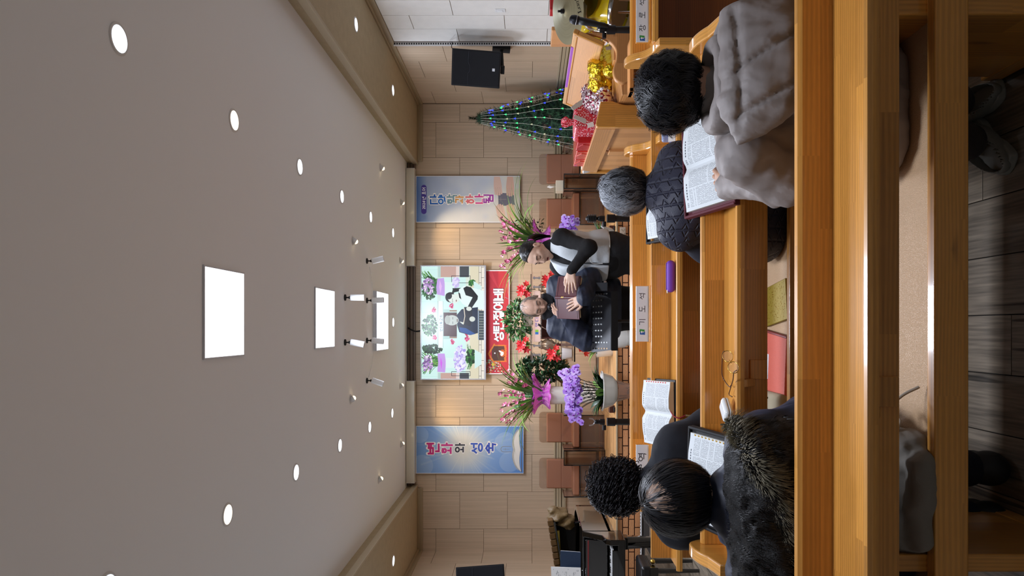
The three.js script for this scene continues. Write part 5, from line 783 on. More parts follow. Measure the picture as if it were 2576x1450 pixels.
slipper('grey slipper on the dark floor, the larger-looking one turned sideways', 0.585, 2.24, -0.75);
// ---------- microphones ----------
function micStand(label, x, y, d, top, extra) {
  const t = thing('microphone_stand', label, 'stand', [atX(y, d), 0, -d]), Y = (px) => atY(px, d);
  part(t, 'pole', merge([put(cyl(0.011, 0.011, Y(x) - 0.05, 14), 0, (Y(x) - 0.05) / 2, 0), put(cyl(0.019, 0.021, 0.16, 18), 0, Y(1570), 0)]), M.black); part(t, 'clutch', merge([put(cyl(0.026, 0.026, 0.05, 20), 0, Y(1537), 0), put(cyl(0.018, 0.018, 0.03, 16), 0, Y(1515), 0)]), M.darkSteel); part(t, 'wing_screw', merge([put(cyl(0.012, 0.012, 0.03, 12), 0, 0, 0, 0, 0, Math.PI / 2)]), M.darkSteel, [-0.035, Y(1520), 0]);
  part(t, 'base', merge([0, 1, 2].map((k) => put(rod([0, 0.06, 0], [0.25, 0.012, 0], 0.009), 0, 0, 0, 0, k * 2.094))), M.black);
  extra(t, Y); return t;
}
micStand('microphone stand with a black shock-mounted microphone, beside the grey-haired person', 1512, 550, 4.3, 0, (t, Y) => { const m = new THREE.Group(); m.name = 'microphone'; m.position.set(0, Y(1500), 0); t.add(m); part(m, 'body', new THREE.CapsuleGeometry(0.017, 0.04, 4, 14), M.black, [0, 0.03, 0]); part(m, 'cradle', merge([...Array(5)].map((_, i) => put(new THREE.TorusGeometry(0.024, 0.003, 6, 18), 0, 0.005 + i * 0.011, 0, Math.PI / 2))), M.darkSteel); part(m, 'swivel', put(ball(0.016, 12, 8), 0, -0.02, 0), M.black); });
micStand('microphone stand with an empty silver clip, beside the purple orchids', 1508, 1062, 4.3, 0, (t, Y) => { const m = new THREE.Group(); m.name = 'clip'; m.position.set(0, Y(1498), 0); t.add(m); part(m, 'prong', tube([[0, 0, 0], [0.018, 0.015, 0], [0.022, 0.04, 0.004]], 0.004, 12, 8), M.silver); part(m, 'prong', tube([[0, 0, 0], [-0.018, 0.015, 0], [-0.022, 0.04, 0.004]], 0.004, 12, 8), M.silver); part(m, 'swivel', merge([put(ball(0.014, 12, 8), 0, -0.006, 0), put(cyl(0.012, 0.012, 0.03, 12), 0, -0.025, 0)]), M.darkSteel); });
micStand('microphone stand with a slanted handheld microphone, in front of the yellow drums', 1500, 75, 4.1, 0, (t, Y) => { const m = new THREE.Group(); m.name = 'microphone'; m.position.set(0.028, Y(1492), 0.02); m.rotation.z = -0.20; m.rotation.order = 'ZYX'; t.add(m); part(m, 'body', lathe([[0, -0.09], [0.013, -0.09], [0.016, -0.03], [0.021, 0.05], [0.0225, 0.085], [0, 0.085]], 24), M.black); part(m, 'head', lathe([[0.0225, 0], [0.026, 0.012], [0.027, 0.03], [0.022, 0.05], [0.01, 0.058], [0, 0.059]], 24), M.darkSteel, [0, 0.085, 0]); part(m, 'band', put(new THREE.TorusGeometry(0.0262, 0.002, 8, 28), 0, 0.1, 0, Math.PI / 2), M.silver); part(t, 'clip', merge([put(box(0.03, 0.05, 0.03, 'y', 0.006), 0.018, Y(1512), 0.01)]), M.black); });
// ---------- music stand ----------
{
  const t = thing('music_stand', 'black music stand with a perforated desk in front of the standing man', 'music stand', [atX(808, 5.15), 0, -5.15], 0.02), W = 0.47, H = 0.255;
  const s = new THREE.Shape(); s.moveTo(-W / 2 + 0.02, 0); s.lineTo(W / 2 - 0.02, 0); s.lineTo(W / 2, H - 0.02); s.quadraticCurveTo(W / 2, H, W / 2 - 0.03, H); s.lineTo(-W / 2 + 0.03, H); s.quadraticCurveTo(-W / 2, H, -W / 2, H - 0.02); s.closePath();
  const hole = (x, y) => { const p = new THREE.Path(); p.absellipse(x, y, 0.0066, 0.0125, 0, Math.PI * 2, true); s.holes.push(p); };
  for (let i = 0; i < 10; i++) for (let j = 0; j < (i === 0 || i === 8 || i === 9 ? 6 : 4); j++) hole(W / 2 - 0.03 - i * 0.0455, H - 0.03 - j * 0.034);
  const top = new THREE.Group(); top.name = 'desk'; top.position.set(0, atY(1537, 5.15), 0.02); top.rotation.x = -1.05; t.add(top); part(top, 'plate', slab(s, 0.004, 0.0008), M.darkSteel, [0, 0, 0]); part(top, 'ledge', box(W - 0.03, 0.004, 0.06, 'x', 0.001), M.darkSteel, [0, 0.0, -0.03]);
  part(t, 'pole', merge([put(cyl(0.012, 0.012, 0.83, 14), 0, 0.44, -0.05), put(cyl(0.016, 0.016, 0.3, 14), 0, 0.35, -0.05), put(box(0.03, 0.06, 0.05, 'y', 0.008), 0, 0.87, -0.04)]), M.black); part(t, 'base', merge([0, 1, 2].map((k) => put(rod([0, 0.05, 0], [0.24, 0.012, 0], 0.009), 0, 0, 0, 0, k * 2.094 + 0.4).translate(0, 0, -0.05))), M.black);
  const f = thing('sheet_folder', 'open white score lying on the music stand under the man\'s elbow', 'paper', [atX(806, 5.15), atY(1537, 5.15), -5.137]); f.rotation.x = -1.05; for (const k of [-1, 1]) part(f, 'page', box(0.2, 0.25, 0.004, 'y', 0.001), M.paper, [k * 0.103, 0.145, -0.012], [0, k * 0.03, 0]);
  const b = thing('black_folder', 'black folder standing on the music stand, on the side of the woman', 'folder', [atX(722, 5.22), 0.91, -5.22], 0); part(b, 'board', box(0.065, 0.155, 0.012, 'y', 0.003), std(0x202630, 0.5), [0, 0.075, 0], [-0.25, 0, 0]); part(b, 'clip', box(0.012, 0.02, 0.006, 'x', 0.001), M.silver, [0.036, 0.02, 0.03]);
}
// ---------- grand piano ----------
{
  const X1 = -1.965, t = thing('grand_piano', 'glossy black grand piano with its lid propped open', 'piano', [X1, 0, -6.75]);
  const W = 1.48, rim = new THREE.Shape(); rim.moveTo(0, 0.02); rim.lineTo(0, 0.95); rim.bezierCurveTo(0, 1.35, -0.42, 1.22, -0.62, 1.5); rim.bezierCurveTo(-0.75, 1.75, -0.95, 1.85, -1.15, 1.85); rim.bezierCurveTo(-1.4, 1.85, -W, 1.7, -W, 1.45); rim.lineTo(-W, 0.02);
  const inner = new THREE.Path(); inner.moveTo(-0.04, 0.36); inner.lineTo(-0.04, 0.93); inner.bezierCurveTo(-0.05, 1.3, -0.46, 1.18, -0.66, 1.47); inner.bezierCurveTo(-0.78, 1.7, -0.95, 1.8, -1.15, 1.8); inner.bezierCurveTo(-1.38, 1.8, -W + 0.05, 1.66, -W + 0.05, 1.43); inner.lineTo(-W + 0.05, 0.36); rim.holes.push(inner);
  part(t, 'rim', slab(rim, 0.31, 0.006, 'y', 24).rotateX(-Math.PI / 2).translate(0, 0.67, 0), M.blackGloss);
  const bottom = new THREE.Shape(rim.getPoints(24)); part(t, 'soundboard', slab(bottom, 0.03, 0.002, 'y', 24).rotateX(-Math.PI / 2).translate(0, 0.70, 0), std(0x120d0a, 0.5)); part(t, 'frame_plate', put(box(1.2, 0.02, 0.5, 'x', 0.004), -0.72, 0.9, -0.75), M.brass); part(t, 'tuning_rail', box(0.9, 0.05, 0.03, 'x', 0.006), std(0xb9a04a, 0.3, { metalness: 0.9 }), [-0.62, 1.17, -0.62], [0, 0, 0.06]);
  part(t, 'key_bed', box(W, 0.07, 0.32, 'x', 0.008), M.blackGloss, [-W / 2, 0.635, 0.12]); part(t, 'key_slip', box(W - 0.2, 0.06, 0.02, 'x', 0.004), M.blackGloss, [-W / 2, 0.69, 0.27]);
  for (const s of [0, 1]) part(t, 'cheek', slab(outline([[0, 0.66], [0.28, 0.66], [0.285, 0.74], [0.25, 0.775], [0.14, 0.80], [0.08, 0.88], [0.03, 0.94], [0, 0.98]].map(([a, b]) => [-a, b])), 0.055, 0.006).rotateY(Math.PI / 2).translate(s ? -W : -0.055, 0, 0.0), M.blackGloss);
  part(t, 'fallboard', box(W - 0.12, 0.21, 0.02, 'x', 0.006), M.blackGloss, [-W / 2, 0.85, 0.08], [-0.1, 0, 0]); part(t, 'felt_strip', box(W - 0.12, 0.012, 0.01, 'x', 0.002), std(0x7a2a2a, 0.9), [-W / 2, 0.93, 0.10]);
  const kw = 0.0235, n = 50, wg = box(kw - 0.001, 0.02, 0.15, 'z', 0.002), bg = box(0.011, 0.014, 0.095, 'z', 0.002); for (let i = 0; i < n; i++) { part(t, 'white_key', wg, M.plasticWhite, [-0.11 - i * kw, 0.715, 0.175]); if (![2, 6].includes((i + 3) % 7)) part(t, 'black_key', bg, M.blackGloss, [-0.11 - (i + 0.5) * kw, 0.73, 0.145]); }
  for (const [x, z] of [[-0.11, -0.02], [-W + 0.1, -0.02], [-1.1, -1.5]]) part(t, 'leg', merge([put(new THREE.CylinderGeometry(0.075, 0.045, 0.5, 4, 1).rotateY(Math.PI / 4), 0, 0.31, 0), put(box(0.12, 0.08, 0.12, 'y', 0.01), 0, 0.58, 0), put(cyl(0.022, 0.022, 0.03, 14).rotateX(Math.PI / 2), 0, 0.022, 0)]), M.blackGloss, [x, 0, z]);
  part(t, 'pedal_lyre', merge([put(box(0.03, 0.55, 0.03, 'y', 0.005), -0.66, 0.36, 0), put(box(0.03, 0.55, 0.03, 'y', 0.005), -0.82, 0.36, 0), put(box(0.26, 0.09, 0.1, 'x', 0.01), -0.74, 0.11, 0.02)]), M.blackGloss);
  const lid = new THREE.Shape(); lid.moveTo(0, -0.42); lid.lineTo(0, -0.95); lid.bezierCurveTo(0, -1.35, -0.42, -1.22, -0.62, -1.5); lid.bezierCurveTo(-0.75, -1.75, -0.95, -1.85, -1.15, -1.85); lid.bezierCurveTo(-1.4, -1.85, -W, -1.7, -W, -1.45); lid.lineTo(-W, -0.42);
  const L = new THREE.Group(); L.name = 'lid'; L.position.set(-W, 0.995, 0); L.rotation.z = 0.155; t.add(L); part(L, 'board', slab(lid, 0.02, 0.004, 'y', 24).rotateX(Math.PI / 2).translate(W, 0.02, 0), M.blackGloss); part(L, 'hinge_strip', put(box(0.02, 0.012, 1.0, 'z', 0.003), 0.02, 0.0, -0.95), M.brass);
  part(t, 'prop_stick', rod([-0.06, 0.97, -0.55], [-0.12, 1.21, -0.62], 0.009), M.blackGloss);
  part(t, 'music_desk', slab(outline([[0, 0], [-0.7, 0], [-0.7, 0.17], [-0.62, 0.2], [-0.2, 0.2], [-0.06, 0.13], [0, 0.12]]), 0.015, 0.003).rotateX(-0.25).translate(-0.40, 0.99, -0.05), M.blackGloss);
  const c = thing('quilted_cover', 'brown quilted piano cover folded along the raised lid edge', 'cover', [X1, 0, -6.75]), cm = std(0x5e4016, 0.4, { sheen: 0.5, bumpMap: TX.crumple, bumpScale: 0.003 });
  for (let i = 0; i < 22; i++) { const s = i / 21, x = lerp(-0.03, -W + 0.05, s), y = 1.235 + 0.02 - s * 0.215; part(c, 'quilt_roll', uvBox(new RoundedBoxGeometry(0.060, 0.062, 0.12, 3, 0.009)), cm, [x, y + 0.02, -0.44], [0, 0, 0.155]); }
  part(c, 'bunched_end', surf((x, y, z) => { const f = 0.012 * Math.sin(x * 70 + y * 30) + 0.014 * noise(x * 16, y * 16, z * 16); let d = ell(x, y, z, [0.0, 1.20, -0.62], [0.07, 0.10, 0.2]); d = smin(d, ell(x, y, z, [-0.05, 1.10, -0.55], [0.075, 0.08, 0.15]), 0.05); return d + f; }, [-0.24, 0.94, -0.9], [0.16, 1.36, -0.3], 0.014), std(0x6a5430, 0.6, { bumpMap: TX.crumple, bumpScale: 0.003 }));
  part(c, 'interior_shade_sheet', slab(outline([[-0.14, 1.0], [-0.14, 1.205], [-W + 0.1, 1.02], [-W + 0.1, 1.0]]), 0.012, 0.002), M.blackMatt, [0, 0, -0.68]);  // added black sheet, stands in for the shade inside the open piano
  const f = thing('dark_blue_folder', 'dark blue folder standing on the piano music desk', 'folder', [atX(1410, 6.72), 1.005, -6.72]); part(f, 'board', box(0.165, 0.2, 0.012, 'y', 0.003), std(0x22344e, 0.4), [0, 0.09, 0.0], [-0.22, 0.05, 0]); part(f, 'sheets', box(0.155, 0.19, 0.006, 'y', 0.001), M.paper, [0.004, 0.092, -0.012], [-0.22, 0.05, 0]);
  const s = thing('sheet_music', 'white printed sheet music on the piano, cut by the frame', 'paper', [atX(1452, 6.7), 1.0, -6.68]); part(s, 'sheet', box(0.2, 0.29, 0.004, 'y', 0.001), M.paper, [0, 0.14, 0], [-0.22, 0, 0.04]); const r = rnd(44), ln = []; for (let i = 0; i < 60; i++) ln.push(put(box(0.004 + 0.02 * r(), 0.0022, 0.0006), (r() - 0.5) * 0.16, (r() - 0.5) * 0.25, 0)); stuff(part(s, 'print_lines', merge(ln), std(0x7d8088, 0.8), [0, 0.14, 0.0028], [-0.22, 0, 0.04]));
  const b = thing('piano_stool', 'black padded piano stool with a gilt knob, at the frame edge', 'stool', [-2.36, 0, -6.25]); part(b, 'seat', uvBox(new RoundedBoxGeometry(0.56, 0.09, 0.36, 5, 0.03)), std(0x101013, 0.35), [0, 0.47, 0]); part(b, 'frame', box(0.54, 0.07, 0.34, 'x', 0.006), M.blackGloss, [0, 0.40, 0]); part(b, 'knob', put(ball(0.022, 16, 12), 0.295, 0.40, 0.08), M.brass); for (const [x, z] of [[-1, -1], [1, -1], [-1, 1], [1, 1]]) part(b, 'leg', put(cyl(0.024, 0.016, 0.37, 14), x * 0.23, 0.185, z * 0.13), M.blackGloss);
}
// ---------- organ, panelled desk and wrapped gifts ----------
const px2 = (d, list) => list.map(([x, y]) => [atX(y, d), atY(x, d)]);
{
  const d = 4.4, t = thing('wooden_organ', 'wooden electric organ with a tall music board and S-curved end cheek, carrying gold gift bags', 'organ', [0, 0, -d]);
  const cheek = () => { const p = px2(d, [[1462, 84], [1474, 92], [1503, 96], [1525, 106], [1540, 120], [1548, 136], [1547, 157], [1541, 177], [1541, 192], [1547, 206], [1564, 215], [1582, 208]]); const s = new THREE.Shape(); s.moveTo(1.85, 0); s.lineTo(1.85, 1.155); s.lineTo(...p[1]); s.splineThru(p.slice(2).map((q) => new THREE.Vector2(...q))); s.lineTo(1.62, 0.80); s.lineTo(1.70, 0); return s; };
  part(t, 'end_cheek', slab(cheek(), 0.04, 0.008, 'x', 30), M.pineLight, [0, 0, 0]); part(t, 'end_cheek', slab(cheek(), 0.04, 0.008, 'x', 30), M.pineLight, [0, 0, -1.28]);
  part(t, 'music_board', box(0.02, 0.19, 1.30, 'z', 0.006), M.pineLight, [1.82, 1.12, -0.62], [0, 0, -0.42]); part(t, 'board_frame', merge([put(box(0.035, 0.035, 1.36, 'z', 0.008), 0.0, 0.09, 0), put(box(0.035, 0.2, 0.03, 'y', 0.008), 0, 0, 0.66), put(box(0.035, 0.2, 0.03, 'y', 0.008), 0, 0, -0.66)]), M.pine, [1.82, 1.12, -0.62], [0, 0, -0.42]);
  part(t, 'top_shelf', box(0.14, 0.025, 1.24, 'z', 0.005), M.pineLight, [1.77, 0.95, -0.62]); part(t, 'key_lid', box(0.30, 0.02, 1.24, 'z', 0.006), M.pineLight, [1.63, 0.915, -0.62], [0, 0, 0.1]); part(t, 'front_panel', box(0.03, 0.78, 1.24, 'z', 0.004), M.pineLight, [1.74, 0.4, -0.62]); part(t, 'key_block', box(0.28, 0.1, 1.24, 'z', 0.006), M.pineLight, [1.62, 0.85, -0.62]);
  const k = thing('purple_board', 'thin purple board leaning along the top of the organ music board', 'board', [1.845, 1.208, -4.92]); part(k, 'strip', box(0.012, 0.03, 0.75, 'z', 0.003), std(0xb46ad2, 0.5));
}
{
  const d0 = 4.57, d1 = 5.9, L = d1 - d0, t = thing('panelled_desk', 'wooden panelled desk seen from its side, beside the microphone with the shock mount', 'desk', [1.32, 0, -d0]);
  const f = (y, h, z, l) => box(0.03, h, l, 'z', 0.004).translate(0.015, y, z);
  part(t, 'top_rail', f(0.99, 0.13, -L / 2, L - 0.06), M.pineLight); part(t, 'bottom_rail', f(0.1, 0.14, -L / 2, L - 0.06), M.pineLight); part(t, 'middle_stile', box(0.03, 0.8, 0.11, 'y', 0.004).translate(0.015, 0.5, -L / 2), M.pineLight);
  for (const z of [-L * 0.26, -L * 0.74]) part(t, 'inset_panel', box(0.012, 0.8, L * 0.46, 'y', 0.002).translate(0.026, 0.52, z), M.pineLight);
  const e = new THREE.Shape(); e.moveTo(0, 0); e.lineTo(0, 1.045); e.quadraticCurveTo(0.003, 1.06, 0.02, 1.062); e.lineTo(0.168, 1.03); e.lineTo(0.17, 0.95); e.quadraticCurveTo(0.15, 0.90, 0.145, 0.86); e.lineTo(0.145, 0); part(t, 'end_board', slab(e, 0.045, 0.006, 'y'), M.pine, [0, 0, -0.02]); part(t, 'end_board', box(0.17, 1.055, 0.04, 'y', 0.006), M.pine, [0.085, 0.53, -L]);
  part(t, 'top_board', box(0.20, 0.022, L - 0.06, 'z', 0.004), M.pineLight, [0.12, 0.965, -L / 2]); part(t, 'back_panel', box(0.02, 0.95, L - 0.06, 'z', 0.003), M.pineLight, [0.15, 0.48, -L / 2]);
}
function foilBag(label, name, c, r, len, dir, mat, seed, ext) {
  const t = thing(name, label, 'gift', c), D = V(...dir).normalize().toArray(), a = mix([0, 0, 0], D, 0).map((v, i) => -D[i] * len / 2), b = D.map((v) => v * len / 2);
  part(t, 'wrapping', surf((x, y, z) => { const fl = smooth(0.15, 0.5, ((x - a[0]) * D[0] + (y - a[1]) * D[1] + (z - a[2]) * D[2]) / len - 0.5); const cr = r * (0.2 * Math.abs(noise(x * 22, y * 22 + seed, z * 22)) + 0.14 * Math.abs(noise(x * 46, y * 46, z * 46 + seed)) + 0.08 * noise(x * 90, y * 90, z * 90)); return cone(x, y, z, a, b, r, r * 0.72) + cr * (1 + 1.6 * fl) - 0.25 * r; }, [-len / 2 - r * 1.3, -len / 2 - r * 1.3, -len / 2 - r * 1.3], [len / 2 + r * 1.3, len / 2 + r * 1.3, len / 2 + r * 1.3], 0.009), mat);
  if (ext) ext(t); return t;
}
{
  const gold = std(0xe0c034, 0.22, { metalness: 1, bumpMap: TX.crumple, bumpScale: 0.006 }), silver = std(0xd7cfd4, 0.2, { metalness: 1, bumpMap: TX.crumple, bumpScale: 0.006 });
  const pinkFoil = std(0xffffff, 0.25, { metalness: 0.75, bumpMap: TX.crumple, bumpScale: 0.006, map: texture(256, 256, (u, v) => { const k = noise(u * 16, v * 16, 4) > 0.18; return k ? [128, 38, 62] : [222, 210, 216]; }, true, [0.3, 0.3]) });
  const g = foilBag('gold foil gift bag on the organ, the longer one nearest the drums', 'gift_bag', at(1506, 150, 4.72), 0.074, 0.19, [0.8, 0.05, -0.6], gold, 3, (t) => 0); const g2 = foilBag('gold foil gift bag on the organ, the narrow one with a white sticker', 'gift_bag', at(1534, 150, 4.6), 0.05, 0.2, [0.8, 0.05, -0.5], gold, 9, (t) => part(t, 'sticker', box(0.025, 0.035, 0.003, 'x', 0.001), M.paper, [0.055, 0.015, 0.05], [0, 0.2, 0.2]));
  foilBag('crumpled gold foil bundle on the organ, between the smooth gold bags and the silver one', 'gift_bag', at(1512, 202, 4.8), 0.085, 0.07, [0.3, 0.2, 0.8], gold, 17);
  foilBag('silver foil gift with dark pink spots, between the gold bags and the red gift bag', 'gift_bag', at(1500, 245, 4.95), 0.105, 0.1, [0.5, 0.3, -0.6], pinkFoil, 23);
  foilBag('small silver and burgundy foil gift at the end of the panelled desk', 'gift_bag', at(1520, 248, 4.68), 0.06, 0.06, [1, 0, 0], pinkFoil, 29);
  const snow = std(0xffffff, 0.4, { map: texture(512, 512, (u, v) => { const a = noise(u * 30, v * 30, 3), b = noise(u * 60, v * 60, 8); return a > 0.3 || b > 0.4 ? [236, 226, 230] : a < -0.5 ? [150, 12, 40] : [196, 26, 48]; }, true, [0.3, 0.3]), bumpMap: TX.crumple, bumpScale: 0.002 });
  const b = thing('gift_bag', 'red gift parcel with white snow spots and a grey ribbon, above the panelled desk', 'gift', [1.485, 0.977, -5.0], 0.15); part(b, 'parcel', uvBox(new RoundedBoxGeometry(0.2, 0.20, 0.24, 3, 0.02)), snow, [0, 0.10, 0]);
  part(b, 'gathered_top', put(surf((x, y, z) => cone(x, y, z, [0, 0, 0], [0, 0.05, 0], 0.016, 0.032) + 0.016 * Math.sin(Math.atan2(z, x) * 7) * smooth(0.01, 0.09, y) + 0.006 * noise(x * 60, y * 60, z * 60), [-0.11, -0.03, -0.11], [0.11, 0.15, 0.11], 0.008), 0, 0.2, 0), snow);
  for (const k of [-1, 1]) part(b, 'ribbon', uvBox(slab(outline([[0, 0], [0.03, 0.005], [0.045, -0.09], [0.025, -0.11], [0.008, -0.09]]), 0.004, 0.001)), std(0xc9c9c6, 0.5, { bumpMap: TX.weave, bumpScale: 0.001 }), [k * 0.03, 0.21, 0.125], [0.1, 0, k * 0.5]); part(b, 'tag', box(0.035, 0.045, 0.002, 'x'), M.paper, [-0.075, 0.09, 0.123], [0, 0, 0.3]);
  const red = std(0xcc2c22, 0.26, { bumpMap: TX.crumple, bumpScale: 0.004, clearcoat: 0.6 }), deep = std(0xb0141c, 0.3, { bumpMap: TX.crumple, bumpScale: 0.003 });
  for (const [y, d, l, m, h] of [[352, 5.12, 'deep red wrapped box next to the snow-spotted parcel', deep, 0.17], [375, 5.38, 'glossy light red wrapped box, middle one beside the snow-spotted parcel', red, 0.16], [396, 5.62, 'glossy light red wrapped box next to the small white card box', red, 0.155]]) { const q = thing('wrapped_box', l, 'gift', [1.44, 0.977, -d]); part(q, 'wrapping', uvBox(new RoundedBoxGeometry(0.2, h, 0.23, 3, 0.008)), m, [0, h / 2, 0]); part(q, 'paper_fold', box(0.004, h * 0.8, 0.10, 'z', 0.001), m, [-0.101, h / 2, 0], [0.4, 0, 0]); }
  const w = thing('card_box', 'small white printed card box at the end of the panelled desk', 'box', [1.345, 0.99, -5.83], 0.4); part(w, 'carton', box(0.055, 0.075, 0.05, 'y', 0.004), M.plasticWhite, [0, 0.026, 0], [0, 0, 0.3]); const r = rnd(2); part(w, 'print_lines', merge([0, 1, 2, 3].map((i) => put(box(0.03 - 0.004 * i, 0.004, 0.0008), 0, 0.02 - i * 0.011, 0))), std(0x4a7aa8, 0.7), [0, 0.026, 0.0258], [0, 0, 0.3]);
  for (const [x, y, d, l] of [[1405, 8, 5.6, 'red gift box behind the large cymbal'], [1474, 35, 5.6, 'red gift box between the cymbal and the drums']]) { const p = at(x, y, d), q = thing('wrapped_box', l, 'gift', p); part(q, 'wrapping', uvBox(new RoundedBoxGeometry(0.16, 0.14, 0.12, 3, 0.006)), deep); part(q, 'band', box(0.162, 0.02, 0.122, 'x', 0.002), std(0x8a1016, 0.4)); }
  const s = thing('wooden_stand', 'tall wooden stand behind the cymbals, holding the red boxes', 'stand', [0, 0, -5.62]); const a = at(1412, 0, 5.62); part(s, 'shelf', box(0.75, 0.03, 0.3, 'x', 0.006), M.pineLight, [2.72, 1.142, 0]); part(s, 'lower_shelf', box(0.75, 0.03, 0.3, 'x', 0.006), M.pineLight, [2.72, 0.94, 0]); for (const x of [2.36, 3.07]) part(s, 'side', box(0.035, 1.32, 0.32, 'y', 0.008), M.pineLight, [x, 0.66, 0]); part(s, 'back', box(0.7, 1.2, 0.02, 'y', 0.003), M.pineLight, [2.72, 0.62, -0.14]);
}
// ---------- drums and box ----------
{
  const yellow = std(0xf0cf1a, 0.18, { clearcoat: 1, clearcoatRoughness: 0.05 }), headM = std(0xc9b489, 0.5, { transmission: 0.2, thickness: 0 });
  const cymb = (R) => lathe([[0.006, 0.022], [0.03, 0.02], [0.05, 0.006], [R * 0.6, 0.001], [R, -0.012], [R, -0.014], [R * 0.6, -0.001], [0.05, 0.004], [0.006, 0.019]], 72);
  const stand = (t, h, tilt) => { part(t, 'stand', merge([put(cyl(0.01, 0.01, h, 12), 0, -h / 2, -0.02), ...[0, 1, 2].map((k) => put(rod([0, 0.3, 0], [0.24, 0.012, 0], 0.008), 0, -h, -0.02, 0, k * 2.094))]), M.chrome); };
  const script = drawn(512, 512, (c, w, h) => { c.fillStyle = '#a9a384'; c.fillRect(0, 0, w, h); const r = rnd(3); for (let i = 20; i < 360; i += 2) { c.strokeStyle = `rgba(${r() < 0.5 ? '200,195,160' : '120,115,90'},0.25)`; c.lineWidth = 1; c.beginPath(); c.arc(256, 256, i, 0, 7); c.stroke(); } c.fillStyle = '#26241e'; c.translate(256, 256); c.rotate(-0.1); let x = -118; for (const [q, s] of [['L', 58], ['E', 36], ['R', 36], ['T', 36], ['S', 58], ['W', 36], ['E', 36], ['R', 36], ['T', 36]]) { c.font = `italic bold ${s}px serif`; c.fillText(q, x, 196); x += s * 0.62; } });
  const t = thing('cymbal', 'large pale bronze cymbal with dark script lettering near the microphone', 'cymbal', at(1424, 28, 5.0)); const pl = new THREE.Group(); pl.name = 'plate'; pl.rotation.set(0.42, 0, 0.20); t.add(pl); const cg = cymb(0.225), cp = cg.attributes.position, cu = cg.attributes.uv; for (let i = 0; i < cp.count; i++) cu.setXY(i, 0.5 + cp.getX(i) / 0.46, 0.5 - cp.getZ(i) / 0.46); part(pl, 'bronze', cg, std(0xffffff, 0.34, { metalness: 0.7, map: script })); part(pl, 'felt_nut', merge([put(cyl(0.016, 0.018, 0.02, 16), 0, 0.03, 0), put(cyl(0.008, 0.008, 0.04, 12), 0, 0.045, 0)]), M.darkSteel); stand(t, at(1424, 28, 5.0)[1]);
  const u = thing('cymbal', 'small dark gold cymbal above the yellow drum', 'cymbal', at(1478, -4, 4.95)); const p2 = new THREE.Group(); p2.name = 'plate'; p2.rotation.set(0.5, 0, 0.1); u.add(p2); part(p2, 'bronze', cymb(0.12), std(0x7a6a1c, 0.3, { metalness: 0.8 })); part(p2, 'felt_nut', put(cyl(0.012, 0.014, 0.03, 14), 0, 0.03, 0), M.darkSteel); stand(u, at(1478, -4, 4.95)[1]);
  const drum = (label, name, pos, R, H, rx, rz, lugs) => {
    const t = thing(name, label, 'drum', pos), g = new THREE.Group(); t.rotation.set(rx, 0, rz); part(t, 'shell', lathe([[R - 0.008, -H / 2], [R, -H / 2], [R, H / 2], [R - 0.008, H / 2]], 56), yellow);
    for (const s of [-1, 1]) { const hp = new THREE.Group(); hp.name = 'hoop'; t.add(hp); part(hp, 'rim', lathe([[R + 0.002, -0.016], [R + 0.012, -0.016], [R + 0.014, 0.014], [R + 0.004, 0.016]], 56), M.chrome, [0, s * (H / 2 + 0.002), 0]); part(t, 'drumhead', cyl(R - 0.002, R - 0.002, 0.004, 48), s > 0 ? std(0xe6e2d8, 0.6) : headM, [0, s * H / 2, 0]); }
    for (let i = 0; i < lugs; i++) { const a = i * 6.283 / lugs, lg = new THREE.Group(); lg.name = 'lug'; lg.rotation.y = a; t.add(lg); for (const s of [-1, 1]) part(lg, 'casing', box(0.024, 0.045, 0.022, 'y', 0.008), M.chrome, [0, s * (H / 2 - 0.055), R + 0.008]); part(lg, 'tension_rod', cyl(0.0035, 0.0035, H + 0.03, 8), M.chrome, [0, 0, R + 0.014]); }
    return t;
  };
  drum('yellow tom drum with chrome hoops, its lower head turned to the viewer', 'tom_drum', at(1527, 18, 5.05), 0.155, 0.19, -0.45, -0.30, 6);
  const downRod = (t, n, a, L) => { const q = V(0, -L, 0).applyQuaternion(t.quaternion.clone().invert()); part(t, n, rod(a, add(a, q.toArray()), 0.009), M.chrome); };
  const fl = drum('yellow bass drum below the tom, partly hidden by the front desk', 'bass_drum', [2.36, 0.50, -5.62], 0.33, 0.36, -1.35, 0.2, 8);
  downRod(fl, 'spur', [0.32, 0, 0.0], 0.46);
  const sn = drum('yellow drum with a pale head, tucked between the cymbal and the organ', 'snare_drum', [2.40, 1.03, -5.5], 0.15, 0.12, -0.9, 0.5, 6);
  downRod(sn, 'stand_leg', [0, -0.05, 0], 0.16);
  const c = thing('wooden_box_frame', 'pale wooden box frame with a lettered board and black cloth inside', 'box', [0, 0, -4.0]);
  const W = 0.30, H = 0.42, X0 = atX(238, 4.0), Y1 = atY(1581, 4.0), fr = 0.024; const pale = std(0xdccfa6, 0.5, { map: TX.pineLight, color: 0xfff0d0 });
  part(c, 'frame_side', box(W, fr, 0.10, 'x', 0.003), pale, [X0 + W / 2, Y1 - fr / 2, 0]); part(c, 'frame_side', box(fr, H, 0.10, 'y', 0.003), pale, [X0 + fr / 2, Y1 - H / 2, 0]); part(c, 'frame_side', box(fr, H, 0.10, 'y', 0.003), pale, [X0 + W - fr / 2, Y1 - H / 2, 0]); part(c, 'frame_side', box(W, fr, 0.10, 'x', 0.003), pale, [X0 + W / 2, Y1 - H + fr / 2, 0]);
  const lt = drawn(512, 700, (k, w, h) => { k.fillStyle = '#b39470'; k.fillRect(0, 0, w, h); k.fillStyle = '#4a3c30'; k.font = '64px sans-serif'; k.fillText('CAJOO', 70, 150); k.fillRect(44, 60, 3, 220); k.fillRect(60, 42, 300, 3); k.font = '26px sans-serif'; k.fillText('o', 110, 240); });
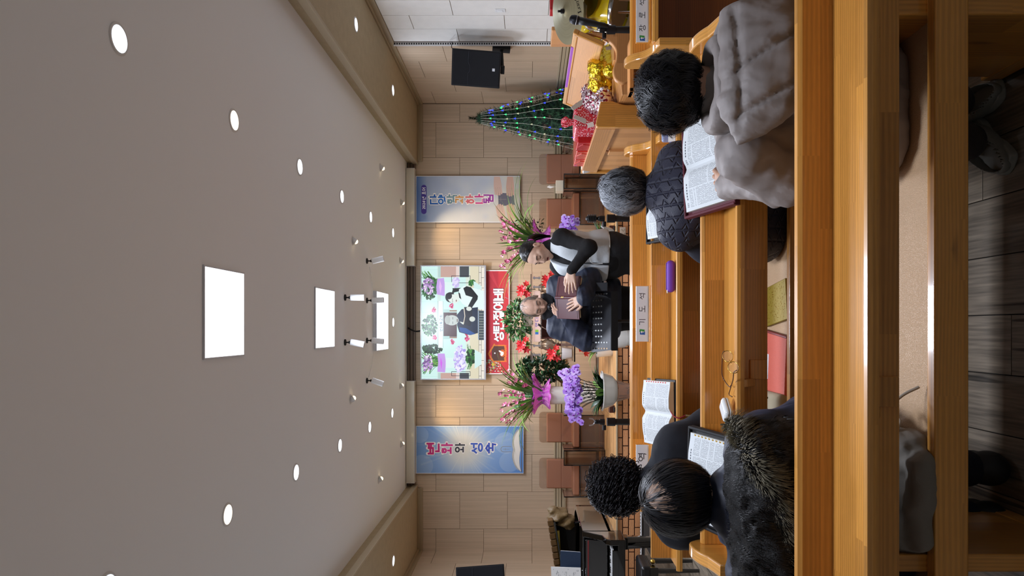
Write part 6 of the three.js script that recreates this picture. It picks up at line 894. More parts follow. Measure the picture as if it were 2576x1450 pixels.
  part(c, 'board', new THREE.PlaneGeometry(W - 2 * fr, H - 2 * fr), std(0xffffff, 0.6, { map: lt }), [X0 + W / 2, Y1 - H / 2, -0.02]); part(c, 'board_back', box(W - 2 * fr, H - 2 * fr, 0.02, 'y'), std(0xb39470, 0.7), [X0 + W / 2, Y1 - H / 2, -0.031]);
  part(c, 'cloth', surf((x, y, z) => smin(ell(x, y, z, [X0 + 0.22, Y1 - 0.10, -0.002], [0.07, 0.13, 0.016]), ell(x, y, z, [X0 + 0.25, Y1 - 0.22, -0.0], [0.06, 0.12, 0.018]), 0.03) + 0.004 * noise(x * 60, y * 60, z), [X0 + 0.1, Y1 - 0.38, -0.03], [X0 + 0.33, Y1 - 0.02, 0.04], 0.007), M.blackMatt);
  const st = thing('low_stand', 'dark low stand under the pale wooden box frame', 'stand', [X0 + W / 2, 0, -4.0]); part(st, 'top', box(0.36, 0.03, 0.26, 'x', 0.005), std(0x3a2318, 0.5), [0, Y1 - H - 0.016, 0]); for (const [x, z] of [[-1, -1], [1, -1], [-1, 1], [1, 1]]) part(st, 'leg', box(0.03, Y1 - H - 0.03, 0.03, 'y', 0.003), std(0x3a2318, 0.5), [x * 0.15, (Y1 - H - 0.03) / 2, z * 0.1]);
}
// ---------- people ----------
const SKIN = lin(0xd2aa90), SKIN2 = lin(0xc2957a);
const skinMat = std(0xffffff, 0.5, { vertexColors: true, sheen: 0.15 });
function basis(f, roll = 0) { const F0 = V(...f).normalize(), R = F0.clone().cross(V(0, 1, 0)).normalize(), U = R.clone().cross(F0); R.applyAxisAngle(F0, roll); U.applyAxisAngle(F0, roll); return { f: F0.toArray(), r: R.toArray(), u: U.toArray() }; }  // f: where the face looks
const toWorld = (g, c, b) => g.applyMatrix4(new THREE.Matrix4().makeBasis(V(...b.r), V(...b.u), V(...b.f).negate()).setPosition(...c));
// head field in its own axes: x to the person's right, y up, -z forward; 23 cm from crown to chin
function headField(o = {}) {
  return (x, y, zz) => {
    const z = -zz, ax = Math.abs(x);
    let d = ell(x, y, z, [0, 0.028, -0.016], [0.074, 0.086, 0.094]);
    d = smin(d, ell(x, y, z, [0, -0.03, 0.022], [0.062, 0.078, 0.064]), 0.03);
    d = smin(d, ell(x, y, z, [0, -0.076, 0.036], [0.046 * (o.jaw ?? 1), 0.036, 0.046]), 0.025);
    d = smin(d, cone(ax, y, z, [0.03, -0.022, 0.062], [0.046, -0.01, 0.044], 0.021, 0.02), 0.02);
    d = smin(d, cone(ax, y, z, [0.0, 0.024, 0.074], [0.036, 0.026, 0.062], 0.012, 0.011), 0.016);
    d = smax(d, -(Math.hypot(ax - 0.031, (y - 0.006) * 1.25, z - 0.097) - 0.0165), 0.014);
    d = smin(d, ell(ax, y, z, [0.031, 0.006, 0.070], [0.0155, 0.0105, 0.0125]), 0.004);
    d = smin(d, cone(x, y, z, [0, 0.014, 0.082], [0, -0.028, 0.102], 0.0075, 0.011), 0.014);
    d = smin(d, cone(ax, y, z, [0.010, -0.032, 0.088], [0.013, -0.033, 0.084], 0.0075, 0.007), 0.008);
    d = smin(d, cone(ax, y, z, [0, -0.052, 0.0865], [0.02, -0.055, 0.076], 0.0062, 0.004), 0.006);
    d = smin(d, cone(ax, y, z, [0, -0.068 - (o.open ?? 0), 0.083], [0.017, -0.063 - (o.open ?? 0) * 0.5, 0.075], 0.0068, 0.004), 0.006);
    if (o.open) d = smax(d, -ell(x, y, z, [0, -0.060 - o.open * 0.5, 0.09], [0.017, 0.004 + o.open * 0.5, 0.02]), 0.003);
    d = smin(d, ell(x, y, z, [0, -0.099 - (o.open ?? 0) * 0.6, 0.066], [0.02, 0.014, 0.016]), 0.018);
    const e = smax(ell(ax, y, z, [0.079, -0.004, -0.012 - 0.1 * (ax - 0.075)], [0.011, 0.031, 0.019]), -ell(ax, y, z, [0.09, 0.0, -0.008], [0.009, 0.02, 0.010]), 0.006);
    return smin(d, e, 0.007);
  };
}
function headTint(o) { return (x, y, zz) => { const z = -zz, ax = Math.abs(x), n = 1 + 0.07 * noise(x * 60, y * 60, z * 60); let c = (o.skin ?? SKIN).map((v) => v * n); const lips = smooth(0.024, 0.016, ax) * smooth(0.013, 0.008, Math.abs(y + 0.060 + (o.open ?? 0) * 0.4)) * smooth(0.07, 0.078, z); c = mix(c, lin(o.lips ?? 0xa85a50), lips * 0.75); if (o.open) c = mix(c, lin(0x3a1614), smooth(0.014, 0.010, ax) * smooth(0.006, 0.003, Math.abs(y + 0.060 + o.open * 0.5)) * smooth(0.083, 0.077, z) * smooth(0.06, 0.066, z)); if (o.scalp) c = mix(c, lin(o.scalp), o.scalpMask(x, y, z)); if (o.freckle) c = mix(c, lin(0x7a5038), 0.5 * smooth(0.45, 0.6, noise(x * 90, y * 90, z * 90))); return c; }; }
function faceDetails(p, c, b, o) {
  const put3 = (name, g, m) => part(p, name, toWorld(g, c, b), m), hair = std(o.brow ?? 0x15110f, 0.8), dark = std(0x17100d, 0.6);
  for (const s of [-1, 1]) { put3('eyebrow', tube([[s * 0.016, 0.026, -0.0885], [s * 0.03, 0.032, -0.086], [s * 0.047, 0.027, -0.073]], 0.0026, 12, 6), hair); put3('eyelashes', tube([[s * 0.017, 0.001, -0.081], [s * 0.024, -0.0025, -0.0835], [s * 0.033, -0.0032, -0.083], [s * 0.044, 0.0005, -0.076]], 0.0015, 14, 6), dark); }
}
// a hand as bones: wrist, finger direction d, back-of-hand normal n, thumb side k (+1/-1), curl per joint
function hand(w, d, n, k, curl = 0.35, s = 1, spread = 0.06) {
  const D = V(...d).normalize(), N0 = V(...n), S = D.clone().cross(N0).normalize().multiplyScalar(k), N = S.clone().cross(D).multiplyScalar(k).normalize(); if (N.dot(N0) < 0) N.negate();
  const B = [], W = V(...w), P = (v) => v.toArray(), L = [[0.040, 0.026, 0.021], [0.044, 0.029, 0.022], [0.041, 0.027, 0.021], [0.032, 0.02, 0.018]];
  for (let i = 0; i < 4; i++) {
    const off = (1.5 - i) * 0.0195 * s, kn = W.clone().addScaledVector(D, (0.088 - Math.abs(i - 1) * 0.004) * s).addScaledVector(S, off); B.push([P(W.clone().addScaledVector(S, off * 0.55).addScaledVector(D, 0.008)), P(kn), 0.0145 * s, 0.0105 * s, 0.014]);
    let q = kn, a = curl * 0.5; const dir = D.clone().addScaledVector(S, (1.5 - i) * spread).normalize();
    L[i].forEach((l, j) => { const dd = dir.clone().multiplyScalar(Math.cos(a)).addScaledVector(N, -Math.sin(a)), e = q.clone().addScaledVector(dd, l * s); B.push([P(q), P(e), (0.0098 - j * 0.0011) * s, (0.0088 - j * 0.0012) * s, 0.004]); q = e; a += curl; });
  }
  const t0 = W.clone().addScaledVector(D, 0.022 * s).addScaledVector(S, 0.022 * s), t1 = t0.clone().addScaledVector(D, 0.036 * s).addScaledVector(S, 0.026 * s).addScaledVector(N, -0.012 * s), t2 = t1.clone().addScaledVector(D, 0.032 * s).addScaledVector(S, 0.006 * s).addScaledVector(N, -0.008 * s), t3 = t2.clone().addScaledVector(D, 0.024 * s).addScaledVector(N, -0.006 * s);
  B.push([P(t0), P(t1), 0.014 * s, 0.0105 * s, 0.012], [P(t1), P(t2), 0.0108 * s, 0.0095 * s, 0.005], [P(t2), P(t3), 0.0096 * s, 0.0075 * s, 0.005]);
  return B;
}
function bodyMesh(p, J, o) {
  const torso = [[J.pel, J.chest, 0.115, 0.115], [J.hl, J.pel, 0.10, 0.11], [J.hr, J.pel, 0.10, 0.11], [J.sl, J.chest, 0.062, 0.10], [J.sr, J.chest, 0.062, 0.10], [J.chest, J.neck, 0.08, 0.05], [J.neck, add(J.head, J.hb.u, -0.06), 0.05, 0.05], [J.sl, J.el, 0.046, 0.038], [J.el, J.wl, 0.038, 0.026], [J.sr, J.er, 0.046, 0.038], [J.er, J.wr, 0.038, 0.026], [J.hl, J.kl, 0.078, 0.054], [J.kl, J.al, 0.054, 0.036], [J.hr, J.kr, 0.078, 0.054], [J.kr, J.ar, 0.054, 0.036], [J.al, add(J.al, [0, -0.06, -0.13 * (J.toe ?? 1)]), 0.034, 0.028], [J.ar, add(J.ar, [0, -0.06, -0.13 * (J.toe ?? 1)]), 0.034, 0.028]];
  const [lo, hi] = boundsOf(torso, 0.02), skin = o.skin ?? SKIN, list = [surf(bonesField(torso, 0.05), lo, hi, 0.014, () => skin)];
  const hf = headField(o), nk = add(J.neck, J.hb.u, 0), M4 = new THREE.Matrix4().makeBasis(V(...J.hb.r), V(...J.hb.u), V(...J.hb.f).negate()).setPosition(...J.head).invert(), nl = V(...nk).applyMatrix4(M4).toArray();
  list.push(toWorld(surf((x, y, z) => smin(hf(x, y, z), cone(x, y, z, nl, [0, -0.05, 0.012], 0.054, 0.05), 0.03), [-0.115, Math.max(-0.2, nl[1] - 0.04), -0.135], [0.115, 0.135, 0.13], 0.0042, headTint(o)), J.head, J.hb));
  for (const h of J.hands ?? []) { const [a, b] = boundsOf(h, 0.012); list.push(surf(bonesField(h, 0.006), a, b, 0.0034, (x, y, z) => { const n = 1 + 0.1 * noise(x * 90, y * 90, z * 90); return skin.map((v) => v * 0.95 * n); })); }
  return part(p, 'body', merge(list), skinMat);
}
const fabric = (c, r = 0.85, bump = TX.cloth, bs = 0.002, extra = {}) => std(c, r, { bumpMap: bump, bumpScale: bs, ...extra });
function garment(p, name, bones, k, grow, mat, cell, fold, cut) {
  const f0 = bonesField(bones, k, grow), f = (x, y, z) => { let d = f0(x, y, z); if (d < 0.09 && d > -0.09) { if (fold) d += fold(x, y, z); if (cut) d = smax(d, cut(x, y, z), 0.006); } return d; }, [lo, hi] = boundsOf(bones, grow + 0.03);
  return part(p, name, surf(f, lo, hi, cell), mat);
}
const armBones = (J, r = 1) => [[J.sl, J.el, 0.058 * r, 0.048 * r], [J.el, J.wl, 0.048 * r, 0.036 * r], [J.sr, J.er, 0.058 * r, 0.048 * r], [J.er, J.wr, 0.048 * r, 0.036 * r]];
const trunkBones = (J, r = 1) => [[J.pel, J.chest, 0.125 * r, 0.125 * r], [J.hl, J.pel, 0.11 * r, 0.12 * r], [J.hr, J.pel, 0.11 * r, 0.12 * r], [J.sl, J.chest, 0.07 * r, 0.11 * r], [J.sr, J.chest, 0.07 * r, 0.11 * r], [J.chest, J.neck, 0.09 * r, 0.06 * r]];
const legBones = (J, r = 1) => [[J.hl, J.kl, 0.092 * r, 0.07 * r], [J.kl, J.al, 0.068 * r, 0.055 * r], [J.hr, J.kr, 0.092 * r, 0.07 * r], [J.kr, J.ar, 0.068 * r, 0.055 * r], [J.hl, J.hr, 0.1 * r, 0.1 * r]];
function shoes(p, J, c = 0x1a1a1c) { for (const a of [J.al, J.ar]) { const k = -(J.toe ?? 1); part(p, 'shoe', surf((x, y, z) => smax(smin(cone(x, y, z, [a[0], 0.045, a[2] - k * 0.03], [a[0], 0.035, a[2] + k * 0.16], 0.045, 0.04), cone(x, y, z, a, [a[0], 0.05, a[2]], 0.045, 0.05), 0.03), 0.002 - y, 0.004), [a[0] - 0.08, -0.01, a[2] - 0.24], [a[0] + 0.08, 0.17, a[2] + 0.24], 0.009), std(c, 0.6)); } }
// hair: strands that run over an ellipsoid round the skull (head axes), tubes or ribbons
function hairMesh(p, c, b, o) {
  const r = rnd(o.seed), R = o.radii, C = o.centre ?? [0, 0.026, 0.014], list = [];
  for (let i = 0; i < o.n; i++) {
    const yy = 1 - 2 * (i + 0.5) / o.n, a = i * 2.399963 + 0.2 * r(), q = Math.sqrt(1 - yy * yy); let u = [Math.cos(a) * q, yy, Math.sin(a) * q];
    const dens = o.mask(u, r); if (r() > dens) continue;
    const clump = 0.035 * (o.loft ?? 1) * noise(u[0] * 6, u[1] * 6, u[2] * 6 + 2); const m = o.seg, pts = [], ns = [], ph = r() * 6.283, len = o.len * (0.75 + 0.5 * r()), col = o.tint(u, r);
    let base = 0.985 + clump + 0.03 * r() * (o.loft ?? 1);
    for (let s = 0; s <= m; s++) {
      const t = s / m, g = o.flow(u, r), gu = dot(g, u); let d = [g[0] - u[0] * gu, g[1] - u[1] * gu, g[2] - u[2] * gu]; const L = Math.hypot(...d) || 1; d = d.map((v) => v / L);
      const side = [u[1] * d[2] - u[2] * d[1], u[2] * d[0] - u[0] * d[2], u[0] * d[1] - u[1] * d[0]], w = o.wave(t, ph, u), k = base + (o.lift ?? 0) * Math.sin(Math.min(1, t * 1.3) * 2.6) + w[1];
      pts.push([C[0] + R[0] * u[0] * k + side[0] * w[0], C[1] + R[1] * u[1] * k + side[1] * w[0], C[2] + R[2] * u[2] * k + side[2] * w[0]]); ns.push(u);
      const st = len / m / 0.1; u = add(u, d, st); const l = Math.hypot(...u); u = u.map((v) => v / l);
    }
    list.push({ p: pts, n: ns, w: o.w * (0.7 + 0.6 * r()), c: col });
  }
  const geos = [o.tubes ? strands(list) : ribbons(list)];
  if (o.cap) geos.push(surf((x, y, z) => Math.max(ell(x, y, z, C, R.map((v) => v * 0.96)) + (o.capNoise ?? 0.004) * noise(x * 50, y * 50, z * 50), o.capCut(x, y, z)), [-0.16, -0.18, -0.16], [0.16, 0.17, 0.17], 0.007, () => o.capTint));
  const g = toWorld(merge(geos), c, b); return part(p, 'hair', g, std(0xffffff, o.rough ?? 0.42, { vertexColors: true, side: THREE.DoubleSide, specularIntensity: o.spec ?? 0.8 }));
}
const backHair = (top = 0.25) => (u) => (u[2] < -0.30 && u[1] < 0.55 ? 0 : u[1] < -0.72 ? 0 : 1);    // -z is the face
const crownFlow = (cr = [0, 0.85, 0.45], down = 0.75) => (u) => [u[0] - cr[0] * 0.95, u[1] - cr[1] * 0.95 - down, u[2] - cr[2] * 0.95];
const tri = (a) => Math.abs(((a % 1) + 1) % 1 - 0.5) * 2;
const TXQ = texture(512, 512, (u, v) => { const U = u * 4, Vv = v * 4, row = Math.abs(((U + 0.5) % 1) - 0.5), k = Math.floor(U + 0.5) % 2, f = ((Vv * 1.0) % 1), g = (U + 0.5) % 1, d1 = Math.abs(g - 0.5 * 0 - tri(f + 0.25 * k) * 0.9 - 0.05), d2 = Math.abs(f - 0.5); const d = Math.min(row, d1 * 0.8); return 40 + 215 * smooth(0.0, 0.16, d) - 30 * noise(u * 60, v * 60) * 0.6; }, false, [0.20, 0.20]);
const TXP = texture(512, 512, (u, v) => 128 + 150 * fbm(u * 7 + 1.5 * noise(u * 3, v * 3), v * 3.5, 3, 3) + 60 * fbm(u * 5, v * 9, 11, 2), false, [0.40, 0.40]);
const grp = (name, label, x, z) => { const g = thing('person', label, 'person', [x, 0, z]); const inner = g; return { g: inner, x, z }; };
const settle = (P) => { P.g.traverse((m) => { if (m.isMesh) m.geometry.translate(-P.x, 0, -P.z); }); };

// 1: taupe quilted jacket, hood on the back, reading the burgundy hymnal
{
  const P = grp('person', 'seated person with short black hair in a taupe hooded jacket, hand on a hymnal', 0.68, -1.95);
  const J = { pel: [0.67, 0.60, -2.05], chest: [0.665, 0.79, -2.10], neck: [0.695, 0.96, -2.03], head: [0.70, 1.05, -2.06], hb: basis([-0.25, -0.6, -0.85]), sl: [0.505, 0.87, -2.0], sr: [0.83, 0.87, -2.0], el: [0.43, 0.755, -2.02], wl: [0.478, 0.835, -2.30], er: [0.92, 0.72, -2.05], wr: [0.80, 0.84, -2.33], hl: [0.585, 0.57, -2.06], hr: [0.755, 0.57, -2.06], kl: [0.585, 0.53, -2.36], kr: [0.765, 0.53, -2.36], al: [0.59, 0.12, -2.20], ar: [0.735, 0.12, -2.26], toe: 0.4 };
  J.hands = [hand(J.wl, [0.32, 0.22, -0.95], [-0.25, 0.9, 0.2], 1, 0.45, 0.95), hand(J.wr, [-0.4, 0.1, -0.9], [0.2, 0.95, 0.1], -1, 0.4, 0.95)];
  bodyMesh(P.g, J, { skin: SKIN2 });
  const tm = fabric(0x8d8480, 0.62, TXP, 0.006, { sheen: 0.35, sheenColor: new THREE.Color(0.4, 0.4, 0.42), sheenRoughness: 0.5 });
  const wr = (x, y, z) => 0.009 * noise(x * 26, y * 8, z * 16) + 0.007 * noise(x * 12, y * 24, z * 12 + 4) + 0.004 * noise(x * 50, y * 18, z * 30);
  garment(P.g, 'jacket', [...trunkBones(J, 1.04), [[0.80, 0.84, -2.02], [0.83, 0.66, -2.01], 0.08, 0.07], ...armBones(J, 1.1), [[0.58, 0.66, -2.03], [0.78, 0.66, -2.03], 0.125, 0.125], [[0.53, 0.575, -1.965], [0.69, 0.575, -1.965], 0.125, 0.125]], 0.06, 0.010, tm, 0.0085, wr, (x, y, z) => 0.472 - y);
  const poly = [[0.86, 0.99], [0.57, 0.995], [0.485, 0.935], [0.505, 0.88], [0.60, 0.755], [0.80, 0.74], [0.91, 0.86]], pf = (x, y) => { let d = -1; for (let i = 0; i < poly.length; i++) { const a = poly[i], b = poly[(i + 1) % poly.length], ex = b[0] - a[0], ey = b[1] - a[1], L = Math.hypot(ex, ey); d = smax(d, ((x - a[0]) * ey - (y - a[1]) * ex) / L, 0.03); } return d; };
  const seam = (x, y, ax, ay, bx, by) => Math.exp(-((cone(x, y, 0, [ax, ay, 0], [bx, by, 0], 0, 0) / 0.008) ** 2));
  part(P.g, 'hood', surf((x, y, z) => { const zc = -1.798 - 0.75 * (x - 0.69) ** 2 - 0.36 * Math.max(0, y - 0.84), puff = 0.032 + 0.018 * smooth(0, -0.12, pf(x, y)); let d = smax(pf(x, y), Math.abs(z - zc) - puff, 0.045) + 0.0075 * noise(x * 20, y * 13, 2) + 0.006 * noise(x * 42, y * 15, 7); d += smooth(0.0, -0.05, pf(x, y)) * 0.014 * (seam(x, y, 0.67, 0.965, 0.79, 0.76) + seam(x, y, 0.555, 0.955, 0.655, 0.775)) + smooth(0.0, -0.05, pf(x, y)) * 0.010 * Math.exp(-(((y - 0.952 - 0.05 * (x - 0.7)) / 0.008) ** 2)); return d; }, [0.44, 0.70, -2.03], [0.96, 1.05, -1.70], 0.0075), tm);
  part(P.g, 'collar', surf((x, y, z) => smax(Math.abs(Math.hypot((x - 0.69) / 1.25, (z + 1.965)) - 0.088) - 0.022, Math.abs(y - 0.955) - 0.045, 0.03) + 0.004 * noise(x * 30, y * 20, z * 30), [0.5, 0.88, -2.13], [0.88, 1.03, -1.8], 0.0075), tm);
  garment(P.g, 'trousers', legBones(J, 1.02), 0.06, 0.004, fabric(0x35302e, 0.9), 0.013); 
  hairMesh(P.g, J.head, J.hb, { seed: 5, n: 8500, radii: [0.104, 0.098, 0.106], centre: [0, 0.024, 0.014], mask: backHair(), seg: 7, len: 0.10, w: 0.0021, lift: 0.06, loft: 3, flow: crownFlow([0.1, 0.8, 0.3], 0.7), wave: (t, p, u) => [0.017 * Math.sin(t * 5 + p * 0.12 + 9 * noise(u[0] * 1.9, u[1] * 1.9, u[2] * 1.9)), 0.13 * noise(u[0] * 3.4, u[1] * 3.4, u[2] * 3.4 + 3) + 0.05 * Math.sin(t * 5 + p * 0.12 + 9 * noise(u[0] * 1.9, u[1] * 1.9, u[2] * 1.9))], tint: (u, r) => { const k = 0.35 + 1.1 * r() ** 2; return lin(0x17171d).map((v) => v * k); }, cap: true, capCut: (x, y, z) => Math.max(-(z + 0.055 + 0.55 * Math.max(0, y - 0.05)), -0.085 - y), capTint: lin(0x0a0a0d), capNoise: 0.012, rough: 0.36 });
  settle(P);
}
// 2: grey hair, navy quilted vest
{
  const P = grp('person', 'seated person with wavy grey hair in a navy quilted vest, facing the front desk', 0.56, -2.9);
  const J = { pel: [0.56, 0.60, -2.90], chest: [0.56, 0.82, -2.90], neck: [0.585, 0.955, -2.94], head: [0.592, 1.06, -2.99], hb: basis([0.12, -0.42, -0.9]), sl: [0.415, 0.865, -2.92], sr: [0.70, 0.87, -2.92], el: [0.345, 0.73, -3.00], wl: [0.49, 0.84, -3.24], er: [0.79, 0.73, -3.02], wr: [0.69, 0.84, -3.26], hl: [0.475, 0.57, -2.93], hr: [0.645, 0.57, -2.93], kl: [0.475, 0.53, -3.20], kr: [0.655, 0.53, -3.20], al: [0.48, 0.12, -3.10], ar: [0.65, 0.12, -3.10], toe: 0.6 };
  J.hands = [hand(J.wl, [0.2, 0.1, -0.95], [-0.2, 0.95, 0.1], 1, 0.4, 0.9), hand(J.wr, [-0.2, 0.1, -0.95], [0.2, 0.95, 0.1], -1, 0.4, 0.9)]; bodyMesh(P.g, J, { skin: SKIN2 });
  const knit = std(0x262a38, 0.9, { bumpMap: TX.weave, bumpScale: 0.002 }), vest = std(0x2a2b3c, 0.6, { bumpMap: TXQ, bumpScale: 0.007, sheen: 0.25 });
  garment(P.g, 'sweater', armBones(J, 1.06), 0.05, 0.006, knit, 0.011, (x, y, z) => 0.004 * noise(x * 30, y * 30, z * 30));
  garment(P.g, 'vest', [...trunkBones(J, 1.06), [[0.46, 0.62, -2.90], [0.66, 0.62, -2.90], 0.15, 0.15], [[0.40, 0.56, -2.87], [0.70, 0.56, -2.87], 0.12, 0.12], [[0.44, 0.86, -2.91], [0.67, 0.86, -2.91], 0.07, 0.07]], 0.06, 0.012, vest, 0.0085, (x, y, z) => 0.005 * noise(x * 9, y * 16, z * 9), (x, y, z) => 0.474 - y);
  garment(P.g, 'trousers', legBones(J), 0.06, 0.003, fabric(0x1c1d26, 0.9), 0.014); shoes(P.g, J);
  part(P.g, 'collar_tag', box(0.012, 0.02, 0.004, 'y', 0.001), M.paper, [0.575, 0.972, -2.868], [0.3, 0, 0.2]);
  hairMesh(P.g, J.head, J.hb, { seed: 15, n: 8000, radii: [0.092, 0.104, 0.110], centre: [0, 0.022, 0.016], mask: backHair(), seg: 9, len: 0.13, w: 0.0022, lift: 0.05, loft: 2.5, flow: crownFlow([-0.2, 0.75, 0.1], 0.9), wave: (t, p, u) => [0.014 * Math.sin(t * 7 + p * 0.3 + 6 * noise(u[0] * 2.2, u[1] * 2.2, u[2] * 2.2)), 0.10 * noise(u[0] * 3.2, u[1] * 3.2, u[2] * 3.2 + 3)], tint: (u, r) => { const s = clamp(smooth(-0.05, 0.8, u[1] * 0.7 - u[0] * 0.75 + 0.25 * noise(u[0] * 5, u[1] * 5, u[2] * 5)) * 0.8 + 0.5 * (r() - 0.6)); return mix(lin(0x15171d), lin(0xaeb3bb), s); }, cap: true, capCut: (x, y, z) => Math.max(-(z + 0.05 + 0.5 * Math.max(0, y - 0.05)), -0.09 - y), capTint: lin(0x191b20), rough: 0.35 });
  settle(P);
}
// 3: curly dark hair, black coat
{
  const P = grp('person', 'seated person with dense curly black hair in a black coat, next to the white plate', -0.65, -2.9);
  const J = { pel: [-0.65, 0.60, -2.90], chest: [-0.65, 0.84, -2.90], neck: [-0.66, 0.985, -2.93], head: [-0.672, 1.098, -2.97], hb: basis([0.05, -0.3, -0.95]), sl: [-0.82, 0.865, -2.91], sr: [-0.49, 0.865, -2.91], el: [-0.90, 0.72, -2.98], wl: [-0.78, 0.80, -3.22], er: [-0.42, 0.72, -2.99], wr: [-0.54, 0.80, -3.22], hl: [-0.74, 0.57, -2.93], hr: [-0.56, 0.57, -2.93], kl: [-0.75, 0.53, -3.20], kr: [-0.55, 0.53, -3.20], al: [-0.74, 0.12, -3.10], ar: [-0.56, 0.12, -3.10], toe: 0.6 };
  J.hands = [hand(J.wl, [0.3, 0.05, -0.95], [-0.1, 0.98, 0.1], 1, 0.5, 0.95), hand(J.wr, [-0.3, 0.05, -0.95], [0.1, 0.98, 0.1], -1, 0.5, 0.95)]; bodyMesh(P.g, J, { skin: SKIN2 });
  const coat = fabric(0x10131c, 0.9, TX.cloth, 0.0006, { sheen: 0.3, sheenRoughness: 0.6, sheenColor: new THREE.Color(0.2, 0.22, 0.3) });
  garment(P.g, 'coat', [...trunkBones(J, 1.08), ...armBones(J, 1.2), [[-0.76, 0.62, -2.9], [-0.54, 0.62, -2.9], 0.15, 0.15], [[-0.79, 0.885, -2.91], [-0.52, 0.885, -2.91], 0.065, 0.065]], 0.07, 0.012, coat, 0.011, (x, y, z) => 0.006 * noise(x * 11, y * 11, z * 11) + 0.004 * noise(x * 30, y * 12, z * 20), (x, y, z) => 0.474 - y);
  garment(P.g, 'trousers', legBones(J), 0.06, 0.003, fabric(0x14161d, 0.9), 0.014); shoes(P.g, J);
  hairMesh(P.g, J.head, J.hb, { seed: 25, n: 1500, radii: [0.096, 0.104, 0.108], centre: [0, 0.026, 0.014], mask: (u) => (u[2] < -0.45 && u[1] < 0.4 ? 0 : u[1] < -0.75 ? 0 : 1), seg: 16, len: 0.04, w: 0.0017, tubes: true, loft: 6, flow: crownFlow([0, 0.8, 0.2], 0.4), wave: (t, p, u) => [0.011 * Math.sin(t * 11 + p), 0.09 * Math.cos(t * 11 + p) + 0.12 * t], tint: (u, r) => { const k = 0.5 + 1.3 * r(); return lin(0x18151a).map((v) => v * k); }, cap: true, capCut: (x, y, z) => Math.max(-(z + 0.06 + 0.5 * Math.max(0, y - 0.05)), -0.085 - y), capTint: lin(0x0b0a0c), capNoise: 0.012, rough: 0.38 });
  settle(P);
}
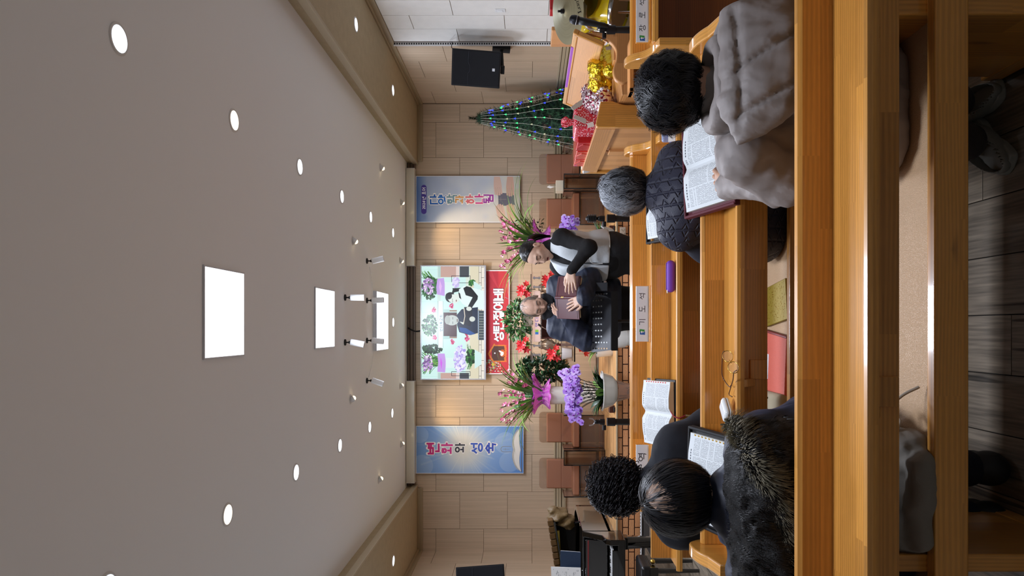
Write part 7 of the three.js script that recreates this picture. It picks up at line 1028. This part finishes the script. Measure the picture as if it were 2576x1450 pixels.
// 4: thinning crown, navy coat with a plush hood edged in fur
{
  const P = grp('person', 'seated person with a thinning crown in a coat with a fur-edged hood', -0.50, -1.95);
  const J = { pel: [-0.52, 0.60, -1.98], chest: [-0.51, 0.78, -2.0], neck: [-0.50, 0.91, -2.02], head: [-0.497, 1.035, -2.06], hb: basis([0.1, -0.42, -0.9], -0.08), sl: [-0.69, 0.83, -1.97], sr: [-0.34, 0.83, -1.97], el: [-0.77, 0.70, -2.05], wl: [-0.66, 0.82, -2.30], er: [-0.28, 0.66, -2.05], wr: [-0.40, 0.62, -2.27], hl: [-0.60, 0.57, -1.99], hr: [-0.43, 0.57, -1.99], kl: [-0.61, 0.53, -2.34], kr: [-0.42, 0.53, -2.34], al: [-0.60, 0.12, -2.2], ar: [-0.44, 0.12, -2.2], toe: 0.6 };
  J.hands = [hand(J.wl, [0.3, 0.1, -0.95], [-0.1, 0.98, 0.1], 1, 0.45, 0.95), hand(J.wr, [-0.3, 0.1, -0.95], [0.1, 0.98, 0.1], -1, 0.45, 0.95)]; bodyMesh(P.g, J, { skin: lin(0xc4a088) });
  const navy = std(0x141a2e, 0.55, { bumpMap: TXP, bumpScale: 0.004, sheen: 0.3, sheenColor: new THREE.Color(0.25, 0.3, 0.5) });
  garment(P.g, 'coat', [...trunkBones(J, 1.1), ...armBones(J, 1.25), [[-0.64, 0.62, -1.94], [-0.38, 0.62, -1.94], 0.155, 0.155]], 0.08, 0.012, navy, 0.010, (x, y, z) => 0.008 * noise(x * 13, y * 20, z * 13) + 0.006 * noise(x * 30, y * 16, z * 22), (x, y, z) => 0.474 - y);
  garment(P.g, 'trousers', legBones(J), 0.06, 0.003, fabric(0x161a28, 0.9), 0.014); shoes(P.g, J);
  // the hood lies spread over the back; its opening edge is a thick fur roll
  const d2 = (x, y, d) => [atX(y, d), atY(x, d), -d];
  const edge = [d2(1848, 1066, 1.96), d2(1872, 1100, 1.90), d2(1905, 1160, 1.83), d2(1935, 1205, 1.81), d2(1965, 1260, 1.81), d2(1985, 1320, 1.81), d2(1988, 1380, 1.81), d2(1978, 1440, 1.81), d2(1955, 1490, 1.85), d2(1900, 1520, 1.93)];
  const E = curve(edge), EP = E.getPoints(60).map((v) => v.toArray());
  const hoodF = (x, y, z) => { let d = ell(x, y, z, [-0.53, 0.835, -1.90], [0.26, 0.115, 0.135]); d = smin(d, ell(x, y, z, [-0.40, 0.865, -1.91], [0.13, 0.085, 0.11]), 0.06); d = smin(d, ell(x, y, z, [-0.66, 0.83, -1.88], [0.14, 0.10, 0.11]), 0.06); return d + 0.016 * noise(x * 13, y * 13, z * 13) + 0.008 * noise(x * 30, y * 30, z * 30); };
  part(P.g, 'hood', surf(hoodF, [-0.86, 0.70, -2.12], [-0.2, 1.06, -1.68], 0.0085), std(0x0d0b0b, 0.8, { sheen: 0.5, sheenRoughness: 0.4, sheenColor: new THREE.Color(0.16, 0.15, 0.15), bumpMap: TX.cloth, bumpScale: 0.004 }));
  const r = rnd(77), pile = [];
  const grad = (f, p, e = 0.004) => { const g = [f(p[0] + e, p[1], p[2]) - f(p[0] - e, p[1], p[2]), f(p[0], p[1] + e, p[2]) - f(p[0], p[1] - e, p[2]), f(p[0], p[1], p[2] + e) - f(p[0], p[1], p[2] - e)], l = Math.hypot(...g) || 1; return g.map((v) => v / l); };
  for (let i = 0; i < 9000; i++) { let p = [-0.85 + 0.62 * r(), 0.74 + 0.3 * r(), -1.98 + 0.28 * r()]; for (let k = 0; k < 3; k++) { const g = grad(hoodF, p); p = add(p, g, -hoodF(...p) * 0.8); } const g = grad(hoodF, p); if (Math.abs(hoodF(...p)) > 0.01) continue; const dn = 0.5 * noise(p[0] * 18, p[1] * 18, p[2] * 18), t = [0.4 * dn + 0.2 * (r() - 0.5), -0.75, 0.25 + 0.3 * dn], k = 0.4 + 1.4 * r(); pile.push({ p: [p, add(add(p, g, 0.006), t, 0.007), add(add(p, g, 0.008), t, 0.015)], n: [g, g, g], w: 0.0022, c: lin(0x151212).map((v) => v * k) }); }
  part(P.g, 'hood_pile', ribbons(pile), std(0xffffff, 0.5, { vertexColors: true, side: THREE.DoubleSide }));
  const fur = [], cols = [lin(0xbdb39a), lin(0xddd4ba), lin(0x7a7260), lin(0x9a9178), lin(0xf0e8d2)];
  for (let i = 0; i < 11000; i++) { const t = r(), q = E.getPoint(t).toArray(), tg = E.getTangent(t).toArray(), a = r() * 6.283, s1 = V(...tg).cross(V(0, 0.4, 1)).normalize(), s2 = s1.clone().cross(V(...tg)).normalize(), o = add(s1.toArray().map((v) => v * Math.cos(a)), s2.toArray(), Math.sin(a)), R = 0.03 + 0.007 * noise(t * 20, a), p0 = add(q, o, R), L = 0.02 + 0.014 * r(), band = smooth(-0.15, 0.35, o[1] * 0.5 - o[2] * 0.5 + 0.7 * noise(t * 14, a * 1.2, 3)), dir = [o[0] + tg[0] * 0.25 + 0.3 * (r() - 0.5), o[1] - 0.35 + 0.3 * (r() - 0.5), o[2] + 0.2], c = mix(cols[2 + Math.floor(r() * 2)], cols[r() < 0.5 ? 0 : r() < 0.7 ? 1 : 4], band * (0.5 + 0.5 * r())); fur.push({ p: [p0, add(p0, dir, L * 0.55), add(add(p0, dir, L), [0, -0.005, 0.002])], n: [o, o, o], w: 0.0022, c }); }
  part(P.g, 'fur_trim', merge([ribbons(fur), (() => { const g = tube(edge, 0.030, 60, 10), n = g.attributes.position.count; g.setAttribute('color', new THREE.BufferAttribute(new Float32Array(n * 3).fill(0.09), 3)); return g; })()]), std(0xffffff, 0.75, { vertexColors: true, side: THREE.DoubleSide }));
  const part0 = (u) => { const qx = u[0] - 0.34 - 0.4 * (0.5 - u[1]) * -1, qy = u[1] - 0.48; return u[2] < 0 ? 2 : Math.hypot(qx * 1.5, qy * 0.75) * 0.68 + 0.12 * noise(u[0] * 7, u[1] * 7, u[2] * 7); };
  hairMesh(P.g, J.head, J.hb, { seed: 35, n: 6500, radii: [0.104, 0.106, 0.120], centre: [0, 0.022, 0.016], mask: (u) => { if (u[2] < -0.5 && u[1] < 0.45) return 0; if (u[1] < -0.7) return 0; return clamp(0.07 + smooth(0.12, 0.62, part0(u))); }, seg: 7, len: 0.10, w: 0.0023, lift: 0.05, loft: 2, flow: crownFlow([-0.03, 0.68, 0.72], 0.25), wave: (t, p, u) => [0.008 * Math.sin(t * 4 + p) * t, 0.04 * t * noise(u[0] * 5, u[1] * 5, u[2] * 5)], tint: (u, q) => { const k = 0.5 + 1.0 * q(); return lin(0x15151a).map((v) => v * k); }, rough: 0.4, cap: true, capTint: lin(0x0c0c0f), capNoise: 0.004, capCut: (x, y, z) => { const u = [x / 0.1, (y - 0.022) / 0.106, (z - 0.016) / 0.116]; return Math.max(-(z + 0.06), 0.012 * (0.42 - part0(u)) * 10 - 0.0, -0.08 - y); } });
  settle(P);
}
// 5: woman leaning over the man's book
{
  const P = grp('person', 'standing woman with a black ponytail, pale grey vest over black, touching the man\'s book', 0.60, -5.40);
  const J = { pel: [0.575, 0.90, -5.42], chest: [0.60, 1.14, -5.41], neck: [0.622, 1.315, -5.39], head: [0.585, 1.445, -5.355], hb: basis([-0.80, -0.38, 0.58], -0.10), sl: [0.69, 1.245, -5.30], sr: [0.50, 1.255, -5.51], el: [0.60, 1.055, -5.10], wl: [0.430, 1.185, -5.12], er: [0.45, 1.05, -5.48], wr: [0.36, 1.14, -5.33], hl: [0.63, 0.86, -5.37], hr: [0.515, 0.86, -5.47], kl: [0.64, 0.47, -5.36], kr: [0.51, 0.47, -5.49], al: [0.64, 0.1, -5.40], ar: [0.51, 0.1, -5.52], toe: -0.7 };
  J.hands = [hand(J.wl, [-0.95, 0.06, 0.04], [0.10, 0.35, 0.95], 1, 0.22, 0.95, 0.13), hand(J.wr, [-0.8, 0.3, 0.5], [0.3, -0.2, -0.9], -1, 0.4, 0.9)];
  const skin = lin(0xdcb7a0); bodyMesh(P.g, J, { skin, open: 0.010, lips: 0xb05a58, jaw: 0.92 }); faceDetails(P.g, J.head, J.hb, { brow: 0x1c1512 });
  const black = fabric(0x0b0b0e, 0.92, TX.cloth, 0.001);
  garment(P.g, 'black_top', [...trunkBones(J, 1.0), ...armBones(J, 0.93), [J.neck, add(J.neck, [-0.012, 0.045, 0.01]), 0.062, 0.058]], 0.05, 0.004, black, 0.0095, (x, y, z) => 0.004 * noise(x * 24, y * 24, z * 24), (x, y, z) => 0.80 - y);
  const vest = std(0xc9d0d4, 0.95, { bumpMap: TX.crumple, bumpScale: 0.0012, sheen: 0.5 });
  const fx = -0.7, fz = 0.72, front = (x, z) => (x - 0.60) * fx + (z + 5.41) * fz, sidew = (x, z) => (x - 0.60) * fz - (z + 5.41) * fx;
  garment(P.g, 'vest', [[J.pel, J.chest, 0.118, 0.122], [[0.635, 0.93, -5.38], [0.515, 0.93, -5.47], 0.12, 0.12], [[0.655, 1.20, -5.33], J.chest, 0.085, 0.115], [[0.525, 1.21, -5.48], J.chest, 0.085, 0.115], [J.chest, add(J.neck, [0, -0.03, 0]), 0.10, 0.072]], 0.07, 0.02, vest, 0.0085, (x, y, z) => 0.006 * noise(x * 12, y * 12, z * 12), (x, y, z) => { const f = front(x, z), s = sidew(x, z); let d = 0.885 + 0.02 * Math.abs(s) - y; const v = f > 0 ? 0.010 + Math.max(0, (y - 1.10) * 0.22) - Math.abs(s) : -1; d = Math.max(d, v * (y > 1.0 ? 1 : 0.6) , y - 1.335); d = Math.max(d, 0.075 - Math.hypot(x - J.sl[0] - 0.035, (y - J.sl[1] + 0.015) * 0.85, z - J.sl[2] - 0.045)); return d; });
  part(P.g, 'vest_piping', tube([[0.748, 0.893, -5.40], [0.715, 0.89, -5.28], [0.635, 0.888, -5.245], [0.52, 0.888, -5.325], [0.44, 0.89, -5.40]], 0.004, 40, 6), std(0xe2e6e4, 0.8)); 
  part(P.g, 'pocket', tube([[0.625, 0.94, -5.235], [0.62, 1.02, -5.232], [0.56, 1.04, -5.235], [0.50, 1.02, -5.265], [0.495, 0.94, -5.265]], 0.003, 40, 6), std(0xdde2e2, 0.8));
  garment(P.g, 'trousers', [...legBones(J, 0.95), [J.hl, J.hr, 0.112, 0.112]], 0.05, 0.004, fabric(0x1b1c20, 0.85), 0.012, (x, y, z) => 0.003 * noise(x * 20, y * 40, z * 20), (x, y, z) => y - 0.93); shoes(P.g, J);
  hairMesh(P.g, J.head, J.hb, { seed: 45, n: 3600, radii: [0.081, 0.094, 0.1], centre: [0, 0.029, 0.016], mask: (u) => (u[2] < -0.25 - 0.55 * u[1] + 0.25 && u[1] < 0.92 && u[2] < 0.25 - 0.75 * u[1] * (u[1] > 0 ? 1.25 : 0.2) ? 0 : u[1] < -0.45 ? 0 : 1), seg: 7, len: 0.11, w: 0.003, lift: 0.0, flow: () => [0, -0.45, 1], wave: () => [0, 0], tint: (u, q) => { const k = 0.5 + 0.9 * q(); return lin(0x1b1618).map((v) => v * k); }, rough: 0.3, spec: 1, cap: true, capTint: lin(0x0e0c0d), capNoise: 0, capCut: (x, y, z) => Math.max(-(z + 0.075 * (y - 0.0) / 0.1 - 0.015) , -0.05 - y) });
  const B = J.hb, H = (x, y, z) => add(add(add(J.head, B.r, x), B.u, y), B.f, -z), tail = [H(0, 0.0, 0.105), H(0, 0.0, 0.135), H(0.005, -0.05, 0.165), H(0.01, -0.12, 0.165), H(0.012, -0.18, 0.15)], tl = [], tr = rnd(8), TC = curve(tail);
  for (let i = 0; i < 500; i++) { const a = tr() * 6.283, q = Math.sqrt(tr()), pts = [], ns = []; for (let s = 0; s <= 9; s++) { const t = s / 9, c = TC.getPoint(t).toArray(), R = (0.014 + 0.026 * Math.sin(Math.PI * Math.min(1, t * 1.15))) * q, o = add(B.r.map((v) => v * Math.cos(a)), B.u, Math.sin(a) * 0.6); pts.push(add(add(c, o, R), B.f, -0.4 * Math.sin(a) * R)); ns.push(o); } tl.push({ p: pts, n: ns, w: 0.0035, c: lin(0x1b1618).map((v) => v * (0.5 + tr())) }); }
  part(P.g, 'ponytail', ribbons(tl), std(0xffffff, 0.3, { vertexColors: true, side: THREE.DoubleSide })); part(P.g, 'hair_tie', new THREE.TorusGeometry(0.022, 0.012, 10, 24).applyQuaternion(new THREE.Quaternion().setFromUnitVectors(V(0, 0, 1), V(...B.f))).translate(...H(0, 0.0, 0.116)), std(0xe24fd8, 0.5)); part(P.g, 'earring', ball(0.0035, 10, 8).translate(...H(-0.083, -0.036, 0.008)), M.chrome);
  settle(P);
}
// 6: man reading aloud with a microphone
{
  const P = grp('person', 'standing elderly man in a navy padded jacket, reading into a microphone from a book', 0.18, -5.60);
  const J = { pel: [0.165, 0.90, -5.60], chest: [0.175, 1.14, -5.59], neck: [0.18, 1.315, -5.58], head: [0.18, 1.445, -5.53], hb: basis([-0.10, -0.42, 0.9], 0.05), sl: [0.335, 1.255, -5.57], sr: [0.02, 1.255, -5.56], el: [0.38, 1.03, -5.34], wl: [0.228, 1.092, -5.10], er: [-0.085, 1.045, -5.42], wr: [0.095, 1.20, -5.335], hl: [0.25, 0.86, -5.60], hr: [0.08, 0.86, -5.60], kl: [0.25, 0.47, -5.59], kr: [0.08, 0.47, -5.59], al: [0.25, 0.1, -5.63], ar: [0.08, 0.1, -5.63], toe: -0.9 };
  J.hands = [hand(J.wl, [-0.32, 0.68, -0.62], [0.05, 0.70, 0.70], -1, 0.06, 1.0, 0.08), hand(J.wr, [0.35, 0.92, 0.0], [-0.75, 0.15, 0.65], 1, 0.55, 0.95)];
  bodyMesh(P.g, J, { skin: lin(0xcda690), open: 0.006, lips: 0x9a5850, freckle: true, scalp: 0x8f8578, scalpMask: (x, y, z) => 0.75 * smooth(0.045, 0.075, Math.abs(x) + 0.3 * Math.max(0, -z)) * smooth(-0.02, 0.0, y) * smooth(0.055, 0.03, z) * smooth(0.115, 0.08, y + 0.0) }); faceDetails(P.g, J.head, J.hb, { brow: 0x6f6a64 });
  const navy = std(0x1a2338, 0.6, { bumpMap: TXP, bumpScale: 0.004, sheen: 0.4, sheenColor: new THREE.Color(0.2, 0.3, 0.5), sheenRoughness: 0.5 });
  garment(P.g, 'jacket', [...trunkBones(J, 1.12), ...armBones(J, 1.28), [[0.26, 0.92, -5.59], [0.07, 0.92, -5.59], 0.14, 0.14], [[0.27, 0.85, -5.59], [0.06, 0.85, -5.59], 0.12, 0.12]], 0.07, 0.014, navy, 0.0095, (x, y, z) => 0.006 * noise(x * 16, y * 22, z * 16) - 0.006 * Math.exp(-((((y * 11 + 0.3 * Math.sin(x * 9)) % 1) - 0.5) ** 2) * 120), (x, y, z) => Math.max(0.77 - y, y - 1.36));
  part(P.g, 'collar', surf((x, y, z) => { const R = Math.hypot((x - 0.18) / 1.1, z + 5.575); return smax(Math.abs(R - 0.082 - 0.25 * Math.max(0, 1.36 - y)) - 0.014, Math.abs(y - 1.345) - 0.045, 0.012) + 0.004 * noise(x * 40, y * 40, z * 40); }, [0.03, 1.27, -5.72], [0.33, 1.42, -5.43], 0.0065), fabric(0x0e0f14, 0.95, TX.cloth, 0.004));
  part(P.g, 'zip', tube([[0.178, 1.30, -5.47], [0.175, 1.15, -5.435], [0.17, 0.95, -5.435], [0.168, 0.80, -5.45]], 0.004, 20, 6), M.darkSteel);
  garment(P.g, 'trousers', legBones(J, 1.08), 0.06, 0.003, fabric(0x0f1016, 0.9), 0.013, null, (x, y, z) => y - 0.92); shoes(P.g, J);
  hairMesh(P.g, J.head, J.hb, { seed: 55, n: 4200, radii: [0.0765, 0.0885, 0.0965], centre: [0, 0.028, 0.016], mask: (u) => (u[2] < -0.25 && u[1] > -0.2 ? (Math.abs(u[0]) > 0.78 ? 0.5 : u[2] > -0.5 && u[1] > 0.6 ? 0.12 : 0) : u[1] < -0.5 ? 0 : u[2] < -0.1 && u[1] < -0.05 ? 0 : Math.abs(u[0]) > 0.55 ? 0.95 : 0.4), seg: 3, len: 0.014, w: 0.0022, lift: 0.05, flow: crownFlow([0, 0.8, 0.5], 0.3), wave: () => [0, 0], tint: (u, q) => { const k = 0.55 + 0.7 * q(); return lin(0x8d8a86).map((v) => v * k); }, rough: 0.6 });
  settle(P);
  // held things
  const b = thing('held_book', 'large open burgundy book held up before the standing man', 'book', [0.236, 1.215, -5.225]); b.rotation.set(-0.80, 0.0, -0.04, 'YXZ');
  const cm = std(0x4a1620, 0.32, { bumpMap: TX.leather, bumpScale: 0.00012 });
  for (const s of [-1, 1]) { const h = new THREE.Group(); h.name = s < 0 ? 'cover_leaf' : 'cover_leaf'; h.rotation.y = s * 0.16; b.add(h); part(h, 'cover', uvBox(new RoundedBoxGeometry(0.162, 0.232, 0.008, 3, 0.0035)), cm, [s * 0.083, 0, 0]); part(h, 'page_block', uvBox(new RoundedBoxGeometry(0.15, 0.222, 0.022, 3, 0.006)), std(0xe6d8b8, 0.8), [s * 0.079, 0.002, -0.0155]); part(h, 'hem', merge([put(box(0.15, 0.004, 0.003, 'x', 0.001), s * 0.08, 0.098, 0.0045), put(box(0.15, 0.004, 0.003, 'x', 0.001), s * 0.08, -0.098, 0.0045)]), std(0x3a0f18, 0.4)); }
  part(b, 'spine', put(new THREE.CylinderGeometry(0.016, 0.016, 0.23, 14, 1, true, -Math.PI / 2, Math.PI), 0, 0, -0.008), std(0x4a1620, 0.35, { side: THREE.DoubleSide })); part(b, 'gilt_lettering', merge([0, 1, 2, 3].map((i) => put(box(0.007, 0.003, 0.0008), 0.0 + (i % 2) * 0.003, 0.05 - i * 0.007, 0.0085))), M.brass);
  const m = thing('microphone', 'black handheld microphone held at the standing man\'s mouth', 'microphone', [0.168, 1.328, -5.375]); m.rotation.set(0.45, 0, -0.3); part(m, 'head', lathe([[0, 0.03], [0.012, 0.028], [0.023, 0.015], [0.026, 0], [0.024, -0.016], [0.018, -0.026]], 24), M.darkSteel); part(m, 'band', put(new THREE.TorusGeometry(0.0225, 0.0025, 8, 26), 0, -0.02, 0, Math.PI / 2), M.silver); part(m, 'body', lathe([[0.019, -0.024], [0.018, -0.06], [0.015, -0.17], [0, -0.172]], 20), M.black);
}
renderer.render(scene, camera);
